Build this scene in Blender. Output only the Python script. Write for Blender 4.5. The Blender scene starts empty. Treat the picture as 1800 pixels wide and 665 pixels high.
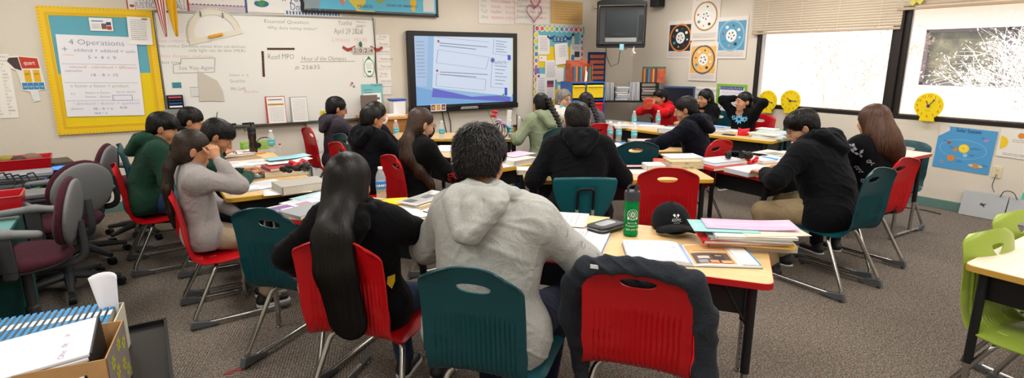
import bpy, math, random
import numpy as np
from mathutils import Vector, Matrix
random.seed(7); RNG = np.random.RandomState(7)
sc = bpy.context.scene
COL = sc.collection
R = math.radians
PI = math.pi

# ------------------------------------------------------------------ camera, world, lights, exposure
EYE = np.array([0.0, 0.0, 1.6]); FPX = 1000.0
PITCH, YAW = R(13.0), R(33.0)
cam_d = bpy.data.cameras.new('camera'); cam_d.sensor_width = 36.0; cam_d.lens = 20.0; cam_d.clip_end = 200
cam = bpy.data.objects.new('camera', cam_d); COL.objects.link(cam)
cam.location = EYE; cam.rotation_euler = (R(90) - PITCH, 0, -YAW)
sc.camera = cam
sc.view_settings.view_transform = 'Standard'; sc.view_settings.look = 'None'
sc.view_settings.gamma = 1.0; sc.view_settings.use_curve_mapping = False
sc.view_settings.exposure = 0.43
sc.cycles.use_denoising = True
sc.cycles.max_bounces = 8; sc.cycles.diffuse_bounces = 4; sc.cycles.glossy_bounces = 4
sc.cycles.transmission_bounces = 8; sc.cycles.transparent_max_bounces = 12
sc.cycles.sample_clamp_indirect = 6.0
sc.cycles.caustics_reflective = False; sc.cycles.caustics_refractive = False
WX, WY, WL, WB, CEIL = 7.17, 7.24, -2.4, -2.6, 2.75      # right wall x, front wall y, left wall x, back wall y, ceiling
wd = bpy.data.worlds.new('world'); sc.world = wd; wd.use_nodes = True
nt = wd.node_tree; bg = nt.nodes['Background']
sky = nt.nodes.new('ShaderNodeTexSky'); sky.sky_type = 'NISHITA'; sky.sun_elevation = R(52); sky.sun_rotation = R(-75); sky.sun_disc = False
nt.links.new(sky.outputs['Color'], bg.inputs['Color']); bg.inputs['Strength'].default_value = 0.24
sun_d = bpy.data.lights.new('sun', 'SUN'); sun_d.energy = 5.0; sun_d.angle = R(0.6); sun_d.color = (1.0, 0.95, 0.88)
sun = bpy.data.objects.new('sun', sun_d); COL.objects.link(sun)
sun.rotation_euler = Vector((0.72, 0.22, -1.0)).to_track_quat('-Z', 'Y').to_euler()
# portals: they only steer the sampling of the sky's own light through the two panes
for i, (y0, y1) in enumerate(((3.25, 4.85), (0.1, 3.0))):
    ld = bpy.data.lights.new('window_portal', 'AREA'); ld.shape = 'RECTANGLE'; ld.size = y1 - y0; ld.size_y = 1.1
    ld.cycles.is_portal = True
    lo = bpy.data.objects.new('window_portal', ld); COL.objects.link(lo)
    lo.location = (WX + 0.32, (y0 + y1) / 2, 1.5); lo.rotation_euler = (0, R(90), 0)
LAMP_W = 17.0   # watts of each ceiling troffer

# ------------------------------------------------------------------ pixel helpers (photo pixel -> point on a plane of the room)
_f = np.array([math.sin(YAW) * math.cos(PITCH), math.cos(YAW) * math.cos(PITCH), -math.sin(PITCH)])
_r = np.array([math.cos(YAW), -math.sin(YAW), 0.0]); _u = np.cross(_r, _f)
def ray(px, py): return _f + _r * (px - 900.0) / FPX + _u * (332.5 - py) / FPX
def PZ(px, py, z):
    d = ray(px, py); return EYE + d * ((z - EYE[2]) / d[2])
def PY(px, py, y=WY):
    d = ray(px, py); return EYE + d * (y / d[1])
def PX(px, py, x=WX):
    d = ray(px, py); return EYE + d * (x / d[0])

# ------------------------------------------------------------------ materials
_M = {}
def srgb(c):
    if isinstance(c, str):
        c = [int(c[i:i + 2], 16) / 255 for i in (0, 2, 4)]
    return tuple(v / 12.92 if v <= 0.04045 else ((v + 0.055) / 1.055) ** 2.4 for v in c)
def mat(name, col, rough=0.6, metal=0.0, bump=0.0, scale=200.0, var=0.0, vscale=8.0, trans=0.0, ior=1.45, emit=0.0, coat=0.0, sheen=0.0, alpha=1.0, dist=0.0, detail=3.0, spec=0.5):
    if name in _M: return _M[name]
    m = bpy.data.materials.new(name); m.use_nodes = True; _M[name] = m
    n = m.node_tree.nodes; l = m.node_tree.links; b = n['Principled BSDF']
    c = (*srgb(col), 1)
    b.inputs['Base Color'].default_value = c; b.inputs['Roughness'].default_value = rough; b.inputs['Metallic'].default_value = metal
    b.inputs['Transmission Weight'].default_value = trans; b.inputs['IOR'].default_value = ior
    b.inputs['Coat Weight'].default_value = coat; b.inputs['Sheen Weight'].default_value = sheen; b.inputs['Alpha'].default_value = alpha
    b.inputs['Specular IOR Level'].default_value = spec
    if emit and name.startswith('screen_light'): b.inputs['Base Color'].default_value = (0.01, 0.01, 0.012, 1)
    if emit:
        b.inputs['Emission Color'].default_value = c; b.inputs['Emission Strength'].default_value = emit
    tc = n.new('ShaderNodeTexCoord')
    if var:
        t = n.new('ShaderNodeTexNoise'); t.inputs['Scale'].default_value = vscale; t.inputs['Detail'].default_value = 4
        l.new(tc.outputs['Object'], t.inputs['Vector'])
        h = n.new('ShaderNodeHueSaturation'); h.inputs['Color'].default_value = c
        mr = n.new('ShaderNodeMapRange'); mr.inputs['From Min'].default_value = 0.3; mr.inputs['From Max'].default_value = 0.7
        mr.inputs['To Min'].default_value = 1 - var; mr.inputs['To Max'].default_value = 1 + var
        l.new(t.outputs['Fac'], mr.inputs['Value']); l.new(mr.outputs['Result'], h.inputs['Value']); l.new(h.outputs['Color'], b.inputs['Base Color'])
    if bump:
        t = n.new('ShaderNodeTexNoise'); t.inputs['Scale'].default_value = scale; t.inputs['Detail'].default_value = detail
        t.inputs['Distortion'].default_value = dist
        l.new(tc.outputs['Object'], t.inputs['Vector'])
        bp = n.new('ShaderNodeBump'); bp.inputs['Strength'].default_value = bump; bp.inputs['Distance'].default_value = 0.01
        l.new(t.outputs['Fac'], bp.inputs['Height']); l.new(bp.outputs['Normal'], b.inputs['Normal'])
    return m
def fabric(name, col, var=0.08, speck=0.0, rough=0.92):
    """knitted cloth: soft folds and a fine weave in the bump, optional heather speckle"""
    if name in _M: return _M[name]
    m = mat(name, col, rough, var=0, spec=0.12)
    n = m.node_tree.nodes; l = m.node_tree.links; b = n['Principled BSDF']; tc = n['Texture Coordinate']
    b.inputs['Sheen Weight'].default_value = 0.04
    t1 = n.new('ShaderNodeTexNoise'); t1.inputs['Scale'].default_value = 260 if speck else 120; t1.inputs['Detail'].default_value = 2
    l.new(tc.outputs['Object'], t1.inputs['Vector'])
    h = n.new('ShaderNodeHueSaturation'); h.inputs['Color'].default_value = (*srgb(col), 1)
    mr = n.new('ShaderNodeMapRange'); mr.inputs['From Min'].default_value = 0.3; mr.inputs['From Max'].default_value = 0.7
    mr.inputs['To Min'].default_value = 1 - var - speck; mr.inputs['To Max'].default_value = 1 + var + speck
    l.new(t1.outputs['Fac'], mr.inputs['Value']); l.new(mr.outputs['Result'], h.inputs['Value']); l.new(h.outputs['Color'], b.inputs['Base Color'])
    t2 = n.new('ShaderNodeTexNoise'); t2.inputs['Scale'].default_value = 9; t2.inputs['Detail'].default_value = 2; t2.inputs['Distortion'].default_value = 1.6
    t3 = n.new('ShaderNodeTexNoise'); t3.inputs['Scale'].default_value = 420; t3.inputs['Detail'].default_value = 1
    for t in (t2, t3): l.new(tc.outputs['Object'], t.inputs['Vector'])
    b1 = n.new('ShaderNodeBump'); b1.inputs['Strength'].default_value = 0.5; b1.inputs['Distance'].default_value = 0.02
    b2 = n.new('ShaderNodeBump'); b2.inputs['Strength'].default_value = 0.35; b2.inputs['Distance'].default_value = 0.002
    l.new(t2.outputs['Fac'], b1.inputs['Height']); l.new(t3.outputs['Fac'], b2.inputs['Height'])
    l.new(b1.outputs['Normal'], b2.inputs['Normal']); l.new(b2.outputs['Normal'], b.inputs['Normal'])
    return m

# ------------------------------------------------------------------ objects, names, labels
def link(name, me, m=None, parent=None, loc=None, rotz=0.0):
    o = bpy.data.objects.new(name, me); COL.objects.link(o)
    if m is not None and me is not None:
        for x in (m if isinstance(m, (list, tuple)) else [m]): me.materials.append(x)
    if parent is not None: o.parent = parent
    if loc is not None: o.location = loc
    if rotz: o.rotation_euler = (0, 0, rotz)
    return o
def tag(o, label, cat, group=None, kind=None):
    if label: o['label'] = label
    if cat: o['category'] = cat
    if group: o['group'] = group
    if kind: o['kind'] = kind
    return o
def thing(name, label, cat, loc=(0, 0, 0), rotz=0.0, group=None):
    o = bpy.data.objects.new(name, None); COL.objects.link(o); o.empty_display_size = 0.05
    o.location = loc; o.rotation_euler = (0, 0, rotz)
    return tag(o, label, cat, group)
def struct(o): o['kind'] = 'structure'; return o
def copy_tree(o, parent=None):
    c = o.copy(); COL.objects.link(c)
    if parent is not None: c.parent = parent
    for ch in list(o.children): copy_tree(ch, c)
    return c
def again(o, loc, rotz, label, group=None):
    c = copy_tree(o); c.location = loc; c.rotation_euler = (0, 0, rotz); c['label'] = label
    if group: c['group'] = group
    return c

# ------------------------------------------------------------------ mesh builder
class MB:
    def __init__(s): s.v = []; s.f = []; s.m = []; s.n = 0
    def add(s, verts, faces, mi=0, M=None):
        V = np.asarray(verts, float)
        if M is not None:
            A = np.array(M); V = V @ A[:3, :3].T + A[:3, 3]
        s.v.append(V); k = s.n
        s.f += [tuple(i + k for i in f) for f in faces]; s.m += [mi] * len(faces); s.n += len(V)
        return s
    def box(s, c, d, mi=0, rot=None, M=None):
        x, y, z = [q / 2 for q in d]
        V = np.array([(a * x, b * y, e * z) for a in (-1, 1) for b in (-1, 1) for e in (-1, 1)], float)
        if rot is not None:
            V = V @ np.array(rot if isinstance(rot, Matrix) else Matrix.Rotation(rot, 3, 'Z')).T
        V = V + np.array(c)
        return s.add(V, [(0, 1, 3, 2), (4, 6, 7, 5), (0, 4, 5, 1), (2, 3, 7, 6), (0, 2, 6, 4), (1, 5, 7, 3)], mi, M)
    def tube(s, path, r, n=10, mi=0, M=None, closed=False):
        P = [Vector(p) for p in path]; rs = r if isinstance(r, (list, tuple)) else [r] * len(P)
        V = []; L = len(P); up = None
        for i, p in enumerate(P):
            a = P[(i - 1) % L] if (closed or i) else P[0]; b = P[(i + 1) % L] if (closed or i < L - 1) else P[-1]
            t = (b - a).normalized()
            if up is None:
                up = Vector((0, 0, 1)) if abs(t.z) < 0.9 else Vector((1, 0, 0))
            q = up.cross(t)
            q = q.normalized() if q.length > 1e-6 else t.orthogonal().normalized()
            w = t.cross(q).normalized(); up = w
            for j in range(n):
                g = 2 * PI * j / n; V.append(p + (q * math.cos(g) + w * math.sin(g)) * rs[i])
        F = []
        for i in range(L if closed else L - 1):
            for j in range(n):
                F.append((i * n + j, i * n + (j + 1) % n, ((i + 1) % L) * n + (j + 1) % n, ((i + 1) % L) * n + j))
        if not closed: F += [tuple(range(n))[::-1], tuple((L - 1) * n + j for j in range(n))]
        return s.add([tuple(v) for v in V], F, mi, M)
    def lathe(s, prof, n=24, mi=0, M=None, c=(0, 0, 0)):
        """prof: (r, z) from bottom to top"""
        V = []; F = []
        for r, z in prof:
            for j in range(n):
                g = 2 * PI * j / n; V.append((c[0] + r * math.cos(g), c[1] + r * math.sin(g), c[2] + z))
        for i in range(len(prof) - 1):
            for j in range(n): F.append((i * n + j, i * n + (j + 1) % n, (i + 1) * n + (j + 1) % n, (i + 1) * n + j))
        F += [tuple(range(n))[::-1], tuple((len(prof) - 1) * n + j for j in range(n))]
        return s.add(V, F, mi, M)
    def prism(s, poly, z0, z1, mi=0, M=None):
        n = len(poly)
        V = [(x, y, z0) for x, y in poly] + [(x, y, z1) for x, y in poly]
        F = [tuple(range(n))[::-1], tuple(range(n, 2 * n))] + [(i, (i + 1) % n, n + (i + 1) % n, n + i) for i in range(n)]
        return s.add(V, F, mi, M)
    def ball(s, c, r, mi=0, n=12, M=None):
        rr = r if isinstance(r, (tuple, list)) else (r, r, r)
        V = []; F = []; h = n // 2
        for i in range(1, h):
            a = PI * i / h
            for j in range(n):
                g = 2 * PI * j / n; V.append((c[0] + rr[0] * math.sin(a) * math.cos(g), c[1] + rr[1] * math.sin(a) * math.sin(g), c[2] + rr[2] * math.cos(a)))
        for i in range(h - 2):
            for j in range(n): F.append((i * n + j, (i + 1) * n + j, (i + 1) * n + (j + 1) % n, i * n + (j + 1) % n))
        k = len(V); V += [(c[0], c[1], c[2] + rr[2]), (c[0], c[1], c[2] - rr[2])]
        for j in range(n): F += [(k, j, (j + 1) % n), (k + 1, (h - 2) * n + (j + 1) % n, (h - 2) * n + j)]
        return s.add(V, F, mi, M)
    def mesh(s, name='mesh', smooth=True):
        V = np.concatenate(s.v) if s.v else np.zeros((0, 3))
        me = bpy.data.meshes.new(name); me.from_pydata([tuple(v) for v in V.tolist()], [], s.f)
        me.polygons.foreach_set('material_index', s.m)
        me.update()
        if smooth:
            me.shade_smooth()
            try: me.set_sharp_from_angle(angle=R(35))
            except Exception: pass
        return me
    def obj(s, name, m, parent=None, bevel=0.0, smooth=True, seg=2, loc=None, rotz=0.0):
        o = link(name, s.mesh(name, smooth), m, parent, loc, rotz)
        if bevel:
            b = o.modifiers.new('bevel', 'BEVEL'); b.width = bevel; b.segments = seg; b.limit_method = 'ANGLE'; b.angle_limit = R(40)
        return o
def npmesh(name, V, F, mats, smooth=True):
    """fast mesh from arrays; F is (n,4) or (n,3)"""
    me = bpy.data.meshes.new(name); n, k = F.shape
    me.vertices.add(len(V)); me.vertices.foreach_set('co', np.ascontiguousarray(V, 'f4').ravel())
    me.loops.add(n * k); me.loops.foreach_set('vertex_index', np.ascontiguousarray(F, 'i4').ravel())
    me.polygons.add(n); me.polygons.foreach_set('loop_start', np.arange(0, n * k, k, dtype='i4')); me.polygons.foreach_set('loop_total', np.full(n, k, 'i4'))
    me.update(calc_edges=True); me.validate()
    if smooth: me.shade_smooth()
    for x in mats: me.materials.append(x)
    return me
def rrect(w, h, r, n=5, cx=0.0, cy=0.0):
    P = []
    for (sx, sy, a0) in ((1, 1, 0), (-1, 1, 90), (-1, -1, 180), (1, -1, 270)):
        for i in range(n + 1):
            a = R(a0 + 90 * i / n); P.append((cx + sx * (w / 2 - r) + r * math.cos(a), cy + sy * (h / 2 - r) + r * math.sin(a)))
    return P
def bend(pts, rad, n=5):
    """round the inner corners of a polyline"""
    P = [Vector(p) for p in pts]; out = [P[0]]
    for i in range(1, len(P) - 1):
        a = (P[i - 1] - P[i]); b = (P[i + 1] - P[i]); r = min(rad, a.length * 0.49, b.length * 0.49)
        s0 = P[i] + a.normalized() * r; s1 = P[i] + b.normalized() * r
        for k in range(n + 1):
            t = k / n; out.append((1 - t) ** 2 * s0 + 2 * t * (1 - t) * P[i] + t * t * s1)
    out.append(P[-1]); return out

# ------------------------------------------------------------------ lettering (flat glyph outlines in the plane x,y; laid on things)
_G = {}
def glyph(ch, thin):
    k = (ch, thin)
    if k in _G: return _G[k]
    def tomesh(body):
        c = bpy.data.curves.new('glyph', 'FONT'); c.body = body; c.size = 1.0; c.resolution_u = 2; c.offset = -0.018 if thin else 0.0
        o = bpy.data.objects.new('glyph', c); COL.objects.link(o)
        me = o.to_mesh(); V = np.array([v.co[:2] for v in me.vertices] or [(0, 0)], float); F = [tuple(p.vertices) for p in me.polygons]
        o.to_mesh_clear(); bpy.data.objects.remove(o); bpy.data.curves.remove(c)
        return V, F
    if ch == ' ': _G[k] = (np.zeros((0, 2)), [], 0.30); return _G[k]
    V, F = tomesh(ch); W1, _ = tomesh('H' + ch + 'H'); W0, _ = tomesh('HH')
    _G[k] = (V, F, (W1[:, 0].max() - W0[:, 0].max())); return _G[k]
def text_into(mb, s, x, y, size, mi=0, M=None, thin=False, jit=0.0, width=None, rot=0.0, align='l', slant=0.0):
    g = [glyph(c, thin) for c in s]; tot = sum(q[2] for q in g) * size
    sx = (width / tot) if width and tot > 0 else 1.0
    if align == 'c': x0 = -tot * sx / 2
    else: x0 = 0.0
    cr, sr = math.cos(rot), math.sin(rot)
    for V, F, a in g:
        if len(V):
            X = x0 + (V[:, 0] + slant * V[:, 1]) * size * sx; Y = V[:, 1] * size * (1 + random.uniform(-jit, jit)) + random.uniform(-jit, jit) * size * 0.5
            mb.add(np.stack([x + X * cr - Y * sr, y + X * sr + Y * cr, np.zeros(len(X))], 1), F, mi, M)
        x0 += a * size * sx
    return tot * sx
def frame_front(x, z, y=WY, off=0.004):
    """matrix: local x,y plane laid on the front wall (x to the right, y up, z out of the wall)"""
    return np.array([[1, 0, 0, x], [0, 0, -1, y - off], [0, 1, 0, z], [0, 0, 0, 1]], float)
def frame_right(y, z, x=WX, off=0.004):
    """local x runs toward -Y (rightwards seen from the room), y up, z out of the wall (-X)"""
    return np.array([[0, 0, -1, x - off], [-1, 0, 0, y], [0, 1, 0, z], [0, 0, 0, 1]], float)
def shift(M, dz):
    A = np.array(M, float).copy(); A[:3, 3] += A[:3, 2] * dz; return A
def petals(n, r0, r1, w, rot=0.0):
    out = []
    for k in range(n):
        a = rot + 2 * PI * k / n; c, s = math.cos(a), math.sin(a); q = [(r0, 0), ((r0 + r1) / 2, w), (r1, 0), ((r0 + r1) / 2, -w)]
        out.append([(c * x - s * y, s * x + c * y) for x, y in q])
    return out
# ------------------------------------------------------------------ bodies: rounded solids blended into one continuous surface
def rotx(a): c, s = math.cos(a), math.sin(a); return np.array([[1, 0, 0], [0, c, -s], [0, s, c]])
def roty(a): c, s = math.cos(a), math.sin(a); return np.array([[c, 0, s], [0, 1, 0], [-s, 0, c]])
def rotzz(a): c, s = math.cos(a), math.sin(a); return np.array([[c, -s, 0], [s, c, 0], [0, 0, 1]])
def unit(v): v = np.asarray(v, float); return v / (np.linalg.norm(v) + 1e-9)
class Field:
    def __init__(s): s.p = []
    def cone(s, a, b, ra, rb, k=0.02, flat=None, fs=1.0, sub=False):
        s.p.append(('c', np.array(a, float), np.array(b, float), ra, rb, k, None if flat is None else unit(flat), fs, sub)); return s
    def egg(s, c, r, M=None, k=0.02, sub=False):
        s.p.append(('e', np.array(c, float), np.array(r, float) if not np.isscalar(r) else np.array([r] * 3, float), np.eye(3) if M is None else M, 0, k, None, 1.0, sub)); return s
    def box_of(s, q):
        if q[0] == 'c':
            m = max(q[3], q[4]) * max(1, q[7]); return np.minimum(q[1], q[2]) - m, np.maximum(q[1], q[2]) + m
        m = np.sqrt((q[3] ** 2) @ (q[2] * 0 + 1 if False else (q[3] * 0 + 1)) if False else 0) if False else q[2].max(); return q[1] - m, q[1] + m
    def build(s, v):
        s.v = v; lo = np.min([s.box_of(q)[0] for q in s.p if not q[8]], 0) - 4 * v - 0.012; hi = np.max([s.box_of(q)[1] for q in s.p if not q[8]], 0) + 4 * v + 0.012
        s.lo = lo; n = np.ceil((hi - lo) / v).astype(int) + 1; D = np.full(n, 0.06, 'f4')
        for q in s.p:
            k = q[5]; a, b = s.box_of(q); mg = k + 3 * v + 0.004
            i0 = np.clip(np.floor((a - mg - lo) / v).astype(int), 0, n - 1); i1 = np.clip(np.ceil((b + mg - lo) / v).astype(int) + 1, 1, n)
            if (i1 - i0).min() <= 0: continue
            X, Y, Z = [((np.arange(i0[j], i1[j]) * v + lo[j]).astype('f4')) for j in range(3)]
            X = X[:, None, None]; Y = Y[None, :, None]; Z = Z[None, None, :]
            if q[0] == 'c':
                A, B, ra, rb = q[1], q[2], q[3], q[4]; ba = B - A; L = max(float(ba @ ba), 1e-9)
                x, y, z = X - A[0], Y - A[1], Z - A[2]
                t = np.clip((x * ba[0] + y * ba[1] + z * ba[2]) / L, 0, 1)
                x = x - t * ba[0]; y = y - t * ba[1]; z = z - t * ba[2]
                if q[6] is not None:
                    f = q[6]; d = (x * f[0] + y * f[1] + z * f[2]); e = (1 / q[7] - 1) * d
                    x = x + e * f[0]; y = y + e * f[1]; z = z + e * f[2]
                    ln = np.sqrt(x * x + y * y + z * z); d = (ln - (ra + t * (rb - ra))) * (1.0 if q[7] >= 1 else (0.5 + 0.5 * q[7]))
                else: d = np.sqrt(x * x + y * y + z * z) - (ra + t * (rb - ra))
            else:
                c, r, M = q[1], q[2], q[3]
                x, y, z = X - c[0], Y - c[1], Z - c[2]
                u = [(x * M[0, j] + y * M[1, j] + z * M[2, j]) for j in range(3)]
                k0 = np.sqrt(sum((u[j] / r[j]) ** 2 for j in range(3))); k1 = np.sqrt(sum((u[j] / r[j] ** 2) ** 2 for j in range(3))) + 1e-9
                d = k0 * (k0 - 1) / k1
            W = D[i0[0]:i1[0], i0[1]:i1[1], i0[2]:i1[2]]
            if q[8]:
                d = -d; h = np.maximum(k - np.abs(W - d), 0) / k; W[...] = np.maximum(W, d) + h * h * k * 0.25
            else:
                h = np.maximum(k - np.abs(W - d), 0) / k; W[...] = np.minimum(W, d) - h * h * k * 0.25
        s.D = D; return s
    def sample(s, P):
        q = (P - s.lo) / s.v; n = np.array(s.D.shape); q = np.clip(q, 0.001, n - 1.001); i = q.astype(int); f = q - i; D = s.D; o = 0
        for a in (0, 1):
            for b in (0, 1):
                for c in (0, 1):
                    w = (f[:, 0] if a else 1 - f[:, 0]) * (f[:, 1] if b else 1 - f[:, 1]) * (f[:, 2] if c else 1 - f[:, 2])
                    o = o + w * D[i[:, 0] + a, i[:, 1] + b, i[:, 2] + c]
        return o
    def grad(s, P):
        e = s.v; G = np.stack([s.sample(P + np.eye(3)[j] * e) - s.sample(P - np.eye(3)[j] * e) for j in range(3)], 1)
        return G / (np.linalg.norm(G, axis=1, keepdims=True) + 1e-9)
    def surf(s):
        D = s.D; D[0] = D[-1] = 0.05; D[:, 0] = D[:, -1] = 0.05; D[:, :, 0] = D[:, :, -1] = 0.05
        S = D < 0; cnt = sum(S[a:D.shape[0] - 1 + a, b:D.shape[1] - 1 + b, c:D.shape[2] - 1 + c].astype('i1') for a in (0, 1) for b in (0, 1) for c in (0, 1))
        act = (cnt > 0) & (cnt < 8); I = np.argwhere(act); idx = np.full(act.shape, -1, 'i4'); idx[act] = np.arange(len(I))
        acc = np.zeros((len(I), 3)); num = np.zeros(len(I))
        C = [(a, b, c) for a in (0, 1) for b in (0, 1) for c in (0, 1)]
        val = {o: D[I[:, 0] + o[0], I[:, 1] + o[1], I[:, 2] + o[2]] for o in C}
        for o in C:
            for ax in range(3):
                if o[ax] == 0:
                    p = list(o); p[ax] = 1; p = tuple(p); d0, d1 = val[o], val[p]; m = (d0 < 0) != (d1 < 0)
                    t = np.where(m, d0 / np.where(m, d0 - d1, 1), 0); e = np.tile(np.array(o, float), (len(I), 1)); e[:, ax] += t
                    acc += e * m[:, None]; num += m
        V = s.lo + s.v * (I + acc / num[:, None]); Fs = []
        for ax in range(3):
            n = list(D.shape); sl0 = [slice(None)] * 3; sl1 = [slice(None)] * 3; sl0[ax] = slice(0, n[ax] - 1); sl1[ax] = slice(1, n[ax])
            a, b = S[tuple(sl0)], S[tuple(sl1)]; E = np.argwhere(a != b); u, w = [(1, 2), (2, 0), (0, 1)][ax]
            E = E[(E[:, u] > 0) & (E[:, w] > 0) & (E[:, u] < n[u] - 1) & (E[:, w] < n[w] - 1)]
            inside = a[E[:, 0], E[:, 1], E[:, 2]]; du = np.zeros(3, int); du[u] = 1; dw = np.zeros(3, int); dw[w] = 1
            q = [idx[tuple((E - x).T)] for x in (0 * du, du, du + dw, dw)]; Q = np.stack(q, 1)
            Q = np.where(inside[:, None], Q, Q[:, ::-1]); Fs.append(Q)
        F = np.concatenate(Fs); return V, F[(F >= 0).all(1)]
def folds(V, N, amp, seed=0, fr=1.0):
    """soft cloth folds: warped ridges pushed along the normals"""
    r = np.random.RandomState(seed); P = V * fr; f = 0
    w = np.stack([np.sin(P @ r.uniform(-7, 7, 3) + r.uniform(0, 6)) + 0.5 * np.sin(P @ r.uniform(-16, 16, 3)) for _ in range(3)], 1) * 0.05
    for k in range(5):
        d = unit(r.normal(size=3) * (1, 1, 1.3)); s = np.sin((P + w) @ d * r.uniform(18, 46) + r.uniform(0, 6)); m = np.clip(0.9 * np.sin((P + w) @ r.uniform(-9, 9, 3) + r.uniform(0, 6)), 0, 1)
        f = f + (np.exp(-(s / 0.35) ** 2) * 1.6 - 0.5) * m
    return V + N * (f * amp * 0.4)[:, None]
def hairmat(name, col):
    if name in _M: return _M[name]
    m = mat(name, col, 0.42, spec=0.32); n = m.node_tree.nodes; l = m.node_tree.links; b = n['Principled BSDF']
    at = n.new('ShaderNodeAttribute'); at.attribute_name = 'tone'
    h = n.new('ShaderNodeHueSaturation'); h.inputs['Color'].default_value = (*srgb(col), 1)
    mr = n.new('ShaderNodeMapRange'); mr.inputs['To Min'].default_value = 0.35; mr.inputs['To Max'].default_value = 1.9
    l.new(at.outputs['Fac'], mr.inputs['Value']); l.new(mr.outputs['Result'], h.inputs['Value']); l.new(h.outputs['Color'], b.inputs['Base Color'])
    return m
def tone(me, val):
    a = me.attributes.new('tone', 'FLOAT', 'POINT'); a.data.foreach_set('value', np.asarray(val, 'f4'))
def strands(F, roots, flow, steps, h, o0, o1, width, jit=0.15, rs=None, cut=0.35):
    """locks that follow the surface of a hair volume"""
    rs = rs or RNG; P = roots.copy(); N = len(P); L = []; ws = []
    js = rs.normal(size=(N, 3)) * jit; stop = (rs.uniform(1 - cut, 1, N) * steps).astype(int); lift = rs.uniform(0.3, 1.0, N)
    for i in range(steps + 1):
        n = F.grad(P); L.append(P.copy()); ws.append(n)
        f = flow(P) + js; f = f - n * (f * n).sum(1, keepdims=True); f /= np.linalg.norm(f, axis=1, keepdims=True) + 1e-6
        t = (i + 1) / steps; go = (i < stop)[:, None]; Q = P + f * h
        d = F.sample(Q); Q = Q - F.grad(Q) * (np.clip(d - (o0 + (o1 - o0) * t * t) * lift, -0.02, 0.02))[:, None]
        P = np.where(go, Q, P)
    L = np.stack(L, 1); Nn = np.stack(ws, 1); T = np.gradient(L, axis=1); T /= np.linalg.norm(T, axis=2, keepdims=True) + 1e-6
    B = np.cross(T, Nn); B /= np.linalg.norm(B, axis=2, keepdims=True) + 1e-6
    tt = np.linspace(0, 1, steps + 1)[None, :, None]; w = width * (1 - 0.75 * tt ** 2) * rs.uniform(0.6, 1.3, (N, 1, 1))
    V = np.stack([L - B * w, L + Nn * w * 0.35, L + B * w], 2).reshape(-1, 3)
    K = (steps + 1) * 3; base = np.arange(N)[:, None, None] * K + np.arange(steps)[None, :, None] * 3 + np.arange(2)[None, None, :]
    Q = np.stack([base, base + 1, base + 4, base + 3], -1).reshape(-1, 4)
    return V, Q, np.repeat(rs.uniform(0, 1, N), K)
def hand(F, w, d, n, side, s=1.0, curl=25.0, spread=1.0, thumb=35.0):
    """palm, four fingers, thumb. w wrist, d towards the fingers, n out of the back of the hand, side +1 = thumb towards d x n"""
    d = unit(d); n = unit(np.asarray(n) - d * np.dot(d, n)); t = np.cross(d, n) * side
    F.cone(w, w + d * 0.03 * s, 0.021 * s, 0.024 * s, 0.012, n, 0.7)
    for i, (ln, off) in enumerate(((0.068, 1.5), (0.077, 0.5), (0.071, -0.5), (0.056, -1.5))):
        b0 = w + d * 0.02 * s + t * off * 0.011 * s; b1 = w + d * (0.082 - abs(off - 0.3) * 0.005) * s + t * off * 0.0195 * s
        F.cone(b0, b1, 0.013 * s, 0.0115 * s, 0.008, n, 0.85)
        a = 0.0; p = b1; dd = d + t * off * 0.07 * spread; r0 = 0.0092 * s
        for j, fr in enumerate((0.44, 0.31, 0.25)):
            a += R(curl * (0.8, 1.15, 0.9)[j] * (1 + 0.06 * i)); e = unit(dd) * math.cos(a) - n * math.sin(a); q = p + e * ln * fr * s
            F.cone(p, q, r0, r0 * 0.9, 0.002); p = q; r0 *= 0.9
    b = w + d * 0.022 * s + t * 0.018 * s - n * 0.006 * s; e = unit(d * math.cos(R(thumb)) + t * math.sin(R(thumb)) - n * 0.25)
    p = b + e * 0.036 * s; F.cone(b, p, 0.015 * s, 0.0115 * s, 0.008)
    e2 = unit(e + d * 0.35 - n * 0.2); q = p + e2 * 0.028 * s; F.cone(p, q, 0.0108 * s, 0.0098 * s, 0.003)
    e3 = unit(e2 + d * 0.3 - n * 0.1); F.cone(q, q + e3 * 0.022 * s, 0.0098 * s, 0.008 * s, 0.003)
def ik(a, c, l1, l2, pole):
    a, c = np.asarray(a, float), np.asarray(c, float); v = c - a; L = np.linalg.norm(v); m = (l1 + l2) * 0.995
    if L > m: c = a + v * m / L; v = c - a; L = m
    x = (l1 * l1 - l2 * l2 + L * L) / (2 * L); h = math.sqrt(max(l1 * l1 - x * x, 1e-6)); u = v / L
    p = np.asarray(pole, float); p = unit(p - u * (p @ u)); return a + u * x + p * h, c
SKIN = lambda nm, c: mat('skin_' + nm, c, 0.5, var=0.06, vscale=14, bump=0.08, scale=260, spec=0.35)
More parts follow.
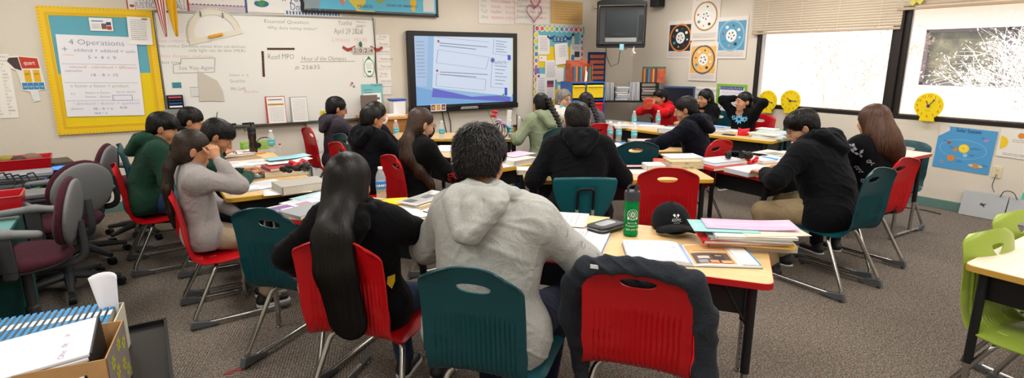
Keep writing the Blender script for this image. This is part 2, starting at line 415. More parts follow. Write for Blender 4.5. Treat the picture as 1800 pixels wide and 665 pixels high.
def person(label, x, y, face, s=1.0, g=1.0, seat=0.46, lean=8, bendd=10, twist=0, head=(0, 0, 0), skin='b98467', vox=0.007,
           rh=(0.16, 0.36, 0.76), lh=(-0.16, 0.36, 0.76), rp=(0.7, -0.3, -0.7), lp=(-0.7, -0.3, -0.7), curl=25, rhd=None, lhd=None, rhn=None, lhn=None,
           feet=((0.10, 0.36), (-0.10, 0.36)), feetz=0.07, stand=False, top=('hoodie', 'black_hoodie', '1b1c22'), legs='20242e', shoe='24242a', hair=None,
           eyes=True, hood=True, drape=1.0, extra=None, z=0.0, fold=0.006, cuff='24242a', sole='dadada', neckup=0.0, headoff=(0, 0, 0), sleeve=1.0, hsc=1.0):
    ang = -R(face); me_l = (x, y, z)     # face: degrees clockwise from +Y
    V3 = np.array
    Rl = lambda a: rotzz(-R(twist)) @ rotx(-R(a))
    hipz = seat + 0.075 * s if not stand else 0.86 * s
    hip = V3([0, 0, hipz]); waist = hip + Rl(lean) @ V3([0, 0, 0.16 * s]); chest = waist + Rl(lean + bendd * 0.5) @ V3([0, 0, 0.19 * s])
    RT = Rl(lean + bendd); neck = chest + RT @ V3([0, 0, 0.125 * s])
    RH = rotzz(-R(head[0])) @ rotx(-R(head[1])) @ roty(R(head[2])); hn = Rl((lean + bendd) * 0.55 + head[1] * 0.25) @ V3([0, 0.012, 0.135 * s + neckup]) + V3(headoff); hc = neck + hn
    hs = (0.92 + 0.08 * s) * hsc; H = lambda p: hc + RH @ (V3(p) * hs)
    sh = [chest + RT @ V3([q * 0.155 * s * (0.6 + 0.4 * g), 0, 0.075 * s]) for q in (1, -1)]
    arms = []
    for i, (tg, pl) in enumerate(((rh, rp), (lh, lp))):
        e, w = ik(sh[i], tg, 0.265 * s, 0.235 * s, pl); arms.append((sh[i], e, w))
    lg = []
    for i, q in enumerate((1, -1)):
        hj = hip + V3([q * 0.085 * s * g, 0.0, -0.0]); ft = V3([feet[i][0], feet[i][1], feetz])
        k, a = ik(hj, ft, 0.41 * s, 0.40 * s, (q * 0.1, 1, 0.55)); lg.append((hj, k, a))
    # --- the body
    B = Field()
    def torso(F, d, k):
        F.cone(hip + V3([-0.06, 0, 0]) * s, hip + V3([0.06, 0, 0]) * s, 0.098 * s * g + d, 0.098 * s * g + d, k)
        F.cone(hip, waist, 0.108 * s * g + d, 0.105 * s * g + d, k, RT @ V3([0, 1, 0]), 0.88)
        F.cone(waist + RT @ V3([-0.03, 0, 0]) * s * g, chest + RT @ V3([-0.06, 0, 0]) * s, 0.095 * s * g + d, 0.100 * s * g + d, k, RT @ V3([0, 1, 0]), 0.86)
        F.cone(waist + RT @ V3([0.03, 0, 0]) * s * g, chest + RT @ V3([0.06, 0, 0]) * s, 0.095 * s * g + d, 0.100 * s * g + d, k, RT @ V3([0, 1, 0]), 0.86)
        F.cone(sh[0] - RT @ V3([0.02, 0.005, -0.0]) * s, sh[1] + RT @ V3([0.02, -0.005, 0.0]) * s, 0.052 * s + d, 0.052 * s + d, k)
        for q in sh: F.cone(q - RT @ V3([0, 0, 0.01]) * s, neck + (hc - neck) * 0.12, 0.050 * s + d, 0.040 * s + d * 0.6, k)
    torso(B, 0.0, 0.04)
    B.cone(neck - RT @ V3([0, 0, 0.04]) * s, H((0, -0.012, -0.06)), 0.053 * s, 0.047 * s, 0.02)
    for i, (a, e, w) in enumerate(arms):
        B.cone(a, e, 0.046 * s * (0.7 + 0.3 * g), 0.036 * s * (0.7 + 0.3 * g), 0.02); B.cone(e, w, 0.036 * s * (0.7 + 0.3 * g), 0.023 * s, 0.012)
        d = unit(w - e); hd = (rhd, lhd)[i]; hnn = (rhn, lhn)[i]
        dd = unit(d + V3([0, 0.25, -0.02])) if hd is None else V3(hd); nn = V3([0, 0, 1.0]) if hnn is None else V3(hnn)
        hand(B, w, dd, nn, -1 if i == 0 else 1, s * 0.98, curl)
    for h_, k_, a_ in lg:
        B.cone(h_, k_, 0.078 * s * g, 0.052 * s, 0.03); B.cone(k_, a_, 0.053 * s, 0.036 * s, 0.02); B.cone(a_ + V3([0, -0.02, -0.03]), a_ + V3([0, 0.10, -0.045]) * s, 0.032 * s, 0.026 * s, 0.02)
    E = lambda c, r, k=0.015, M=None, sub=False: B.egg(H(c), V3(r) * hs, RH if M is None else RH @ M, k * hs, sub)
    E((0, -0.014, 0.028), (0.073, 0.091, 0.083)); E((0, 0.022, -0.018), (0.060, 0.068, 0.086), 0.03); E((0, 0.032, -0.070), (0.044, 0.048, 0.036), 0.03)
    E((0, 0.066, -0.098), (0.020, 0.018, 0.016), 0.025)
    for q in (1, -1):
        E((q * 0.036, 0.052, -0.036), (0.026, 0.030, 0.026), 0.02)
        E((q * 0.0305, 0.101, 0.002), (0.017, 0.014, 0.011), 0.012, sub=True)
        E((q * 0.076, -0.008, -0.012), (0.0080, 0.0195, 0.031), 0.006, roty(q * 0.18) @ rotzz(q * 0.35)); E((q * 0.087, -0.003, -0.010), (0.006, 0.010, 0.018), 0.004, sub=True)
        E((q * 0.0115, 0.097, -0.032), (0.009, 0.010, 0.008), 0.006); E((q * 0.030, 0.083, 0.024), (0.022, 0.010, 0.008), 0.012)
    B.cone(H((0, 0.088, 0.010)), H((0, 0.108, -0.026)), 0.0085 * hs, 0.0125 * hs, 0.012)
    E((0, 0.0885, -0.0565), (0.021, 0.010, 0.006), 0.006); E((0, 0.0865, -0.070), (0.017, 0.010, 0.0065), 0.006); E((0, 0.100, -0.0635), (0.022, 0.006, 0.0022), 0.004, sub=True)
    B.build(vox); V, Fc = B.surf()
    tagl = link('person', npmesh('person', V, Fc, [SKIN(skin, skin)]), loc=me_l, rotz=ang); tag(tagl, label, 'person'); P = tagl
    # --- upper garment
    kind, mn, mc = top; T = Field(); d = 0.020 * drape
    torso(T, d, 0.05)
    T.cone(hip + V3([-0.07 * g, 0, -0.02]) * s, hip + V3([0.07 * g, 0, -0.02]) * s, 0.102 * s * g + d, 0.102 * s * g + d, 0.05)
    if lean + bendd > 25: T.cone(waist, chest, 0.11 * s * g + d, 0.11 * s * g + d, 0.05)
    for a, e, w in arms:
        wv = w - unit(w - e) * 0.012; q = (0.7 + 0.3 * g) * sleeve
        T.cone(a, e, 0.062 * s * q + 0.006 * drape, 0.052 * s * q + 0.006 * drape, 0.045); T.cone(e, e + (wv - e) * 0.75, 0.052 * s * q + 0.006 * drape, 0.042 * s * q + 0.004 * drape, 0.02)
        T.cone(e + (wv - e) * 0.72, wv, 0.042 * s * q + 0.004 * drape, 0.030 * s, 0.012)
        m_ = e + (a - e) * 0.12; T.egg(m_ , 0.056 * s * q + 0.004, k=0.03)
    T.egg(H((0, 0.045, -0.13)) + V3([0, 0.0, 0.0]), V3([0.06, 0.055, 0.05]) * hs, RH, 0.01, True)
    if hood:
        ex = 0.030 * (g - 1) + 0.010 * (drape - 1) + 0.006; U = lambda p: neck + RT @ (V3(p) * s)
        ring = [U(((0.090 + ex) * math.cos(a), (0.076 + ex) * math.sin(a) - 0.016, 0.026 - 0.024 * math.sin(a))) for a in [R(t) for t in range(-250, 71, 32)]]
        for p0, p1 in zip(ring, ring[1:]): T.cone(p0, p1, 0.030 * s, 0.030 * s, 0.014)
        yb = -0.105 - ex * 2.2
        T.cone(U((-0.080, yb + 0.015, 0.012)), U((0.080, yb + 0.015, 0.012)), 0.042 * s, 0.042 * s, 0.02)
        T.cone(U((-0.085, yb - 0.01, -0.015)), U((-0.02, yb - 0.036, -0.122)), 0.040 * s, 0.034 * s, 0.022); T.cone(U((0.085, yb - 0.01, -0.015)), U((0.02, yb - 0.036, -0.122)), 0.040 * s, 0.034 * s, 0.022)
        T.cone(U((0, yb - 0.01, -0.03)), U((0.0, yb - 0.030, -0.118)), 0.048 * s, 0.038 * s, 0.02)
        T.egg(U((0, yb + 0.03, 0.075)), V3([0.060, 0.030, 0.035]) * s, RT, 0.02, True)
    T.egg(hip + V3([0, 0.1, -0.40 - 0.03 * s]), (0.6, 0.7, 0.36), k=0.006, sub=True)
    T.build(vox); V, Fc = T.surf(); N = T.grad(V); V = folds(V, N, fold, hash_s(label))
    link(kind, npmesh(kind, V, Fc, [fabric(mn, mc, speck=0.10 if 'heather' in mn else 0.0)]), parent=P)
    # --- trousers and shoes
    L = Field()
    L.cone(hip + V3([-0.06, 0, 0]) * s, hip + V3([0.06, 0, 0]) * s, 0.108 * s * g, 0.108 * s * g, 0.03)
    for h_, k_, a_ in lg:
        L.cone(h_, k_, 0.088 * s * g, 0.066 * s * (0.6 + 0.4 * g), 0.03); L.cone(k_, a_ + (k_ - a_) * 0.06, 0.066 * s * (0.6 + 0.4 * g), 0.052 * s, 0.02)
    L.build(max(vox, 0.008)); V, Fc = L.surf(); V = folds(V, L.grad(V), 0.005, 3)
    link('trousers', npmesh('trousers', V, Fc, [fabric('trousers_' + legs, legs)]), parent=P)
    for i, (h_, k_, a_) in enumerate(lg):
        S = Field(); o = a_ + V3([0, 0, -0.05 * s]); zz = V3([0, 0, 1])
        S.cone(a_ + V3([0, -0.01, 0.01]), o + V3([0, -0.025, 0.015]), 0.043 * s, 0.036 * s, 0.02); S.cone(o + V3([0, -0.03, 0.01]), o + V3([0, 0.13, 0.0]) * s, 0.037 * s, 0.034 * s, 0.03, zz, 0.8)
        S.build(0.006); V, Fc = S.surf(); so = link('shoe', npmesh('shoe', V, Fc, [mat('shoe_' + shoe, shoe, 0.5)]), parent=P)
        mb = MB(); mb.prism([(o[0] + px_, o[1] + 0.05 * s + py_) for px_, py_ in rrect(0.082 * s, 0.25 * s, 0.04 * s)], o[2] - 0.036 * s, o[2] - 0.012 * s); mb.obj('sole', mat('sole_' + sole, sole, 0.6), so, bevel=0.004)
    # --- face
    if eyes:
        for q in (1, -1):
            c = H((q * 0.0305, 0.0742, 0.001)); mb = MB(); mb.ball((0, 0, 0), 0.0112 * hs, 0, 16, M=None)
            for k_, f_ in enumerate(mb.f):
                cc = np.mean([mb.v[0][j] for j in f_], 0)
                if cc[1] > 0.0078 * hs: mb.m[k_] = 1
            A = np.eye(4); A[:3, :3] = RH; A[:3, 3] = c; mb.v[0] = mb.v[0] @ RH.T + c
            mb.obj('eye', [mat('eye_white', 'b9aea6', 0.3), mat('iris', '1c120c', 0.15)], P)
            mb = MB(); pts = [H((q * (0.014 + 0.033 * t), 0.0955 - 0.016 * t * t, 0.0255 + 0.006 * math.sin(PI * min(1, t * 1.2)))) for t in (0, 0.25, 0.5, 0.75, 1)]
            mb.tube(pts, [0.0028, 0.0038, 0.0036, 0.003, 0.0016], 6); mb.obj('eyebrow', mat('brow_dark', '15100d', 0.8), P)
        mb = MB()
        for zz_, ww in ((-0.0575, 0.0045), (-0.0695, 0.0052)): mb.tube([H((xx, 0.0945 - 28 * xx * xx, zz_)) for xx in (-0.019, -0.01, 0, 0.01, 0.019)], [0.001, ww * 0.8, ww, ww * 0.8, 0.001], 8)
        mb.obj('lips', mat('lips', 'a1605a', 0.4), P)
    # --- hair
    if hair: make_hair(P, hair, H, RH, hs, hc, s, vox, label, neck, RT)
    info = dict(cam=rotzz(R(face)) @ unit(EYE - np.array([x, y, 1.0])), P=P, H=H, RH=RH, hc=hc, neck=neck, chest=chest, RT=RT, arms=arms, legs=lg, hip=hip, waist=waist, T=T, hs=hs)
    if extra: extra(info)
    return info
def hash_s(t): return sum((i + 3) * ord(c) for i, c in enumerate(t)) % 99991
def make_hair(P, hd, H, RH, hs, hc, s, vox, label, neck, RT):
    V3 = np.array; F = Field(); kind = hd['kind']; rs = np.random.RandomState(hash_s(label)); th = hd.get('thick', 0.0)
    E = lambda c, r, k=0.015, sub=False, M=None: F.egg(H(c), (V3(r) + (0 if sub else th)) * hs, RH if M is None else RH @ M, k * hs, sub)
    E((0, -0.018, 0.036), (0.082, 0.101, 0.090)); E((0, -0.055, -0.022), (0.066, 0.052, 0.062), 0.03)
    if kind != 'short': E((0, -0.040, -0.03), (0.078, 0.062, 0.075), 0.03)
    if hd.get('bangs'): E((0, 0.062, 0.052), (0.066, 0.038, 0.034), 0.02); E((0, 0.03, 0.07), (0.075, 0.055, 0.045), 0.02)
    E((0, 0.100, -0.042), (0.080, 0.066 if kind == 'short' else 0.080, 0.094 if not hd.get('bangs') else 0.082), 0.01, True)
    if kind in ('short',) or hd.get('ears'):
        for q in (1, -1): E((q * 0.092, -0.004, -0.020), (0.026 + th, 0.027, 0.042), 0.006, True); E((q * 0.084, 0.038, -0.05), (0.03 + th, 0.036, 0.052), 0.01, True)
    if kind == 'short': E((0, -0.05, -0.100), (0.09, 0.08, 0.035 + hd.get('fade', 0)), 0.012, True)
    if hd.get('fade'):
        for q in (1, -1): E((q * 0.105, -0.004, -0.030), (0.040, 0.034, 0.052), 0.006, True)
    path = hd.get('path', [])    # offsets from the head centre in the body frame: (x, y, z, half width, thickness factor)
    for a, b in zip(path, path[1:]):
        F.cone(hc + V3(a[:3]), hc + V3(b[:3]), a[3], b[3], hd.get('k', 0.03), V3([0, 1, 0]) if len(a) < 6 else V3(a[5]), a[4])
    for pth in hd.get('locks', []):
        for a, b in zip(pth, pth[1:]): F.cone(hc + V3(a[:3]), hc + V3(b[:3]), a[3], b[3], 0.02)
    F.build(max(vox * 0.8, 0.004)); V, Fc = F.surf(); mt = hairmat('hair_' + hd.get('col', '0d0a09'), hd.get('col', '0d0a09'))
    crown = H((0.01, -0.045, 0.125)); n = hd.get('n', 900); st = hd.get('steps', 7); h = hd.get('len', 0.045) / st
    if path and kind == 'long': h = hd.get('len', 0.30) / st
    r = V[rs.randint(0, len(V), n)]; back = RH @ V3([0, -1, 0]); dn = V3([0, 0, -1.0])
    def flow(p):
        a = p - crown; a /= np.linalg.norm(a, axis=1, keepdims=True) + 1e-6
        if kind == 'short': return a + dn * 0.35 + hd.get('sweep', 0.0) * (RH @ V3([0, 1, 0]))
        if kind == 'tail':
            k = H(hd['knot']); onh = (np.linalg.norm(p - hc, axis=1) < 0.125 * hs)[:, None]; b = k - p; b /= np.linalg.norm(b, axis=1, keepdims=True) + 1e-6
            return np.where(onh, b, dn[None])
        f = a * 0.5 + dn; return f
    Vs, Q, tn = strands(F, r, flow, st, h, 0.0, hd.get('lift', 0.006), hd.get('w', 0.0022), hd.get('jit', 0.22), rs)
    V = V + F.grad(V) * (rs.normal(size=(len(V), 1)) * 0.0006)
    n0 = len(V); me = npmesh('hair', np.concatenate([V, Vs]), np.concatenate([Fc, Q + n0]), [mt]); tone(me, np.concatenate([np.full(n0, 0.25), tn]))
    o = link('hair', me, parent=P)
    if hd.get('braid'):
        pts = [hc + V3(q) for q in hd['braid']]; Bf = Field(); m = 15; pl = [Vector(q) for q in pts]
        seg = [(pl[i + 1] - pl[i]).length for i in range(len(pl) - 1)]; tot = sum(seg); k = int(tot / (0.021 * s)); rr = hd.get('br', 0.017)
        for i in range(k):
            t = i / k * tot; j = 0
            while j < len(seg) - 1 and t > seg[j]: t -= seg[j]; j += 1
            u = (pl[j + 1] - pl[j]).normalized(); c = pl[j] + u * t; sd = Vector((1, 0, 0)) if abs(u.x) < 0.8 else Vector((0, 1, 0)); sd = (sd - u * sd.dot(u)).normalized(); q = 1 if i % 2 else -1
            tp = 1 - 0.45 * (i / k) ** 2; a = c - u * 0.008 + sd * q * rr * 0.85 * tp; b = c + u * 0.022 - sd * q * rr * 0.35 * tp
            Bf.cone(np.array(a), np.array(b), rr * 0.62 * tp, rr * 0.5 * tp, 0.003)
        Bf.build(0.0045); V, Fc = Bf.surf(); me = npmesh('braid', V, Fc, [mt]); tone(me, rs.uniform(0.15, 0.8, len(V))); link('braid', me, parent=P)
def lay_text(info, field, s_, p0, dirx, diry, size, color, name='lettering', thin=False, step=None):
    """writing on cloth: each glyph vertex settles on the garment's surface"""
    mb = MB(); text_into(mb, s_, 0, 0, 1.0, thin=thin); V = np.concatenate(mb.v); P = np.array(p0) + V[:, :1] * size * np.array(dirx) + V[:, 1:2] * size * np.array(diry)
    for _ in range(4): P = P - field.grad(P) * (field.sample(P) - 0.010)[:, None]
    mb.v = [P]; return mb.obj(name, mat('print_' + color, color, 0.8), info['P'], smooth=False)
# ------------------------------------------------------------------ room shell
M_WALL = mat('painted_wall', 'd9d0c1', 0.85, bump=0.12, scale=90, var=0.02, vscale=1.5)
M_CEIL = mat('ceiling_tile', 'eeebe4', 0.9, bump=0.3, scale=60)
M_BASE = mat('baseboard_teal', '5f7f78', 0.5, var=0.05)
M_BLACKM = mat('black_metal', '16171a', 0.45, spec=0.4)
M_CHROME = mat('chrome_tube', 'b9b9b7', 0.22, metal=1.0, var=0.1)
def carpet():
    m = mat('carpet_tweed', '7a7169', 0.97, spec=0.1); n = m.node_tree.nodes; l = m.node_tree.links; b = n['Principled BSDF']; tc = n['Texture Coordinate']
    t = n.new('ShaderNodeTexNoise'); t.inputs['Scale'].default_value = 120; t.inputs['Detail'].default_value = 3; l.new(tc.outputs['Object'], t.inputs['Vector'])
    cr = n.new('ShaderNodeValToRGB'); e = cr.color_ramp; e.elements[0].position = 0.30; e.elements[0].color = (*srgb('2e2722'), 1); e.elements[1].position = 0.72; e.elements[1].color = (*srgb('a89b8c'), 1)
    q = e.elements.new(0.46); q.color = (*srgb('5f544b'), 1); q = e.elements.new(0.55); q.color = (*srgb('857869'), 1); l.new(t.outputs['Fac'], cr.inputs['Fac'])
    # loop rows: short waves that turn from block to block
    def rows(rz):
        mp = n.new('ShaderNodeMapping'); mp.inputs['Rotation'].default_value = (0, 0, R(rz)); l.new(tc.outputs['Object'], mp.inputs['Vector'])
        wv = n.new('ShaderNodeTexWave'); wv.inputs['Scale'].default_value = 21; wv.inputs['Distortion'].default_value = 3.5; wv.inputs['Detail'].default_value = 2; wv.inputs['Detail Scale'].default_value = 3
        l.new(mp.outputs['Vector'], wv.inputs['Vector']); return wv
    wa, wb = rows(20), rows(-48)
    vo = n.new('ShaderNodeTexNoise'); vo.inputs['Scale'].default_value = 2.6; vo.inputs['Detail'].default_value = 0; l.new(tc.outputs['Object'], vo.inputs['Vector'])
    st = n.new('ShaderNodeMapRange'); st.inputs['From Min'].default_value = 0.47; st.inputs['From Max'].default_value = 0.53; l.new(vo.outputs['Fac'], st.inputs['Value'])
    wv = n.new('ShaderNodeMixRGB'); l.new(st.outputs['Result'], wv.inputs['Fac']); l.new(wa.outputs['Color'], wv.inputs['Color1']); l.new(wb.outputs['Color'], wv.inputs['Color2'])
    mx = n.new('ShaderNodeMixRGB'); mx.blend_type = 'OVERLAY'; mx.inputs['Fac'].default_value = 0.6; l.new(cr.outputs['Color'], mx.inputs['Color1']); l.new(wv.outputs['Color'], mx.inputs['Color2'])
    t2 = n.new('ShaderNodeTexNoise'); t2.inputs['Scale'].default_value = 38; t2.inputs['Detail'].default_value = 2; l.new(tc.outputs['Object'], t2.inputs['Vector'])
    cr2 = n.new('ShaderNodeValToRGB'); g = cr2.color_ramp; g.elements[0].position = .4; g.elements[0].color = (*srgb('6b5850'), 1); g.elements[1].position = .6; g.elements[1].color = (*srgb('757a78'), 1); l.new(t2.outputs['Fac'], cr2.inputs['Fac'])
    m2 = n.new('ShaderNodeMixRGB'); m2.inputs['Fac'].default_value = 0.35; l.new(mx.outputs['Color'], m2.inputs['Color1']); l.new(cr2.outputs['Color'], m2.inputs['Color2'])
    l.new(m2.outputs['Color'], b.inputs['Base Color'])
    bp = n.new('ShaderNodeBump'); bp.inputs['Strength'].default_value = 0.7; bp.inputs['Distance'].default_value = 0.006; l.new(t.outputs['Fac'], bp.inputs['Height']); l.new(bp.outputs['Normal'], b.inputs['Normal'])
    return m
def sbox(name, x0, x1, y0, y1, z0, z1, m):
    return struct(MB().box(((x0 + x1) / 2, (y0 + y1) / 2, (z0 + z1) / 2), (x1 - x0, y1 - y0, z1 - z0)).obj(name, m))
T_ = 0.2
sbox('floor', WL - T_, WX + T_, WB - T_, WY + T_, -0.15, 0, carpet())
sbox('ceiling', WL - T_, WX + T_, WB - T_, WY + T_, CEIL, CEIL + 0.15, M_CEIL)
sbox('wall_front', WL - T_, WX + T_, WY, WY + T_, 0, CEIL, M_WALL)
sbox('wall_left', WL - T_, WL, WB, WY, 0, CEIL, M_WALL)
sbox('wall_back', WL - T_, WX + T_, WB - T_, WB, 0, CEIL, M_WALL)
# window wall: two openings between sill 0.93 and head 2.32
SZ, HZ = 0.93, 2.42; W1 = (3.17, 4.90); W2 = (-0.2, 3.10)
mb = MB()
def wpart(y0, y1, z0, z1): mb.box((WX + T_ / 2, (y0 + y1) / 2, (z0 + z1) / 2), (T_, y1 - y0, z1 - z0))
wpart(WB, WY, 0, SZ); wpart(WB, WY, HZ, CEIL); wpart(WB, W2[0], SZ, HZ); wpart(W1[1], WY, SZ, HZ)
struct(mb.obj('wall_right', M_WALL))
struct(MB().box(((WL + WX) / 2, WY - 0.008, 0.05), (WX - WL, 0.016, 0.10)).obj('baseboard_front', M_BASE, bevel=0.003))
struct(MB().box((WX - 0.008, (WB + WY) / 2, 0.05), (0.016, WY - WB - 0.04, 0.10)).obj('baseboard_right', M_BASE, bevel=0.003))
M_FRAME = mat('window_bronze', '2c2725', 0.4, metal=0.3)
M_GLASS = mat('window_glass', 'ffffff', 0.02, alpha=0.05, spec=0.5)
M_SILVER = mat('aluminium', '9a9a98', 0.3, metal=1.0)
def window(nm, y0, y1):
    mb = MB(); c = (y0 + y1) / 2; w = y1 - y0; x = WX + 0.03
    mb.box((x, c, SZ + 0.022), (0.07, w, 0.044)); mb.box((x, c, HZ - 0.02), (0.07, w, 0.04))
    mb.box((x, y0 + 0.022, (SZ + HZ) / 2), (0.07, 0.044, HZ - SZ - 0.08)); mb.box((x, y1 - 0.022, (SZ + HZ) / 2), (0.07, 0.044, HZ - SZ - 0.08))
    o = struct(mb.obj(nm, M_FRAME, bevel=0.003))
    mb = MB()
    for yy, ww in ((y0 + 0.052, 0.014), (y1 - 0.052, 0.014)): mb.box((x + 0.01, yy, (SZ + HZ) / 2), (0.03, ww, HZ - SZ - 0.09))
    mb.box((x + 0.01, c, SZ + 0.05), (0.03, w - 0.1, 0.010)); mb.obj('glazing_bead', M_SILVER, o)
    MB().box((x + 0.015, c, (SZ + HZ) / 2), (0.006, w - 0.09, HZ - SZ - 0.09)).obj('pane', M_GLASS, o)
    return o
window('window_1', *W1); window('window_2', *W2)
struct(MB().box((WX + 0.01, (W1[0] + W2[1]) / 2, (SZ + HZ) / 2), (0.10, W1[0] - W2[1] - 0.002, HZ - SZ)).obj('trim_1', M_FRAME, bevel=0.004))
# --- blinds
M_BLIND = mat('blind_slat_cream', 'cfc2ae', 0.5)
nb = M_BLIND.node_tree.nodes['Principled BSDF']; nb.inputs['Transmission Weight'].default_value = 0.0
def blind(label, y0, y1, z0, z1):
    c = (y0 + y1) / 2; w = y1 - y0; x = WX - 0.045
    t = thing('window_blind', label, 'blind', (x, c, z0), 0, 'slatted window blinds')
    MB().box((0, 0, z1 - z0 - 0.02), (0.05, w, 0.04)).obj('head_rail', M_BLIND, t, bevel=0.003)
    mb = MB(); n = int((z1 - z0 - 0.08) / 0.030)
    for i in range(n):
        z = 0.055 + i * 0.030; q = ((0.005, 0.017), (-0.007, 0.006), (0.005, -0.0155)); mb.add([(x_ + o_, yy, z + z_) for yy in (-w / 2, w / 2) for o_ in (0, 0.0012) for x_, z_ in q], [(0, 1, 7, 6), (1, 2, 8, 7), (3, 9, 10, 4), (4, 10, 11, 5), (0, 6, 9, 3), (2, 5, 11, 8), (0, 3, 4, 1), (1, 4, 5, 2), (6, 7, 10, 9), (7, 8, 11, 10)])
    mb.obj('slats', M_BLIND, t, smooth=False)
    MB().box((0, 0, 0.015), (0.032, w, 0.030)).obj('bottom_rail', mat('blind_rail', 'b9a68c', 0.5), t, bevel=0.005)
    for yy in np.linspace(-w / 2 + 0.22, w / 2 - 0.22, max(3, int(w / 0.42))):
        m2 = MB(); m2.tube([(-0.014, yy, 0), (-0.014, yy, z1 - z0 - 0.03)], 0.0014, 6)
        for i in range(0, n, 2): m2.ball((-0.015, yy, 0.055 + i * 0.030), 0.003, n=6)
        m2.obj('ladder_cord', mat('cord_white', 'e8e4dc', 0.7), t)
blind('cream slatted blind lowered a third of the way over the window with two clocks', W1[0] - 0.05, W1[1] + 0.06, 1.905, HZ + 0.04)
blind('cream slatted blind drawn up higher over the window with one clock', W2[0] - 0.06, W2[1] + 0.08, 2.105, HZ + 0.04)
# --- ceiling lights (the room's lamps)
k = 0
LIGHTS = [(x, y) for x in (-0.9, 1.5, 3.9, 6.1) for y in (-0.9, 1.4, 3.7, 5.8)]
WHERE = ['by the left wall', 'second from the left wall', 'third from the left wall', 'along the window wall']
ROWS = ['at the back of the room', 'above the near tables', 'above the middle tables', 'nearest the whiteboard wall']
proto = None
for i, (x, y) in enumerate(LIGHTS):
    lb = 'recessed fluorescent ceiling light ' + WHERE[i // 4] + ' ' + ROWS[i % 4]
    if proto is None:
        proto = t = thing('ceiling_light', lb, 'ceiling light', (x, y, CEIL - 0.03), 0, 'recessed ceiling lights')
        mb = MB(); [mb.box(c, d) for c, d in (((0.32, 0, 0), (0.03, 1.22, 0.05)), ((-0.32, 0, 0), (0.03, 1.22, 0.05)), ((0, 0.6, 0), (0.61, 0.03, 0.05)), ((0, -0.6, 0), (0.61, 0.03, 0.05)))]
        mb.obj('frame', mat('white_enamel', 'f2f2ee', 0.4), t); MB().box((0, 0, 0.005), (0.61, 1.17, 0.01)).obj('diffuser', mat('lamp_diffuser', 'fff6e6', 0.5, emit=2.0), t)
    else: again(proto, (x, y, CEIL - 0.03), 0, lb)
    ld = bpy.data.lights.new('ceiling_lamp', 'AREA'); ld.shape = 'RECTANGLE'; ld.size = 0.6; ld.size_y = 1.15; ld.energy = LAMP_W; ld.color = (1.0, 0.985, 0.965)
    lo = bpy.data.objects.new('ceiling_lamp', ld); COL.objects.link(lo); lo.location = (x, y, CEIL - 0.06)
# ------------------------------------------------------------------ outdoors
M_STUCCO = mat('outside_stucco', 'f3dfcf', 0.9, bump=0.2, scale=30, var=0.03)
struct(MB().box((14, 2, -0.35), (13.2, 40, 0.3)).obj('ground_outside', mat('outside_gravel', 'd8cdbf', 0.95, var=0.1, vscale=3)))
bt = thing('building', 'pale stucco building across the yard with a wide dark window', 'building', (15.5, 3, -0.2))
FX = 15.5
def fac(px, py): p = PX(px, py, FX); return p[1], p[2]
ya, za = fac(1628, 52); yb, _ = fac(2050, 40); _, zb = fac(1628, 150); wc = (ya + yb) / 2
ww = abs(ya - yb); y_hi = max(ya, yb); y_lo = min(ya, yb)
mb = MB(); Z0, Z1 = -0.2, 5.2
def fb(y0, y1, z0, z1, x0=0.0, x1=0.3): mb.box(((x0 + x1) / 2, (y0 + y1) / 2 - 3, (z0 + z1) / 2 + 0.2), (x1 - x0, y1 - y0, z1 - z0))
fb(y_hi, 22, Z0, Z1); fb(-18, y_lo, Z0, Z1); fb(y_lo, y_hi, Z0, zb); fb(y_lo, y_hi, za, Z1)
mb.obj('wall', M_STUCCO, bt)
mb = MB(); fb(-18, 22, za + 0.55, za + 0.95, -0.35, 0.0); mb.obj('canopy_band', mat('outside_band', 'f3ddcc', 0.9), bt)
mb = MB(); fb(-18, 22, zb - 0.75, zb - 0.68, -0.03, 0.0); mb.obj('sill_course', mat('outside_course', 'd9a27c', 0.9), bt)
mb = MB()
for (a, b_, c, d) in ((y_lo, y_hi, za - 0.07, za), (y_lo, y_hi, zb, zb + 0.07), (y_hi - 0.08, y_hi, zb, za), (y_lo, y_lo + 0.08, zb, za)): fb(a, b_, c, d, 0.05, 0.15)
yc, _ = fac(1768, 90); fb(yc - 0.05, yc + 0.05, zb, za, 0.05, 0.15); fo = mb.obj('window_frame', mat('outside_frame', '54484c', 0.5), bt)
# reflection painted into the far pane's colour: dark olive tree masses, slightly violet glass
mg = mat('painted_reflection_glass', '77705a', 0.25); n = mg.node_tree.nodes; l = mg.node_tree.links; tc = n['Texture Coordinate']
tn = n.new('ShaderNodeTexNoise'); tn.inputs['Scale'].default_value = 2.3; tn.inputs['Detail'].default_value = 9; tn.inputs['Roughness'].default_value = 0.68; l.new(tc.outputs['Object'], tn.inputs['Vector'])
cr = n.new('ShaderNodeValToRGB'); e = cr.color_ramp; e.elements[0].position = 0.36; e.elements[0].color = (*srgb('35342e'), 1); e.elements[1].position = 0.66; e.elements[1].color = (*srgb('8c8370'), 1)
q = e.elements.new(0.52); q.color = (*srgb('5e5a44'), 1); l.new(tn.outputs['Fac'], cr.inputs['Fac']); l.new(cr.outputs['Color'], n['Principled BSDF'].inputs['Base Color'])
mb = MB(); fb(y_lo, y_hi, zb, za, 0.16, 0.18); mb.obj('pane', mg, bt)
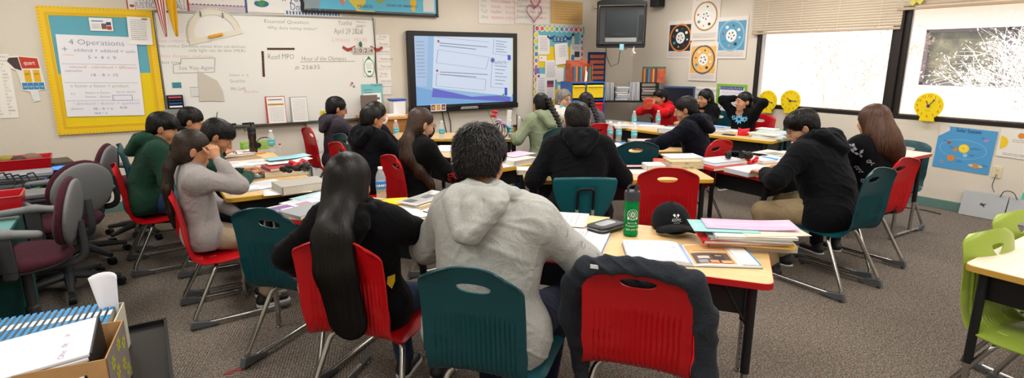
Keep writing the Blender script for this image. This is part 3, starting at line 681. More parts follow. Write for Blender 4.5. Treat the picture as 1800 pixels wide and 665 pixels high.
# pale bushes in sun, each a trunk with forked twigs
def bush(label, x, y, hgt, spread, n, col, seed, twig=0.010, leaf=0.0):
    rs = np.random.RandomState(seed); mb = MB(); tips = []
    def grow(p, d, L, r, dep):
        q = p + d * L; mb.tube([p, (p + q) / 2 + rs.normal(size=3) * L * 0.05, q], [r, r * 0.85, r * 0.7], 5); tips.append(q)
        if dep == 0: return
        for _ in range(3 if dep > 1 else 4):
            dd = unit(d + rs.normal(size=3) * 0.42 + np.array([0, 0, 0.12])); grow(q, dd, L * rs.uniform(0.62, 0.85), r * 0.62, dep - 1)
    t = thing('bush', label, 'bush', (x, y, -0.2), 0)
    for i in range(n):
        a = rs.uniform(0, 2 * PI); grow(np.array([0.05 * math.cos(a), 0.05 * math.sin(a), 0.0]), unit([spread * math.cos(a), spread * math.sin(a), 1.0]), hgt * 0.30, twig * 2.2, 4)
    mb.obj('twigs', mat('twig_' + col, col, 0.7), t)
    if leaf:
        m2 = MB()
        for q in tips:
            for _ in range(3):
                c = q + rs.normal(size=3) * leaf * 1.6; a, b_ = unit(rs.normal(size=3)) * leaf, unit(rs.normal(size=3)) * leaf * 0.5
                m2.add([c - a, c + b_, c + a, c - b_], [(0, 1, 2, 3)])
        m2.obj('foliage', mat('leaf_' + col, col, 0.6), t, smooth=False)
bush('white bush in the sun outside the window with one clock', 11.0, 1.75, 2.9, 0.95, 15, 'efebe6', 5, 0.009, 0.026)  # blown-out sunlight is put into the white of twigs and leaves
bush('tall bare pale shrub outside the window with two clocks', 11.4, 6.3, 3.1, 0.75, 5, 'b09a80', 11, 0.0045, 0.018)
# ------------------------------------------------------------------ tables
def maple(name='maple_laminate', col='dbb880'):
    if name in _M: return _M[name]
    m = mat(name, col, 0.38, spec=0.45); n = m.node_tree.nodes; l = m.node_tree.links; tc = n['Texture Coordinate']
    mp = n.new('ShaderNodeMapping'); mp.inputs['Scale'].default_value = (1.2, 14, 1); l.new(tc.outputs['Object'], mp.inputs['Vector'])
    t = n.new('ShaderNodeTexNoise'); t.inputs['Scale'].default_value = 3; t.inputs['Detail'].default_value = 5; l.new(mp.outputs['Vector'], t.inputs['Vector'])
    h = n.new('ShaderNodeHueSaturation'); h.inputs['Color'].default_value = (*srgb(col), 1); mr = n.new('ShaderNodeMapRange'); mr.inputs['From Min'].default_value = .3; mr.inputs['From Max'].default_value = .7
    mr.inputs['To Min'].default_value = 0.9; mr.inputs['To Max'].default_value = 1.07; l.new(t.outputs['Fac'], mr.inputs['Value']); l.new(mr.outputs['Result'], h.inputs['Value']); l.new(h.outputs['Color'], n['Principled BSDF'].inputs['Base Color'])
    return m
TZ = 0.72
def table(label, corner, deg, length, width, edge, top='dbb880', tray=True, z=TZ, legcut=0.42):
    """corner: one corner; deg: direction of the long side; the short side lies 90 degrees clockwise of it (negative width: counter-clockwise)"""
    a = R(deg); u = np.array([math.cos(a), math.sin(a)]); w = np.array([u[1], -u[0]]) * width
    c = np.array(corner[:2]) + u * length / 2 + w / 2; W = abs(width)
    t = thing('classroom_table', label, 'table', (c[0], c[1], 0), a)
    MB().prism(rrect(length - 0.006, W - 0.006, 0.04, 6), z - 0.026, z).obj('tabletop', maple('laminate_' + top, top), t)
    mb = MB(); o_ = rrect(length, W, 0.043, 6); i_ = rrect(length - 0.008, W - 0.008, 0.039, 6); n = len(o_)
    V = [(x, y, z - 0.028) for x, y in o_] + [(x, y, z - 0.002) for x, y in o_] + [(x, y, z - 0.0005) for x, y in i_] + [(x, y, z - 0.028) for x, y in i_]
    mb.add(V, [(k * n + i, k * n + (i + 1) % n, ((k + 1) % 4) * n + (i + 1) % n, ((k + 1) % 4) * n + i) for k in range(4) for i in range(n)]); mb.obj('edge_band', mat('edge_' + edge, edge, 0.4), t)
    if tray:
        mb = MB(); x0, y0 = length / 2 - 0.11, W / 2 - 0.07; zt, zb = z - 0.03, z - 0.17
        mb.box((0, y0, (zt + zb) / 2), (2 * x0, 0.004, zt - zb)); mb.box((0, -y0, (zt + zb) / 2), (2 * x0, 0.004, zt - zb)); mb.box((x0, 0, (zt + zb) / 2), (0.004, 2 * y0, zt - zb)); mb.box((-x0, 0, (zt + zb) / 2), (0.004, 2 * y0, zt - zb)); mb.box((0, 0, zb), (2 * x0, 2 * y0, 0.004))
        mb.obj('book_box', M_BLACKM, t)
    for sx in (-1, 1):
        for sy in (-1, 1):
            x, y = sx * (length / 2 - 0.075), sy * (W / 2 - 0.06)
            lo = MB().tube([(x, y, z - 0.03), (x, y, z - 0.03 - (z - 0.06) * (1 - legcut) - 0.02)], 0.019, 14).obj('leg', M_BLACKM, t)
            mb = MB().tube([(x, y, z - 0.03 - (z - 0.06) * (1 - legcut)), (x, y, 0.02)], 0.0155, 14)
            mb.obj('leg_insert', M_CHROME, lo); MB().lathe([(0.018, 0.0), (0.018, 0.006), (0.008, 0.012), (0.008, 0.03)], 14, c=(x, y, 0)).obj('glide', M_SILVER, lo)
            if length > 1.53 or legcut < 0.4:
                for q in range(7): MB().ball((x, y - sy * -0.0155 * -1, 0.07 + q * 0.03), (0.0035, 0.002, 0.0035), n=8).obj('pin_hole', M_BLACKM, lo)
            MB().tube([(x, y, z - 0.24), (x - sx * 0.10, y, z - 0.06), (x - sx * 0.13, y, z - 0.035)], 0.005, 6).obj('brace', M_BLACKM, t)
    return t
YE, RE = 'd3a52c', 'b5121c'
table('maple table with a yellow edge where four pupils read, below the whiteboard', (0.39, 3.95), 90, 1.86, 0.62, YE)
table('maple table before the long-haired girl, its end behind the empty teal chair', (0.455, 3.475), -53, 1.16, -0.60, RE)
table('maple table with a thick red edge carrying the green bottle and the black cap', (1.12, 2.45), -54, 1.54, -0.66, RE)
table('maple table holding the pink-topped book, beside the girl in the black mask', (2.76, 3.90), 97, 1.40, -0.62, YE)
table('maple table before the pupil in the plain black hoodie with taped paper along it', (2.30, 3.37), -31, 1.42, -0.42, YE)
table('maple table with the water bottles in the middle of the room', (3.50, 4.16), -32, 1.05, -0.60, YE)
table('pale table with a red edge and headphones, between the two back-to-back groups', (5.35, 2.44), 180, 1.50, 0.60, RE)
table('maple table below the shelf of folders where the pupil in red sits', (5.16, 5.85), -87, 1.15, -0.60, YE)
table('maple table with the red paper box where the girl with raised arms sits', (5.50, 4.62), -82, 1.05, -0.60, YE)
table('maple table under the wide screen with tissue boxes and flowers', (3.48, 5.20), 145, 1.50, 0.55, YE)
table('small pink-topped table with a red edge near the solar system poster', (5.93, 2.17), 90, 1.1, -0.46, RE, top='ecd2c4', z=0.765)
table('pale bare table with a wooden edge beside the lime green chairs', (2.945, 0.90), 0, 1.5, 0.62, 'bd9440', top='e6d6c6', legcut=0.36)
# ------------------------------------------------------------------ cantilever school chairs
def shell(name, m, t, style='teal'):
    prof = [(0.235, 0.415), (0.228, 0.438), (0.20, 0.452), (0.10, 0.452), (0.0, 0.444), (-0.10, 0.440), (-0.165, 0.446), (-0.205, 0.472), (-0.220, 0.52), (-0.225, 0.58), (-0.230, 0.66), (-0.238, 0.74), (-0.250, 0.81), (-0.264, 0.862), (-0.274, 0.888)]
    P = [Vector((0, y, z)) for y, z in prof]
    Pr = []
    for i in range(len(P) - 1):     # Catmull-Rom resample
        p0, p1, p2, p3 = P[max(i - 1, 0)], P[i], P[i + 1], P[min(i + 2, len(P) - 1)]
        K_ = 5 if i < 9 else 12
        for k in range(K_):
            q = k / K_; Pr.append(0.5 * ((2 * p1) + (-p0 + p2) * q + (2 * p0 - 5 * p1 + 4 * p2 - p3) * q * q + (-p0 + 3 * p1 - 3 * p2 + p3) * q ** 3))
    Pr.append(P[-1]); n = len(Pr); L = [0]
    for i in range(1, n): L.append(L[-1] + (Pr[i] - Pr[i - 1]).length)
    tot = L[-1]; nu = 61; V = np.zeros((n, nu, 3))
    for i in range(n):
        v = L[i] / tot; T = (Pr[min(i + 1, n - 1)] - Pr[max(i - 1, 0)]).normalized(); N = Vector((0, T.z, -T.y)) * -1
        z = Pr[i].z; back = max(0, min(1, (z - 0.47) / 0.15))
        hw = 0.222 - 0.024 * back; e = (tot - L[i]) / 0.060; f = L[i] / 0.06
        if e < 1: hw *= (1 - (1 - max(e, 0.0)) ** 2.4 * 0.30)
        if f < 1: hw *= (1 - (1 - f) ** 2.5 * 0.22)
        mid = math.exp(-((z - 0.50) / 0.06) ** 2) * (1 if Pr[i].y < -0.1 else 0); hw *= 1 - 0.10 * mid
        for j in range(nu):
            u = -1 + 2 * j / (nu - 1); dish = 0.028 * u * u * (0.5 + 0.5 * back) + 0.010 * u ** 6
            rib = 0.0035 * math.sin(u * hw / 0.0098 * PI) * max(0, min(1, (0.74 - z) / 0.05)) * (1 if Pr[i].y < -0.15 else 0) * (1 if abs(u) < 0.86 else 0)
            p = Pr[i] + N * (-dish * -1.0 + rib); V[i, j] = (u * hw, p.y, p.z + (0.010 * (1 - u * u) if e < 1 else 0) * (1 - max(e, 0)) if e < 1 else p.z)
    F = []
    # the handle slot, flat above and rounded below: a block of the grid is left out and a band of faces runs from its edge to the slot's rim
    La = np.array(L); sv = tot - La - 0.068; hx, hd = (0.046, 0.046) if style == 'lime' else (0.066, 0.026); rows_ = [i for i in range(n) if -0.024 < sv[i] < hd + 0.02]; i0, i1 = rows_[0], rows_[-1]; cols = [j for j in range(nu) if abs(V[(i0 + i1) // 2, j, 0]) < hx + 0.018]; j0, j1 = cols[0], cols[-1]
    for i in range(n - 1):
        for j in range(nu - 1):
            if not (i0 <= i < i1 and j0 <= j < j1): F.append((i * nu + j, i * nu + j + 1, (i + 1) * nu + j + 1, (i + 1) * nu + j))
    ring = [(i0, j) for j in range(j0, j1)] + [(i, j1) for i in range(i0, i1)] + [(i1, j) for j in range(j1, j0, -1)] + [(i, j0) for i in range(i1, i0, -1)]
    def at(x, s_):
        r = float(np.interp(tot - 0.068 - s_, La, np.arange(n))); k = min(int(r), n - 2); f = r - k; o = []
        for q in (k, k + 1): o.append(np.array([x, np.interp(x, V[q, :, 0], V[q, :, 1]), np.interp(x, V[q, :, 0], V[q, :, 2])]))
        return o[0] * (1 - f) + o[1] * f
    ext = []
    for m_ in (0.5, 1.0):
        for (i, j) in ring:
            bx, bs = V[i, j, 0], sv[i] - 0.006; lo_, hi_ = 0.0, 1.0
            for _ in range(24):
                t_ = (lo_ + hi_) / 2; x_, s_ = t_ * bx, t_ * bs
                if abs(x_ / (hx * (1 - (0.45 * s_ / hd if style == 'lime' and s_ > 0 else 0)))) ** 2.4 + abs(s_ / (hd if s_ > 0 else 0.013)) ** 2.2 < 1: lo_ = t_
                else: hi_ = t_
            t_ = 1 + (lo_ - 1) * m_; ext.append(at(t_ * bx, t_ * bs + 0.006))
    N_ = len(ring); base = n * nu; A_ = [i * nu + j for i, j in ring]
    for lay in (0, 1):
        B_ = [base + lay * N_ + k for k in range(N_)]
        for k in range(N_): F.append((A_[k], A_[(k + 1) % N_], B_[(k + 1) % N_], B_[k]))
        A_ = B_
    V = np.concatenate([V.reshape(-1, 3), np.array(ext)])
    mb = MB(); mb.add(V.reshape(-1, 3), F); me = mb.mesh(name)
    o = link(name, me, m, t); so = o.modifiers.new('thickness', 'SOLIDIFY'); so.thickness = 0.007; so.offset = 0
    me2 = bpy.data.meshes.new_from_object(o.evaluated_get(bpy.context.evaluated_depsgraph_get())); o.modifiers.clear(); o.data = me2; me2.set_sharp_from_angle(angle=R(50))
    return o
M_GREY = mat('grey_plastic', '55585b', 0.5)
_CH = {}
def plastic(c): return mat('chair_plastic_' + c, c, 0.34, bump=0.05, scale=500, spec=0.5)
def school_chair(label, x, y, face, col, z=0.0, group=None):
    """face: degrees clockwise from +Y the sitter looks"""
    if col in _CH: return again(_CH[col], (x, y, z), -R(face), label)
    t = thing('school_chair', label, 'chair', (x, y, z), -R(face)); _CH[col] = t
    shell('seat_shell', plastic(col), t, 'lime' if col == LIME else 'slot')
    pts = [(-0.235, 0.30, 0.028), (-0.235, -0.285, 0.034), (-0.172, -0.085, 0.405), (0.172, -0.085, 0.405), (0.235, -0.285, 0.034), (0.235, 0.30, 0.028)]
    MB().tube(bend(pts, 0.07, 7), 0.0135, 12).obj('frame', M_CHROME, t)
    for q in (-1, 1):
        MB().tube(bend([(q * 0.10, -0.085, 0.415), (q * 0.10, 0.17, 0.425)], 0.02), 0.009, 8).obj('seat_rail', M_BLACKM, t)
        MB().box((q * 0.10, -0.10, 0.428), (0.05, 0.05, 0.03)).obj('bracket', plastic(col), t, bevel=0.006)
        mb = MB(); mb.add([(q * 0.235 + a, b, c) for a in (-0.017, 0.017) for b, c in ((-0.30, 0.014), (-0.13, 0.012), (-0.13, 0.030), (-0.21, 0.050), (-0.285, 0.064))],
                          [(0, 1, 2, 3, 4), (9, 8, 7, 6, 5), (0, 5, 6, 1), (1, 6, 7, 2), (2, 7, 8, 3), (3, 8, 9, 4), (4, 9, 5, 0)]); mb.obj('heel_cap', M_GREY, t, bevel=0.004)
        MB().tube([(q * 0.235, 0.24, 0.029), (q * 0.235, 0.33, 0.027)], 0.0165, 10).obj('toe_cap', M_GREY, t)
        for yy in (-0.27, 0.30): MB().lathe([(0.013, 0.0), (0.014, 0.006), (0.007, 0.010), (0.007, 0.02)], 12, c=(q * 0.235, yy, 0)).obj('glide', M_SILVER, t)
    return t
RED, TEAL, LIME = 'b80d16', '08424a', '9ab046'
# ------------------------------------------------------------------ maroon office chairs
M_MAROON = fabric('maroon_upholstery', '44202a', 0.10, 0.10)
M_OGREY = mat('office_grey_plastic', '6b6c6d', 0.55, bump=0.05, scale=300); M_ODARK = mat('office_dark_plastic', '3a3b3e', 0.5)
_OC = []
def office_chair(label, x, y, face, z=0.0):
    if _OC: return again(_OC[0], (x, y, z), -R(face), label)
    t = thing('office_chair', label, 'chair', (x, y, z), -R(face)); _OC.append(t)
    F = Field(); F.egg((0, 0.02, 0.50), (0.26, 0.25, 0.05), k=.02); F.egg((0, -0.02, 0.50), (0.25, 0.20, 0.055), k=.03); F.build(0.009); V, Q = F.surf(); link('seat', npmesh('seat', V, Q, [M_MAROON]), parent=t)
    F = Field(); F.egg((0, 0.02, 0.474), (0.255, 0.245, 0.03), k=.02); F.build(0.009); V, Q = F.surf(); link('seat_pan', npmesh('seat_pan', V, Q, [M_ODARK]), parent=t)
    F = Field(); A = rotx(R(10)); F.egg((0, -0.235, 0.75), (0.225, 0.042, 0.195), A, 0.02); F.egg((0, -0.222, 0.68), (0.19, 0.042, 0.12), A, 0.03); F.build(0.009); V, Q = F.surf(); link('backrest', npmesh('backrest', V, Q, [M_MAROON]), parent=t)
    F = Field(); F.egg((0, -0.262, 0.74), (0.218, 0.034, 0.188), A, 0.02); F.build(0.009); V, Q = F.surf(); link('back_shell', npmesh('back_shell', V, Q, [M_OGREY]), parent=t)
    MB().tube(bend([(0, -0.285, 0.68), (0, -0.29, 0.44), (0, -0.05, 0.42)], 0.08), 0.022, 10).obj('back_bar', M_ODARK, t)
    MB().lathe([(0.035, 0.06), (0.035, 0.20), (0.026, 0.21), (0.026, 0.42), (0.07, 0.43), (0.07, 0.46)], 16).obj('column', M_ODARK, t)
    for q in (-1, 1):
        F = Field(); pa = [(q * 0.285, -0.15, 0.695), (q * 0.29, -0.02, 0.712), (q * 0.285, 0.16, 0.70)]
        F.cone(pa[0], pa[1], 0.030, 0.034, 0.02, (0, 0, 1), 0.7); F.cone(pa[1], pa[2], 0.034, 0.026, 0.02, (0, 0, 1), 0.7); F.build(0.008); V, Q = F.surf(); ar = link('armrest', npmesh('armrest', V, Q, [M_OGREY]), parent=t)
        MB().box((q * 0.285, -0.01, 0.60), (0.03, 0.075, 0.20)).box((q * 0.275, -0.01, 0.51), (0.045, 0.06, 0.10)).obj('arm_post', M_ODARK, ar, bevel=0.006)
        MB().tube([(q * 0.27, -0.01, 0.455), (q * 0.08, -0.01, 0.45)], 0.014, 8).obj('arm_bracket', M_ODARK, ar)
    mb = MB()
    for i in range(5):
        a = 2 * PI * i / 5 + 0.3; c, s_ = math.cos(a), math.sin(a)
        mb.tube([(0.03 * c, 0.03 * s_, 0.115), (0.16 * c, 0.16 * s_, 0.10), (0.30 * c, 0.30 * s_, 0.075)], [0.032, 0.026, 0.018], 8)
        MB().tube([(0.30 * c - 0.022 * s_, 0.30 * s_ + 0.022 * c, 0.028), (0.30 * c + 0.022 * s_, 0.30 * s_ - 0.022 * c, 0.028)], 0.028, 14).obj('caster', M_BLACKM, t)
    mb.obj('star_base', M_ODARK, t)
    return t
# ------------------------------------------------------------------ chairs in the room
def SC(lb, x, y, f, c):
    o = school_chair(lb, x, y, f, c); k = 0.93 if (c == LIME or 'pink-topped' in lb or 'fleece' in lb or 'dark green' in lb) else 1.0; o.scale = (k, k, k); return o
SC('red shell chair of the pupil in the dark green hoodie', 0.05, 5.12, 86, RED)
SC('red shell chair of the girl in the grey fleece', 0.35, 3.91, 86, RED)
SC('light blue-grey shell chair between the grey fleece and the green hoodie', 0.36, 4.46, 88, '5f8f9b')
SC('empty dark teal shell chair beside the long-haired girl', 0.66, 3.02, 53, TEAL)
SC('red shell chair under the girl with waist-long black hair', 0.79, 2.365, 47, RED)
SC('dark teal shell chair of the pupil in the light grey hoodie', 1.10, 1.79, 52, TEAL)
SC('red shell chair with a dark jacket hung over its back', 1.62, 1.50, 54, RED)
SC('empty red shell chair beyond the black cap and green bottle', 3.04, 2.73, 40, RED)
SC('empty teal shell chair in front of the water bottles', 3.68, 3.76, 24, TEAL)
SC('red shell chair of the pupil in navy leaning on the table', 4.22, 3.46, -4, RED)
SC('dark teal shell chair of the girl in the sage green hoodie', 3.62, 4.93, 4, TEAL)
SC('red shell chair of the girl in the plaid jacket', 4.26, 5.0, 10, RED)
SC('red shell chair of the girl in the black face mask', 1.80, 3.98, 88, RED)
SC('dark teal shell chair of the heavy-set pupil in khaki trousers', 4.03, 2.04, 2, TEAL)
SC('red shell chair of the girl with the rose print hoodie', 4.60, 2.13, 2, RED)
SC('dark teal shell chair standing alone by the small pink-topped table', 5.86, 2.46, -88, TEAL)
SC('teal shell chair behind the stack of papers, under the yellow clocks', 6.42, 3.86, -95, TEAL)
SC('red shell chair of the girl with her arms behind her head', 6.42, 4.42, -88, RED)
SC('teal shell chair of the pupil with chin-length hair by the speech poster', 6.40, 5.02, -88, TEAL)
SC('red shell chair of the pupil in the red hoodie', 6.25, 5.70, -92, RED)
SC('red shell chair of the pupil in the black hoodie facing the screen', 1.66, 4.88, 84, RED)
SC('teal shell chair of the girl in the white face mask', 1.86, 5.42, 84, TEAL)
SC('red shell chair of the pupil in glasses by the whiteboard', 1.72, 6.12, 86, RED)
SC('teal shell chair of the pupil sitting nearest the whiteboard pens', 0.10, 5.78, 88, TEAL)
SC('teal shell chair of the grey-haired woman', 4.58, 5.92, 178, TEAL)
SC('lime green shell chair nearer the middle of the room, behind the bare table', 3.17, 0.64, 192, LIME)
SC('lime green shell chair nearer the window wall, behind the bare table', 3.70, 0.70, 190, LIME)
office_chair('maroon office chair standing nearest the camera by the teal desk', -0.66, 4.06, -84)
office_chair('maroon office chair showing the whole of its grey back shell', -0.56, 4.84, -42)
office_chair('maroon office chair behind the one with its grey shell turned to us', -0.52, 5.55, -75)
office_chair('maroon office chair half hidden by the dark green hoodie', -0.12, 6.12, -60)
# the steel-handled teal chair of another make
def bar_chair(label, x, y, face):
    t = thing('bar_back_chair', label, 'chair', (x, y, 0), -R(face)); m = plastic('0e5a62')
    nu, nv = 33, 25; V = []; F = []
    for i in range(nv):
        v = i / (nv - 1); z = 0.50 + 0.335 * v; hw = 0.215 * (1 - 0.55 * (1 - v) ** 2.2) * (1 if v < 0.93 else 1 - 0.5 * ((v - 0.93) / 0.07) ** 3 * 0.12); yb = -0.245 - 0.055 * v
        for j in range(nu):
            u = -1 + 2 * j / (nu - 1); groove = 0.010 * math.exp(-((abs(u * hw) - 0.055 - 0.0 * v) / 0.02) ** 2) * (1 if v < 0.78 else max(0, 1 - (v - 0.78) / 0.06))
            V.append((u * hw, yb + 0.045 * u * u + groove, z - 0.012 * u * u * v + (0.004 if v > 0.96 else 0)))
    for i in range(nv - 1):
        for j in range(nu - 1): F.append((i * nu + j, i * nu + j + 1, (i + 1) * nu + j + 1, (i + 1) * nu + j))
    o = MB().add(V, F).obj('backrest', m, t); so = o.modifiers.new('t', 'SOLIDIFY'); so.thickness = 0.009
    F_ = Field(); F_.cone((-0.13, -0.06, 0.452), (0.13, -0.06, 0.452), 0.10, 0.10, 0.03, (0, 0, 1), 0.16); F_.cone((-0.12, 0.12, 0.455), (0.12, 0.12, 0.455), 0.10, 0.10, 0.03, (0, 0, 1), 0.16); F_.build(0.008); V_, Q = F_.surf(); link('seat', npmesh('seat', V_, Q, [m]), parent=t)
    MB().tube(bend([(-0.052, -0.268, 0.60), (-0.052, -0.312, 0.765), (0.052, -0.312, 0.765), (0.052, -0.268, 0.60)], 0.03), 0.010, 10).obj('handle_loop', M_BLACKM, t)
    for q in (-1, 1):
        MB().tube([(q * 0.052, -0.272, 0.62), (q * 0.052, -0.262, 0.50), (q * 0.052, -0.20, 0.42)], 0.0105, 10).obj('back_post', mat('cream_metal', 'c9c4b4', 0.35, metal=0.5), t)
        MB().tube(bend([(q * 0.16, -0.14, 0.43), (q * 0.21, -0.24, 0.01)], 0.01), 0.011, 10).obj('leg', M_CHROME, t)
        MB().tube(bend([(q * 0.16, 0.14, 0.43), (q * 0.20, 0.22, 0.01)], 0.01), 0.011, 10).obj('leg', M_CHROME, t)
    MB().tube([(-0.16, -0.14, 0.428), (0.16, -0.14, 0.428)], 0.010, 8).tube([(-0.16, 0.14, 0.428), (0.16, 0.14, 0.428)], 0.010, 8).obj('seat_frame', M_CHROME, t)
    return t
bar_chair('teal chair with a black handle loop on its back, under the broad black hoodie', 2.545, 3.03, 33)
# ------------------------------------------------------------------ things people wear
def glasses(info, col='1a1a1e'):
    H = info['H']; mb = MB()
    for q in (1, -1):
        mb.tube([H((q * (0.0315 + 0.021 * math.cos(a)), 0.104 - 0.012 * abs(math.cos(a) * 0.5 + 0.5), 0.0 + 0.0155 * math.sin(a))) for a in [2 * PI * k / 14 for k in range(14)]], 0.0019, 6, closed=True)
        mb.tube([H((q * 0.052, 0.094, 0.006)), H((q * 0.072, 0.06, 0.008)), H((q * 0.080, 0.0, 0.006)), H((q * 0.077, -0.02, -0.006))], 0.0019, 6)
    mb.tube([H((-0.011, 0.104, 0.004)), H((0, 0.107, 0.007)), H((0.011, 0.104, 0.004))], 0.0018, 6)
    mb.obj('glasses', mat('spectacle_' + col, col, 0.3), info['P'])
def mask(info, col='16161a'):
    H, RH = info['H'], info['RH']; F = Field(); h = info['hs']
    F.egg(H((0, 0.034, -0.058)), np.array([0.055, 0.074, 0.054]) * h, RH, 0.01); F.egg(H((0, 0.085, -0.035)), np.array([0.026, 0.034, 0.03]) * h, RH, 0.02)
    F.egg(H((0, -0.035, -0.05)), np.array([0.1, 0.07, 0.1]) * h, RH, 0.004, True); F.build(0.0045); V, Q = F.surf(); o = link('face_mask', npmesh('face_mask', V, Q, [mat('mask_' + col, col, 0.8, bump=0.3, scale=150)]), parent=info['P'])
    mb = MB()
    for q in (1, -1): mb.tube([H((q * 0.050, 0.05, -0.03)), H((q * 0.072, 0.012, 0.014)), H((q * 0.080, -0.02, -0.01)), H((q * 0.056, 0.035, -0.075))], 0.0014, 5)
    mb.obj('ear_loop', mat('mask_' + col, col, 0.8), o)
def motif(info, pts, polys, name, col, field=None, off=0.010):
    """flat shapes printed on cloth: pts are body-space anchor, axes; polys in that plane"""
    F = field or info['T']; P0, ax, ay = [np.array(q, float) for q in pts]; mb = MB()
    for poly in polys: mb.add([P0 + ax * x + ay * y for x, y in poly], [tuple(range(len(poly)))])
    V = np.concatenate(mb.v)
    for _ in range(9): V = V - F.grad(V) * (F.sample(V) - off)[:, None]
    if np.abs(F.sample(V) - off).max() > 0.03: return None
    mb.v = [V]; return mb.obj(name, mat('print_' + col, col, 0.8), info['P'], smooth=False)
G9 = 'grey_heather'
RECT = []
def who(label, x, y, face, tgt, **k):
    i = person(label, x, y, face, **k); a = -R(face); h = rotzz(a) @ i['hc'] + np.array([x, y, 0]); v = h - EYE; w = v @ _f
    RECT.append((label[:44], (round(900 + 1000 * (v @ _r) / w), round(332.5 - 1000 * (v @ _u) / w)), tgt)); return i
HS = dict(kind='short', n=1400, len=0.045, lift=0.010, w=0.0026)
# 1-4 the table on the near side of the whiteboard
who('person in a dark green hoodie and blue jeans seated on a red chair', -0.06, 5.13, 88, (283, 222), s=0.94, g=1.1, lean=12, bendd=12, head=(8, 24, 0), top=('hoodie', 'bottle_green', '1d3a2c'), legs='2b3e5c', skin='b07c5c',
    hair=dict(HS, bangs=True), rh=(0.14, 0.34, 0.62), lh=(-0.16, 0.36, 0.62), feet=((0.10, 0.30), (-0.10, 0.34)), vox=0.006)
who('person with short dark hair in black, behind the dark green hoodie', 0.15, 5.72, 88, (337, 207), s=0.93, lean=16, bendd=10, head=(10, 26, 0), top=('hoodie', 'black_cloth', '0c0c0f'), skin='b98464', hair=dict(HS), rh=(0.15, 0.42, 0.77), lh=(-0.15, 0.42, 0.77), vox=0.007)
who('person with a bowl haircut in a plain green sweater bent over a book', 0.23, 4.50, 84, (380, 240), s=0.93, lean=13, bendd=14, head=(12, 34, 0), top=('sweater', 'pine_green', '24453a'), hood=False, skin='a87454',
    hair=dict(HS, bangs=True, n=1800), rh=(0.10, 0.38, 0.775), lh=(-0.06, 0.38, 0.775), rp=(1, -0.2, -0.5), vox=0.006)
def g4x(i):
    H = i['H']
who('person in a light grey fleece and khaki trousers with a long brown ponytail', 0.235, 3.93, 84, (338, 268), s=0.87, lean=-4, bendd=4, head=(4, 16, 0), top=('fleece', 'grey_fleece', '9a9492'), hood=False, legs='a3927a', skin='c08a68', shoe='1c1b1d',
    hair=dict(kind='tail', knot=(0, -0.13, -0.045), col='2a1e17', n=2200, steps=10, len=0.20, lift=0.003, w=0.0018, jit=0.08, k=0.02, path=[(-0.0, -0.10, -0.03, 0.030, 1.0), (0.0, -0.145, -0.10, 0.034, 0.8), (0.01, -0.165, -0.22, 0.036, 0.8), (0.01, -0.165, -0.36, 0.026, 0.8), (0.01, -0.155, -0.46, 0.010, 0.8)]),
    rh=(0.115, 0.105, 1.00), rp=(0.5, 1.0, -0.9), rhd=(-0.15, -0.1, 1), rhn=(0.9, 0.35, 0.2), lh=(-0.05, 0.24, 0.60), lhd=(0.6, 0.7, -0.2), curl=48, feet=((0.13, 0.30), (-0.05, 0.34)), vox=0.0055)
# the near table
def on_body(i, base, u, v, push=0.15):
    """a point off the cloth on the side that faces the room's camera end, with axes lying along the cloth"""
    n = unit(i['cam'] * np.array([1, 1, 0.3])); ax = unit(np.cross((0, 0, 1), n)); ay = np.cross(n, ax); return base + n * push + ax * u + ay * v, ax, ay
def g9x(i):
    a, e, w = i['arms'][1]
    for k_, (f, o, sc, c) in enumerate(((0.75, 0.0, 1.0, 'd98fb4'), (0.95, -0.018, 0.8, 'c9788f'), (0.9, 0.03, 0.6, 'e0a0bc'))):
        p, ax, ay = on_body(i, e + (w - e) * f, o, 0, 0.05); motif(i, (p, ax, ay), petals(7, 0.008 * sc, 0.034 * sc, 0.006 * sc, k_), 'flower_print', c)
    p, ax, ay = on_body(i, e + (w - e) * 0.78, 0, 0, 0.05); motif(i, (p, ax, ay), [[(0.008 * math.cos(t), 0.008 * math.sin(t)) for t in np.linspace(0, 2 * PI, 9)[:-1]]], 'flower_heart', 'd6b24a', off=0.0115)
    p, ax, ay = on_body(i, i['hip'] + np.array([0, 0, 0.13]), 0.10, 0); motif(i, (p, ax, ay), [[(-0.022, 0.028), (0.022, 0.028), (0.024, -0.005), (0.0, -0.032), (-0.024, -0.005)]], 'yellow_crest', 'd8b21c')
who('person with waist-long straight black hair in a black hoodie, seen from behind', 0.76, 2.355, 47, (614, 312), s=0.92, g=1.12, lean=-7, bendd=0, head=(0, 6, 0), headoff=(-0.03, 0, 0), top=('hoodie', 'black_jersey', '08080a'), legs='2c3a52', skin='c08a68', hood=True,
    hair=dict(kind='long', col='0c0807', n=7000, steps=26, len=0.62, cut=0.75, lift=0.006, w=0.0015, jit=0.06, k=0.035, thick=0.006, path=[(0.0, -0.02, 0.02, 0.080, 1.0), (0.0, -0.05, -0.07, 0.086, 0.8), (0.01, -0.12, -0.14, 0.088, 0.55), (0.02, -0.195, -0.20, 0.086, 0.40), (0.035, -0.215, -0.32, 0.086, 0.30), (0.06, -0.190, -0.53, 0.086, 0.24)]),
    rh=(0.25, 0.34, 0.77), rp=(1, -0.3, -0.4), lh=(-0.33, 0.03, 0.62), lp=(-0.4, -1, 0.2), lhd=(-0.4, 0.3, -0.8), feet=((0.20, 0.32), (0.02, 0.30)), vox=0.005, drape=1.25, extra=g9x)
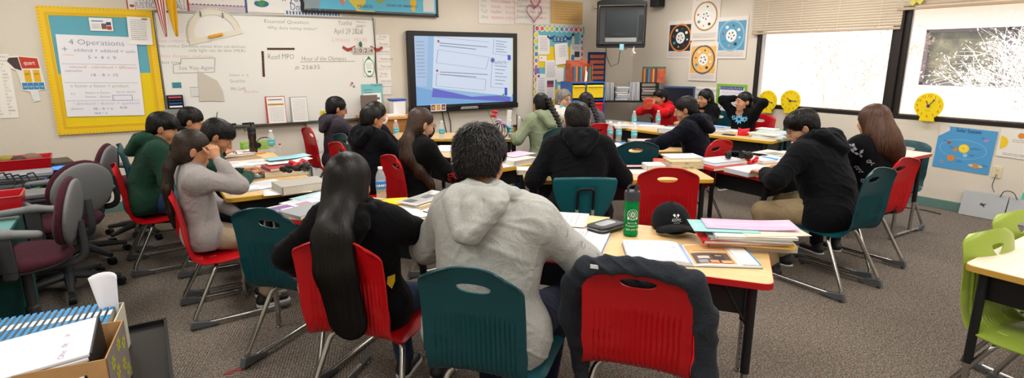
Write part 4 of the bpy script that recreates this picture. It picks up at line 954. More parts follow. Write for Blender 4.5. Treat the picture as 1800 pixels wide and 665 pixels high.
def g10x(i):
    a, e, w = i['arms'][0]
    for seg, f, ch, sz in (((a, e), 0.25, 'J', .04), ((a, e), 0.55, 'U', .04), ((a, e), 0.85, 'S', .045), ((e, w), 0.02, 'T', .05), ((e, w), 0.30, 'D', .055)):
        p, ax, ay = on_body(i, seg[0] + (seg[1] - seg[0]) * f, 0.045, 0, 0.05); lay_text(i, i['T'], ch, p, unit(ax * .9 - ay * .3), unit(ay * .9 + ax * .3), sz, '33363a', 'sleeve_letter', thin=sz < .05)
who('person in a light grey hoodie with tousled black hair, seen from behind', 1.075, 1.85, 55, (842, 285), s=1.06, g=1.36, lean=4, bendd=12, head=(-3, 10, -4), headoff=(-0.085, 0.01, 0.0), hsc=1.12, neckup=0.022, top=('hoodie', 'grey_heather', 'a9aaa5'), legs='1c2233', skin='b57c5e', twist=4,
    hair=dict(kind='short', fade=0.028, n=6500, steps=7, len=0.045, lift=0.020, w=0.0017, jit=0.42, thick=0.010, col='0e0c0b'), eyes=False,
    rh=(0.27, 0.40, 0.78), rp=(1, -0.7, -0.55), lh=(-0.20, 0.34, 0.78), lp=(-1, -0.6, -0.5), feet=((0.14, 0.32), (-0.12, 0.30)), vox=0.005, drape=1.5, extra=g10x, fold=0.008)
# 5-8 the row facing the screen
who('person in glasses and a charcoal jacket with a pale hood, beside the whiteboard', 1.70, 6.12, 84, (598, 195), s=0.90, lean=2, bendd=4, head=(6, 14, 0), top=('jacket', 'charcoal_violet', '3a353d'), skin='b57e5c', hair=dict(HS, sweep=0.4, thick=0.004), rh=(0.15, 0.40, 0.77), lh=(-0.15, 0.38, 0.77), vox=0.006, extra=lambda i: glasses(i, '121216'))
who('person with dark wavy hair and a white face mask looking at the screen', 1.86, 5.40, 80, (655, 208), s=0.88, lean=4, bendd=6, head=(6, 6, 0), top=('hoodie', 'navy_black', '0b0c12'), skin='c48f6d', vox=0.007,
    hair=dict(kind='long', col='120d0b', n=1800, steps=12, len=0.36, w=0.003, jit=0.15, k=0.04, thick=0.006, path=[(0, -0.05, 0, 0.082, 0.9), (0, -0.10, -0.10, 0.090, 0.75), (0, -0.15, -0.24, 0.085, 0.6), (0, -0.16, -0.34, 0.06, 0.5)]), extra=lambda i: mask(i, 'e4e6ea'))
who('person with cropped black hair in a black hoodie facing the wide screen', 1.62, 4.86, 62, (646, 214), s=0.90, g=1.08, lean=4, bendd=10, head=(14, 12, 0), top=('hoodie', 'ink_black', '0b0c11'), legs='2a3a55', skin='a97455', hair=dict(HS, n=2200, thick=-0.002, lift=0.005), rh=(0.15, 0.38, 0.77), lh=(-0.15, 0.38, 0.77), vox=0.006)
def g8x(i):
    glasses(i, '2a3a6a'); mask(i, '151518')
    a, e, w = i['arms'][0]
    for p0, tx_, sz in ((e + (w - e) * .05, 'JUST IN TIME', .030), (e + (a - e) * .10, 'LUST', .034)):
        p, ax, ay = on_body(i, p0, 0, 0, .06); lay_text(i, i['T'], tx_, p, unit(ax + ay * .25) if sz < .032 else -ay, unit(ay - ax * .25) if sz < .032 else ax, sz, 'd0262c', 'sleeve_print')
who('person with very long brown hair and black face mask on a red chair', 1.70, 3.99, 86, (741, 213), s=0.96, lean=0, bendd=12, head=(2, 14, 0), top=('hoodie', 'black_cotton', '09090b'), hood=False, legs='22283a', skin='c9987a',
    hair=dict(kind='tail', knot=(0, -0.115, -0.06), col='3a2a20', n=3400, steps=16, len=0.46, lift=0.006, w=0.0019, jit=0.10, k=0.03, path=[(0, -0.09, -0.04, 0.040, 1.0), (0.02, -0.13, -0.12, 0.052, 0.9), (0.05, -0.14, -0.24, 0.072, 0.6), (0.10, -0.10, -0.34, 0.070, 0.55), (0.14, -0.03, -0.44, 0.05, 0.5), (0.16, 0.0, -0.50, 0.02, 0.5)]),
    rh=(0.10, 0.36, 0.78), rp=(0.8, -0.2, -0.9), lh=(-0.10, 0.38, 0.78), vox=0.0055, extra=g8x)
# middle of the room
who('person in a plain black hoodie seen squarely from behind on a teal chair', 2.56, 3.06, 31, (1008, 207), s=1.05, g=1.22, hsc=1.12, lean=8, bendd=16, head=(2, 16, 0), top=('hoodie', 'soft_black', '0f1014'), legs='1f2638', skin='c18a68', eyes=False,
    hair=dict(HS, n=3200, thick=0.0, lift=0.006, w=0.002), rh=(0.24, 0.30, 0.78), rp=(0.8, -0.8, -0.9), lh=(-0.22, 0.28, 0.78), lp=(-0.8, -0.8, -0.9), vox=0.0055, drape=1.3)
who('person in a sage green hoodie with one thick black braid', 3.66, 4.98, 2, (955, 185), s=0.95, g=1.1, lean=4, bendd=8, head=(6, 8, 0), top=('hoodie', 'sage_green', '8a9478'), legs='2b3a55', skin='b98665', eyes=False, vox=0.006, drape=1.3,
    hair=dict(kind='long', col='0f0b09', n=1500, steps=6, len=0.09, w=0.0025, lift=0.004, ears=True, braid=[(0.02, -0.11, 0.07), (0.045, -0.145, -0.02), (0.065, -0.205, -0.11), (0.095, -0.245, -0.22), (0.11, -0.25, -0.38)], br=0.030), rh=(0.20, 0.30, 0.76), lh=(-0.24, 0.26, 0.76))
who('person in a grey plaid jacket with a dark braid down the back', 4.33, 5.04, 12, (1031, 185), s=0.93, lean=4, bendd=8, head=(4, 8, 0), top=('jacket', 'grey_plaid', '5c5d63'), skin='b98665', eyes=False, vox=0.0065,
    hair=dict(kind='long', col='1a1418', n=1500, steps=6, len=0.09, w=0.0025, lift=0.004, braid=[(0.01, -0.115, 0.05), (0.02, -0.15, -0.04), (0.03, -0.21, -0.13), (0.04, -0.24, -0.22), (0.045, -0.24, -0.36)], br=0.026), rh=(0.2, 0.3, 0.76), lh=(-0.2, 0.3, 0.76))
def tx(i):
    glasses(i, '8d7a6c'); a, e, w = i['arms'][0]; MB().tube([w + (e - w) * 0.02, w + (e - w) * 0.28], [0.036, 0.042], 14).obj('teal_cuff', mat('cuff_teal', '1f9fb4', 0.7), i['P'])
    H = i['H']; MB().ball(H((0.082, -0.004, -0.05)), 0.006).obj('earring', mat('pearl', 'e8e8ee', 0.2), i['P'])
who('grey-haired person in glasses and a pale cardigan with chin resting on a hand', 4.56, 5.92, 182, (990, 178), s=0.94, lean=8, bendd=10, head=(-4, 4, 0), top=('cardigan', 'oatmeal_knit', 'cfc8bd'), hood=False, skin='c99a80', vox=0.006, extra=tx,
    hair=dict(kind='long', col='77706a', n=2200, steps=10, len=0.16, w=0.002, lift=0.006, thick=0.004, path=[(0, -0.05, 0, 0.078, 0.95), (0.0, -0.07, -0.08, 0.074, 0.8), (0.05, -0.03, -0.16, 0.034, 0.8), (0.06, 0.03, -0.24, 0.024, 0.8)]),
    rh=(0.045, 0.155, 0.985), rp=(0.9, 0.2, -0.8), rhd=(-0.25, 0.1, 1), rhn=(0.5, 0.8, 0.0), lh=(-0.12, 0.30, 0.77), curl=60)
# the far side, by the window wall
who('person in a bright red hoodie holding both hands to the mouth', 6.28, 5.66, -96, (1167, 178), s=0.88, lean=8, bendd=10, head=(22, 0, 0), top=('hoodie', 'scarlet', 'c4161e'), skin='b07a5a', hair=dict(HS, bangs=True, n=1800), vox=0.006,
    rh=(0.05, 0.27, 0.96), rp=(1, 0.3, -0.6), rhd=(-0.5, 0.1, 0.6), rhn=(0.6, 0.5, 0.3), lh=(-0.02, 0.30, 0.965), lp=(-1, 0.3, -0.6), lhd=(0.3, 0.2, 0.8), lhn=(-0.6, 0.6, 0.3), curl=55)
who('person in a navy hoodie with head bowed, leaning over the middle table', 4.44, 3.52, -24, (1211, 190), s=1.0, g=1.1, lean=10, bendd=12, head=(-10, 18, 0), top=('hoodie', 'deep_navy', '0c0f1a'), legs='26375a', skin='b98464', sole='f0f0ee', hair=dict(HS, n=2400), vox=0.0055, drape=1.3,
    lh=(-0.22, 0.50, 0.775), lp=(-1, -0.1, -0.3), rh=(0.16, 0.40, 0.775), feet=((0.12, 0.44), (-0.02, 0.40)))
who('person with chin-length black hair in a black hoodie by the speech poster', 6.38, 5.02, -92, (1243, 178), s=0.90, lean=2, bendd=6, head=(8, 6, 0), top=('hoodie', 'black_fleece', '0d0e11'), skin='b88462', vox=0.0065,
    hair=dict(kind='long', col='0d0a09', n=1500, steps=8, len=0.16, w=0.0026, path=[(0, -0.05, 0, 0.080, 0.95), (0, -0.07, -0.09, 0.084, 0.8), (0, -0.06, -0.13, 0.07, 0.8)], thick=0.004))
def g18x(i):
    c = i['chest']; motif(i, (c + np.array([-0.02, 0.14, 0.02]), np.array([1, 0, 0]), np.array([0, 0, 1])), petals(9, 0.012, 0.07, 0.013) + [[(0.085 + x, y + 0.01) for x, y in p] for p in petals(6, 0.006, 0.04, 0.009)] + [[(-0.08 + x, y) for x, y in p] for p in petals(7, 0.006, 0.045, 0.010, 1)], 'blue_tiger_print', '6fb6d8')
who('person with both arms raised and hands behind the head, blue print shirt', 6.38, 4.47, -92, (1308, 186), s=0.88, lean=-2, bendd=2, head=(24, 2, 0), top=('hoodie', 'black_satin', '0a0b0f'), hood=False, skin='c08c6a', vox=0.006, extra=g18x,
    hair=dict(kind='tail', knot=(0, -0.12, 0.0), col='0f0b09', n=1800, steps=10, len=0.24, w=0.0024, path=[(0, -0.11, 0.0, 0.036, 1), (-0.02, -0.15, -0.12, 0.040, 0.8), (-0.05, -0.16, -0.28, 0.035, 0.7), (-0.06, -0.15, -0.40, 0.014, 0.7)]),
    rh=(0.10, -0.045, 1.10), rp=(0.75, 0.8, 0.30), rhd=(-0.8, -0.5, 0.2), rhn=(0.3, -0.8, 0.3), lh=(-0.10, -0.045, 1.09), lp=(-0.95, 0.35, 0.20), lhd=(0.8, -0.5, 0.2), lhn=(-0.3, -0.8, 0.3))
who('person in a loose black hoodie and khaki trousers bent over an open book', 4.05, 2.05, -6, (1412, 218), s=1.04, g=1.3, lean=16, bendd=18, head=(-36, 24, 0), top=('hoodie', 'black_marl', '0e0f13'), legs='9c8a6a', skin='c79677', shoe='1d1d20', sole='e6e6e6', hair=dict(HS, bangs=True, n=2800, thick=0.006), vox=0.0055, drape=1.5, extra=lambda i: glasses(i, '17171a'),
    rh=(0.20, 0.44, 0.775), lh=(-0.22, 0.42, 0.775), lp=(-1, -0.5, -0.4), rp=(1, -0.5, -0.4), feet=((0.14, 0.36), (-0.16, 0.30)))
def g20x(i):
    for (u, v, sc) in ((-0.13, 0.12, 1), (-0.03, 0.03, 0.7), (0.07, 0.02, 1.2), (-0.10, -0.03, 0.9), (0.10, -0.10, 0.8), (-0.05, -0.12, 0.7), (0.02, -0.05, 0.9), (0.12, 0.10, .8)):
        p, ax, ay = on_body(i, i['chest'] + np.array([0, 0, -.06]), u, v, 0.17); motif(i, (p, ax, ay), petals(5, 0.004, 0.024 * sc, 0.009 * sc, u * 30) + [[(a + 0.032 * sc, b - 0.022 * sc) for a, b in p_] for p_ in petals(3, 0.0, 0.026 * sc, 0.007 * sc, v * 9)], 'rose_print', '9a9ca2')
who('person with long auburn-brown hair in a black hoodie printed with grey roses', 4.66, 2.06, 12, (1536, 208), s=0.98, g=1.1, lean=4, bendd=8, head=(-4, 8, 0), top=('hoodie', 'black_printed', '0c0c0f'), hood=False, skin='c79677', eyes=False, vox=0.0055, drape=1.3, extra=g20x,
    hair=dict(kind='long', col='4a3022', n=5000, steps=16, len=0.36, w=0.0018, jit=0.08, k=0.04, thick=0.012, path=[(0.0, -0.03, 0.02, 0.094, 0.95), (0.0, -0.08, -0.08, 0.110, 0.85), (0.01, -0.13, -0.15, 0.116, 0.6), (0.07, -0.17, -0.22, 0.07, 0.6), (0.12, -0.16, -0.32, 0.045, 0.6), (0.13, -0.14, -0.40, 0.015, 0.6)]), rh=(0.2, 0.38, 0.77), lh=(-0.2, 0.38, 0.77))
for q in RECT: print('HEAD', q)
# ------------------------------------------------------------------ things on the walls
def onwall(side, px, w, h=None):
    """photo corners -> (centre along the wall, centre z, width, height). px: (x0, y0, x1, y1)"""
    if side == 'f': a, b = PY(px[0], (px[1])), PY(px[2], px[3]); return (a[0] + b[0]) / 2, (a[2] + b[2]) / 2, abs(b[0] - a[0]), abs(a[2] - b[2])
    a, b = PX(px[0], px[1]), PX(px[2], px[3]); return (a[1] + b[1]) / 2, (a[2] + b[2]) / 2, abs(b[1] - a[1]), abs(a[2] - b[2])
def MW(side, u, z, off): return frame_front(u, z, WY, off) if side == 'f' else frame_right(u, z, WX, off)
PAPER = dict()
def ink(c): return mat('ink_' + c, c, 0.7)
def sheet(name, label, cat, side, u, z, w, h, col, lines=(), off=0.0035, tilt=0.0, th=0.0016, polys=(), group=None, border=None, parent=None, thin=True):
    """flat paper at its real place: lines = (text, fx, fy, size, colour[, width]); polys = (points in 0..1, colour)"""
    M = MW(side, u, z, off); c, s = math.cos(R(tilt)), math.sin(R(tilt)); Rm = np.eye(4); Rm[0, 0] = c; Rm[0, 1] = -s; Rm[1, 0] = s; Rm[1, 1] = c; M = M @ Rm
    mb = MB(); mb.box((0, 0, th / 2), (w, h, th), M=M); o = mb.obj(name, mat('paper_' + col, col, 0.8), parent, smooth=False)
    if label: tag(o, label, cat, group)
    cols = []; mb = MB()
    def ci(c_):
        if c_ not in cols: cols.append(c_)
        return cols.index(c_)
    if border:
        bw = border[1]
        for (x, y, a, b) in ((0, h / 2 - bw / 2, w, bw), (0, -h / 2 + bw / 2, w, bw), (-w / 2 + bw / 2, 0, bw, h - 2 * bw), (w / 2 - bw / 2, 0, bw, h - 2 * bw)):
            mb.add([(x - a / 2, y - b / 2, 0), (x + a / 2, y - b / 2, 0), (x + a / 2, y + b / 2, 0), (x - a / 2, y + b / 2, 0)], [(0, 1, 2, 3)], ci(border[0]), shift(M, th + 0.0004))
    dz = 0.0006
    for pl, c_ in polys:
        mb.add([((x - 0.5) * w, (0.5 - y) * h, 0) for x, y in pl], [tuple(range(len(pl)))], ci(c_), shift(M, th + dz)); dz += 0.00012
    if mb.n: mb.obj('printing', [ink(c_) for c_ in cols], o, smooth=False)
    if lines:
        mb = MB(); cols = []
        for L in lines: text_into(mb, L[0], (L[1] - 0.5) * w, (0.5 - L[2]) * h, L[3], ci(L[4]), shift(M, th + 0.0022 if not polys else th + dz + 0.0006), thin=thin, jit=0.03, width=L[5] * w if len(L) > 5 else None)
        mb.obj('lettering', [ink(c_) for c_ in cols], o, smooth=False)
    return o
def rect(x0, y0, x1, y1): return [(x0, y0), (x1, y0), (x1, y1), (x0, y1)]
def disc(x, y, r, asp=1.0, n=24, a0=0, a1=360): return [(x + r * math.cos(R(a0 + (a1 - a0) * k / n)), y + r * asp * math.sin(R(a0 + (a1 - a0) * k / n))) for k in range(n)]
def scribble(x0, y0, x1, n, h, col='9d9da4'):
    """rows of small grey printing"""
    out = []
    for k in range(n):
        y = y0 + k * h; x = x0
        while x < x1 - 0.01:
            L = random.uniform(0.03, 0.11) * (x1 - x0) * 2; out.append((rect(x, y, min(x + L, x1), y + h * 0.24), col)); x += L + 0.02 * (x1 - x0)
    return out
# --- left of the board
sheet('numeral_chart', 'white chart of roman numerals hung beside the jug poster', 'chart', 'f', -1.09, 1.335, 0.20, 0.60, 'f0ebe2',
      [('NUMERALS', 0.28, 0.055, 0.028, '23252b')] + [(a, 0.18 if i < 0 else 0.15, 0.115 + 0.052 * i, 0.022, '33353c') for i, a in enumerate('10 20 30 40 50 60 90 100 200 300 500 700 900 1,000 2,000 5,000 10,000'.split())] + [(a, 0.66, 0.115 + 0.052 * i, 0.022, '33353c') for i, a in enumerate('XXX XL L LX LXX XXC XC C CC CCC D DCC CM M MM MMM V'.split())], tilt=-1)
def jug():
    o = tag(MB().prism([(-0.13, 0.22), (0.10, 0.205), (0.115, 0.07), (0.13, -0.03), (0.125, -0.10), (0.04, -0.115), (0.045, -0.21), (-0.03, -0.22), (-0.045, -0.12), (-0.12, -0.11), (-0.13, 0.0), (-0.15, 0.08), (-0.20, 0.10), (-0.235, 0.19), (-0.20, 0.215)][::-1], 0, 0.003, M=MW('f', -0.842, 1.40, 0.005) @ np.diag([.72, 1, 1, 1])).obj('measure_poster', mat('poster_edge_pale', 'e9e2d4', 0.7), smooth=False), 'cut-out poster of a red quart jug with yellow and blue pint and cup boxes', 'poster')
    M = shift(MW('f', -0.842, 1.40, 0.005), 0.0036) @ np.diag([.72, 1, 1, 1]); mb = MB()
    def P(q, c): mb.add([(x, y, 0.0) for x, y in q], [tuple(range(len(q)))], c, M)
    P([(-0.10, 0.21), (0.09, 0.195), (0.10, 0.10), (-0.085, 0.10)], 0); P([(-0.20, 0.20), (-0.11, 0.205), (-0.09, 0.08), (-0.16, 0.10), (-0.225, 0.17)], 3)
    for x in (-0.075, 0.02): P(rect(x, -0.03, x + 0.07, 0.085), 1)
    for k in range(4): P(rect(-0.115 + k * 0.058, -0.10, -0.06 + k * 0.058, -0.035), 2)
    P(rect(-0.03, -0.20, 0.03, -0.115), 4)
    mb.obj('printing', [ink(c) for c in ('c23b2a', 'e5b122', '2f86b8', '4a3a3a', 'dfe2e2')], o, smooth=False)
    mb = MB(); text_into(mb, 'quart', 0, 0.135, 0.055, 0, shift(M, 0.001), align='c')
    for k in range(4): text_into(mb, 'cup', -0.087 + k * 0.058, -0.078, 0.026, 0, shift(M, 0.001), align='c')
    for x in (-0.04, 0.055): text_into(mb, 'pint', x, 0.04, 0.030, 1, shift(M, 0.001), align='c')
    mb.obj('lettering', [ink('f4efe6'), ink('7a5210')], o, smooth=False)
jug()
# --- yellow-bordered bulletin board
def bulletin():
    x0, x1, z0, z1 = -0.72, 0.225, 0.845, 2.085; cx, cz, w, h = (x0 + x1) / 2, (z0 + z1) / 2, x1 - x0, z1 - z0
    b = tag(MB().box((cx, WY - 0.0115, cz), (w, 0.019, h)).obj('bulletin_board', mat('cork_board', 'b08a5a', 0.9)), 'bulletin board backed in blue and yellow paper with a yellow scalloped border', 'bulletin board')
    M = MW('f', cx, cz, 0.0212); mb = MB()
    mb.add([(-w / 2 + .05, -0.02, 0), (w / 2 - .05, -0.02, 0), (w / 2 - .05, h / 2 - .05, 0), (-w / 2 + .05, h / 2 - .05, 0)], [(0, 1, 2, 3)], 0, M)
    mb.add([(-w / 2 + .05, -h / 2 + .05, 0), (w / 2 - .05, -h / 2 + .05, 0), (w / 2 - .05, -0.02, 0), (-w / 2 + .05, -0.02, 0)], [(0, 1, 2, 3)], 1, M)
    mb.obj('backing_paper', [mat('backing_blue', '64a9bb', 0.85), mat('backing_yellow', 'e8c913', 0.85)], b, smooth=False)
    mb = MB(); bw = 0.085
    for (x, y, a, c) in ((0, h / 2 - bw / 2, w, bw), (0, -h / 2 + bw / 2, w, bw), (-w / 2 + bw / 2, 0, bw, h - 2 * bw), (w / 2 - bw / 2, 0, bw, h - 2 * bw)): mb.box((x, y, 0.003), (a, c, 0.004), M=M)
    mb.obj('border_strip', mat('border_yellow', 'ecc21a', 0.6), b, smooth=False)
    mb = MB()
    for k in range(int(w / 0.03)): [mb.box((-w / 2 + 0.02 + k * 0.03, s * (h / 2 - 0.012), 0.0056), (0.004, 0.018, 0.001), M=M) for s in (1, -1)]
    for k in range(int(h / 0.03)): [mb.box((s * (w / 2 - 0.012), -h / 2 + 0.02 + k * 0.03, 0.0056), (0.018, 0.004, 0.001), M=M) for s in (1, -1)]
    for q in (bw - 0.012, bw - 0.024): [mb.box((0, s * (h / 2 - q), 0.0056), (w - 2 * q, 0.004, 0.001), M=M) for s in (1, -1)]; [mb.box((s * (w / 2 - q), 0, 0.0056), (0.004, h - 2 * q, 0.001), M=M) for s in (1, -1)]
    mb.obj('ruler_marks', mat('border_ochre', 'c79312', 0.6), b, smooth=False)
bulletin()
sheet('chart_paper', 'large hand-lettered chart headed Operations on the blue and yellow bulletin board', 'chart', 'f', -0.285, 1.415, 0.655, 0.80, 'ebe9ee', [
    ('4 Operations', 0.14, 0.115, 0.075, '5a6288', 0.70), ('+', 0.04, 0.215, 0.10, '3f86a8'), ('addend + addend = sum', 0.19, 0.20, 0.048, '4b5f93', 0.78), ('addition', 0.05, 0.25, 0.028, 'e8a48c'), ('5 + 4 = 9', 0.35, 0.285, 0.046, '56659a', 0.36),
    ('- minuend - subtrahend = difference', 0.07, 0.40, 0.040, 'd9773f', 0.90), ('subtraction', 0.05, 0.445, 0.030, '2f4f86'), ('18 - 8 = 10', 0.35, 0.50, 0.042, '515b96', 0.36),
    ('x factor x factor = product', 0.09, 0.635, 0.042, '4f9a4a', 0.74), ('factor x factor', 0.26, 0.715, 0.030, '4a7a5a', 0.32), ('factor factor', 0.66, 0.705, 0.028, '4a7a5a', 0.26), ('6x3', 0.08, 0.725, 0.026, '7a9a7a'), ('factor . factor', 0.26, 0.765, 0.030, '5a6a9a', 0.32),
    ('/ dividend / divisor = quotient', 0.09, 0.855, 0.042, 'a08bc4', 0.86), ('division', 0.06, 0.915, 0.034, '2f8a55'), ('48 / 8 = 6', 0.33, 0.92, 0.034, '4d5f8e', 0.26), ('8)48', 0.68, 0.91, 0.034, '4d5f8e'), ('48/8 = 6', 0.34, 0.975, 0.032, '4d5f8e')], off=0.029, tilt=-1.5,
    polys=[(rect(0.02, 0.348, 0.96, 0.352), '9aa0b8'), (rect(0.02, 0.578, 0.96, 0.582), '9aa0b8'), (rect(0.02, 0.80, 0.96, 0.804), '9aa0b8'), (rect(0.60, 0.735, 0.86, 0.74), '7a74b8'), (rect(0.60, 0.80, 0.86, 0.805), '7a74b8'), (rect(0.60, 0.735, 0.607, 0.80), '7a74b8'), (rect(0.853, 0.735, 0.86, 0.80), '7a74b8')])
sheet('photo_card', 'small white card with a blue band and photographs at the top of the bulletin board', 'card', 'f', -0.225, 1.925, 0.19, 0.125, 'f2f0ee', polys=[(rect(0.1, 0.2, 0.6, 0.28), '3a7fc4'), (rect(0.5, 0.42, 0.72, 0.85), '7a5a52'), (rect(0.72, 0.3, 0.93, 0.55), '3b4f7a'), (rect(0.73, 0.6, 0.93, 0.9), 'b04a3a')] + scribble(.08, .45, .45, 6, .07), off=0.03)
sheet('printed_page', 'white printed page overlapping the top edge of the yellow border', 'page', 'f', 0.095, 1.87, 0.205, 0.275, 'f1eeea', polys=scribble(.12, .10, .8, 11, .07) + [(rect(.62, .04, .85, .07), '3a3a40')], off=0.034, tilt=-2)
# --- whiteboard
BX0, BX1, BZ0, BZ1 = 0.245, 2.60, 0.845, 2.065
wbd = thing('whiteboard', 'long white dry-erase board covered in marker writing with a pen tray', 'whiteboard', ((BX0 + BX1) / 2, WY, BZ0))
def child_of(o, p): o.parent = p; o.matrix_parent_inverse = Matrix.Translation(p.location).inverted() if not p.rotation_euler.z else (Matrix.Translation(p.location) @ Matrix.Rotation(p.rotation_euler.z, 4, 'Z')).inverted(); return o
child_of(MB().box(((BX0 + BX1) / 2, WY - 0.010, (BZ0 + BZ1) / 2), (BX1 - BX0, 0.020, BZ1 - BZ0)).obj('writing_surface', mat('whiteboard_enamel', 'e9e7e2', 0.22, spec=0.5)), wbd)
mb = MB(); cx = (BX0 + BX1) / 2; w = BX1 - BX0
mb.box((cx, WY - 0.013, BZ1 + 0.008), (w + 0.03, 0.026, 0.020)); mb.box((cx, WY - 0.013, BZ0 - 0.008), (w + 0.03, 0.026, 0.020)); mb.box((BX0 - 0.006, WY - 0.013, 1.455), (0.014, 0.026, BZ1 - BZ0)); mb.box((BX1 + 0.006, WY - 0.013, 1.455), (0.014, 0.026, BZ1 - BZ0))
child_of(mb.obj('frame', M_SILVER, bevel=0.002), wbd)
child_of(MB().box((cx, WY - 0.055, BZ0 - 0.012), (w, 0.075, 0.008)).box((cx, WY - 0.094, BZ0 - 0.006), (w, 0.005, 0.02)).obj('pen_tray', M_SILVER, bevel=0.001), wbd)
mb = MB(); WI = ['3a3c44', 'd08a92', '2c2c30', 'e0a0a4']
def wr(s, px, py, size, c=0, width=None, rot=0.0):
    p = PY(px, py, WY - 0.021); text_into(mb, s, 0, 0, size, c, frame_front(p[0], p[2], WY, 0.0208), thin=True, jit=0.06, width=width, rot=rot, slant=0.1)
def ln(px0, py0, px1, py1, c=0, t=0.004):
    a, b = PY(px0, py0, WY - 0.021), PY(px1, py1, WY - 0.021); d = np.array([b[0] - a[0], b[2] - a[2]]); d /= np.linalg.norm(d) + 1e-9; n = np.array([-d[1], d[0]]) * t / 2
    mb.add([(a[0] + n[0], a[2] + n[1], 0), (a[0] - n[0], a[2] - n[1], 0), (b[0] - n[0], b[2] - n[1], 0), (b[0] + n[0], b[2] + n[1], 0)], [(0, 1, 2, 3)], c, frame_front(0, 0, WY, 0.0208))
wr('Essential Question', 464, 40, 0.055, 2, 0.50); wr('Why does voting matter?', 470, 51, 0.050, 2, 0.56)
wr('class colors: black & red', 275, 74, 0.045, 1, 0.52); wr('class motto: Darkness cannot drive out darkness', 276, 83, 0.045, 0, 0.86); wr('only light can do that (MLK)', 331, 91, 0.045, 0, 0.57)
wr('Black', 331, 75, 0.045, 2, 0.10); wr('class flower: red rose', 279, 101, 0.045, 1, 0.52); wr('class song', 280, 112, 0.045, 0, 0.20); wr('See You Again', 314, 123, 0.062, 0, 0.34)
for a in ((305, 129, 304, 114), (304, 114, 318, 112), (318, 112, 318, 103), (318, 103, 378, 102), (378, 102, 377, 127), (377, 127, 305, 129)): ln(*a)
wr('Read MPO', 470, 104, 0.085, 2, 0.30); wr('Hour of the Olympics', 530, 107, 0.075, 2, 0.54); ln(528, 109, 624, 108, 2); wr('# 25835', 518, 122, 0.070, 2, 0.30)
wr('Taathil', 594, 44, 0.075, 2, 0.17); wr('Mariano', 627, 40, 0.03, 2, 0.12); wr('Nashdoi', 627, 46, 0.03, 2, 0.12); wr('April 29 2024', 587, 59, 0.095, 0, 0.35); ln(626, 47, 637, 47); ln(637, 47, 637, 59); ln(626, 59, 637, 59); ln(626, 47, 626, 59)
wr('2 History', 583, 73, 0.07, 3, 0.22); wr('MAGUIRE', 622, 73, 0.07, 3, 0.17)
wr('have a :)', 403, 134, 0.035, 0, 0.20); wr('Good Day', 404, 145, 0.045, 0, 0.16); wr('Mrs. Ladd', 406, 159, 0.055, 0, 0.15); wr('Rocha', 429, 164, 0.050, 1, 0.15)
child_of(mb.obj('marker_writing', [ink(c) for c in WI], smooth=False), wbd)
def wsheet(nm, lb, cat, px, col, lines=(), polys=(), off=0.024, tilt=0.0, **k):
    u, z, w, h = onwall('f', px, 0); return sheet(nm, lb, cat, 'f', u, z, w, h, col, lines, off, tilt, polys=polys, **k)
def protractor():
    c = PY(376, 60); M = frame_front(c[0] + 0.01, c[2] + 0.0, WY, 0.024); a = R(14); Rm = np.eye(4); Rm[0, 0] = Rm[1, 1] = math.cos(a); Rm[0, 1] = -math.sin(a); Rm[1, 0] = math.sin(a); M = M @ Rm; mb = MB(); n = 40; r0, r1 = 0.205, 0.275; V = []; F = []
    for zt in (0, 0.004):
        for k in range(n + 1):
            g = PI * k / n; V += [(r0 * math.cos(g), r0 * math.sin(g), zt), (r1 * math.cos(g), r1 * math.sin(g), zt)]
    m = 2 * (n + 1)
    for k in range(n): q = 2 * k; F += [(q, q + 1, q + 3, q + 2), (m + q, m + q + 2, m + q + 3, m + q + 1), (q, q + 2, m + q + 2, m + q), (q + 1, m + q + 1, m + q + 3, q + 3)]
    mb.add(V, F, 0, M); mb.box((0, -0.028, 0.002), (0.55, 0.056, 0.004), M=M)
    o = tag(mb.obj('protractor', mat('clear_plastic_cream', 'e3dccb', 0.3), smooth=False), 'huge clear board protractor with a yellow grip hanging from the whiteboard top', 'protractor')
    mb = MB()
    for k in range(1, 36): g = PI * k / 36; mb.box((0.255 * math.cos(g), 0.255 * math.sin(g), 0.0046), (0.0025, 0.0025, 0.0008), M=M); mb.box((0.266 * math.cos(g), 0.266 * math.sin(g), 0.0046), (0.012 * abs(math.cos(g)) + .002, 0.012 * abs(math.sin(g)) + .002, 0.0008), M=M)
    mb.obj('degree_marks', ink('8a8578'), o, smooth=False); MB().box((0, -0.016, 0.018), (0.145, 0.030, 0.026), M=M).obj('grip', mat('grip_yellow', 'e8a51c', 0.5), o, bevel=0.006)
    for q, px in enumerate(((352, 26), (391, 28))):
        p = PY(*px); m2 = MB().tube([(p[0], WY - 0.03, p[2] + 0.03), (p[0], WY - 0.045, p[2]), (p[0], WY - 0.03, p[2] - 0.02)], 0.006, 6); m2.obj('hook', M_SILVER, o)
protractor()
wsheet('label_strip', 'small teal label strip below the class song box', 'label', (302, 145, 319, 154), '3f8a94')
tag(MB().prism([(x, z) for x, z in ((0, 0.0), (0.02, 0.33), (0.09, 0.29), (0.20, 0.22), (0.245, 0.10), (0.25, -0.01), (0.12, 0.0))], 0, 0.003, M=frame_front(PY(350, 178)[0], PY(350, 178)[2], WY, 0.026)).obj('curled_sheet', mat('old_paper', 'cbc3b4', 0.8)), 'curling grey paper sheet taped beside the clear pocket', 'paper')
wsheet('clear_pocket', 'small clear plastic pocket stuck beside the curling paper', 'pocket', (334, 153, 356, 169), 'd8d8d6', polys=[(rect(0, 0, 1, .06), '9aa0a4')])
mo = thing('marker_holder', 'black wall holder of dry-erase markers on the whiteboard', 'marker holder', (PY(308, 180)[0], WY - 0.02, PY(308, 197)[2]))
mb = MB(); mb.box((0, -0.02, 0.09), (0.155, 0.03, 0.19)); mb.obj('holder', M_BLACKM, mo, bevel=0.006)
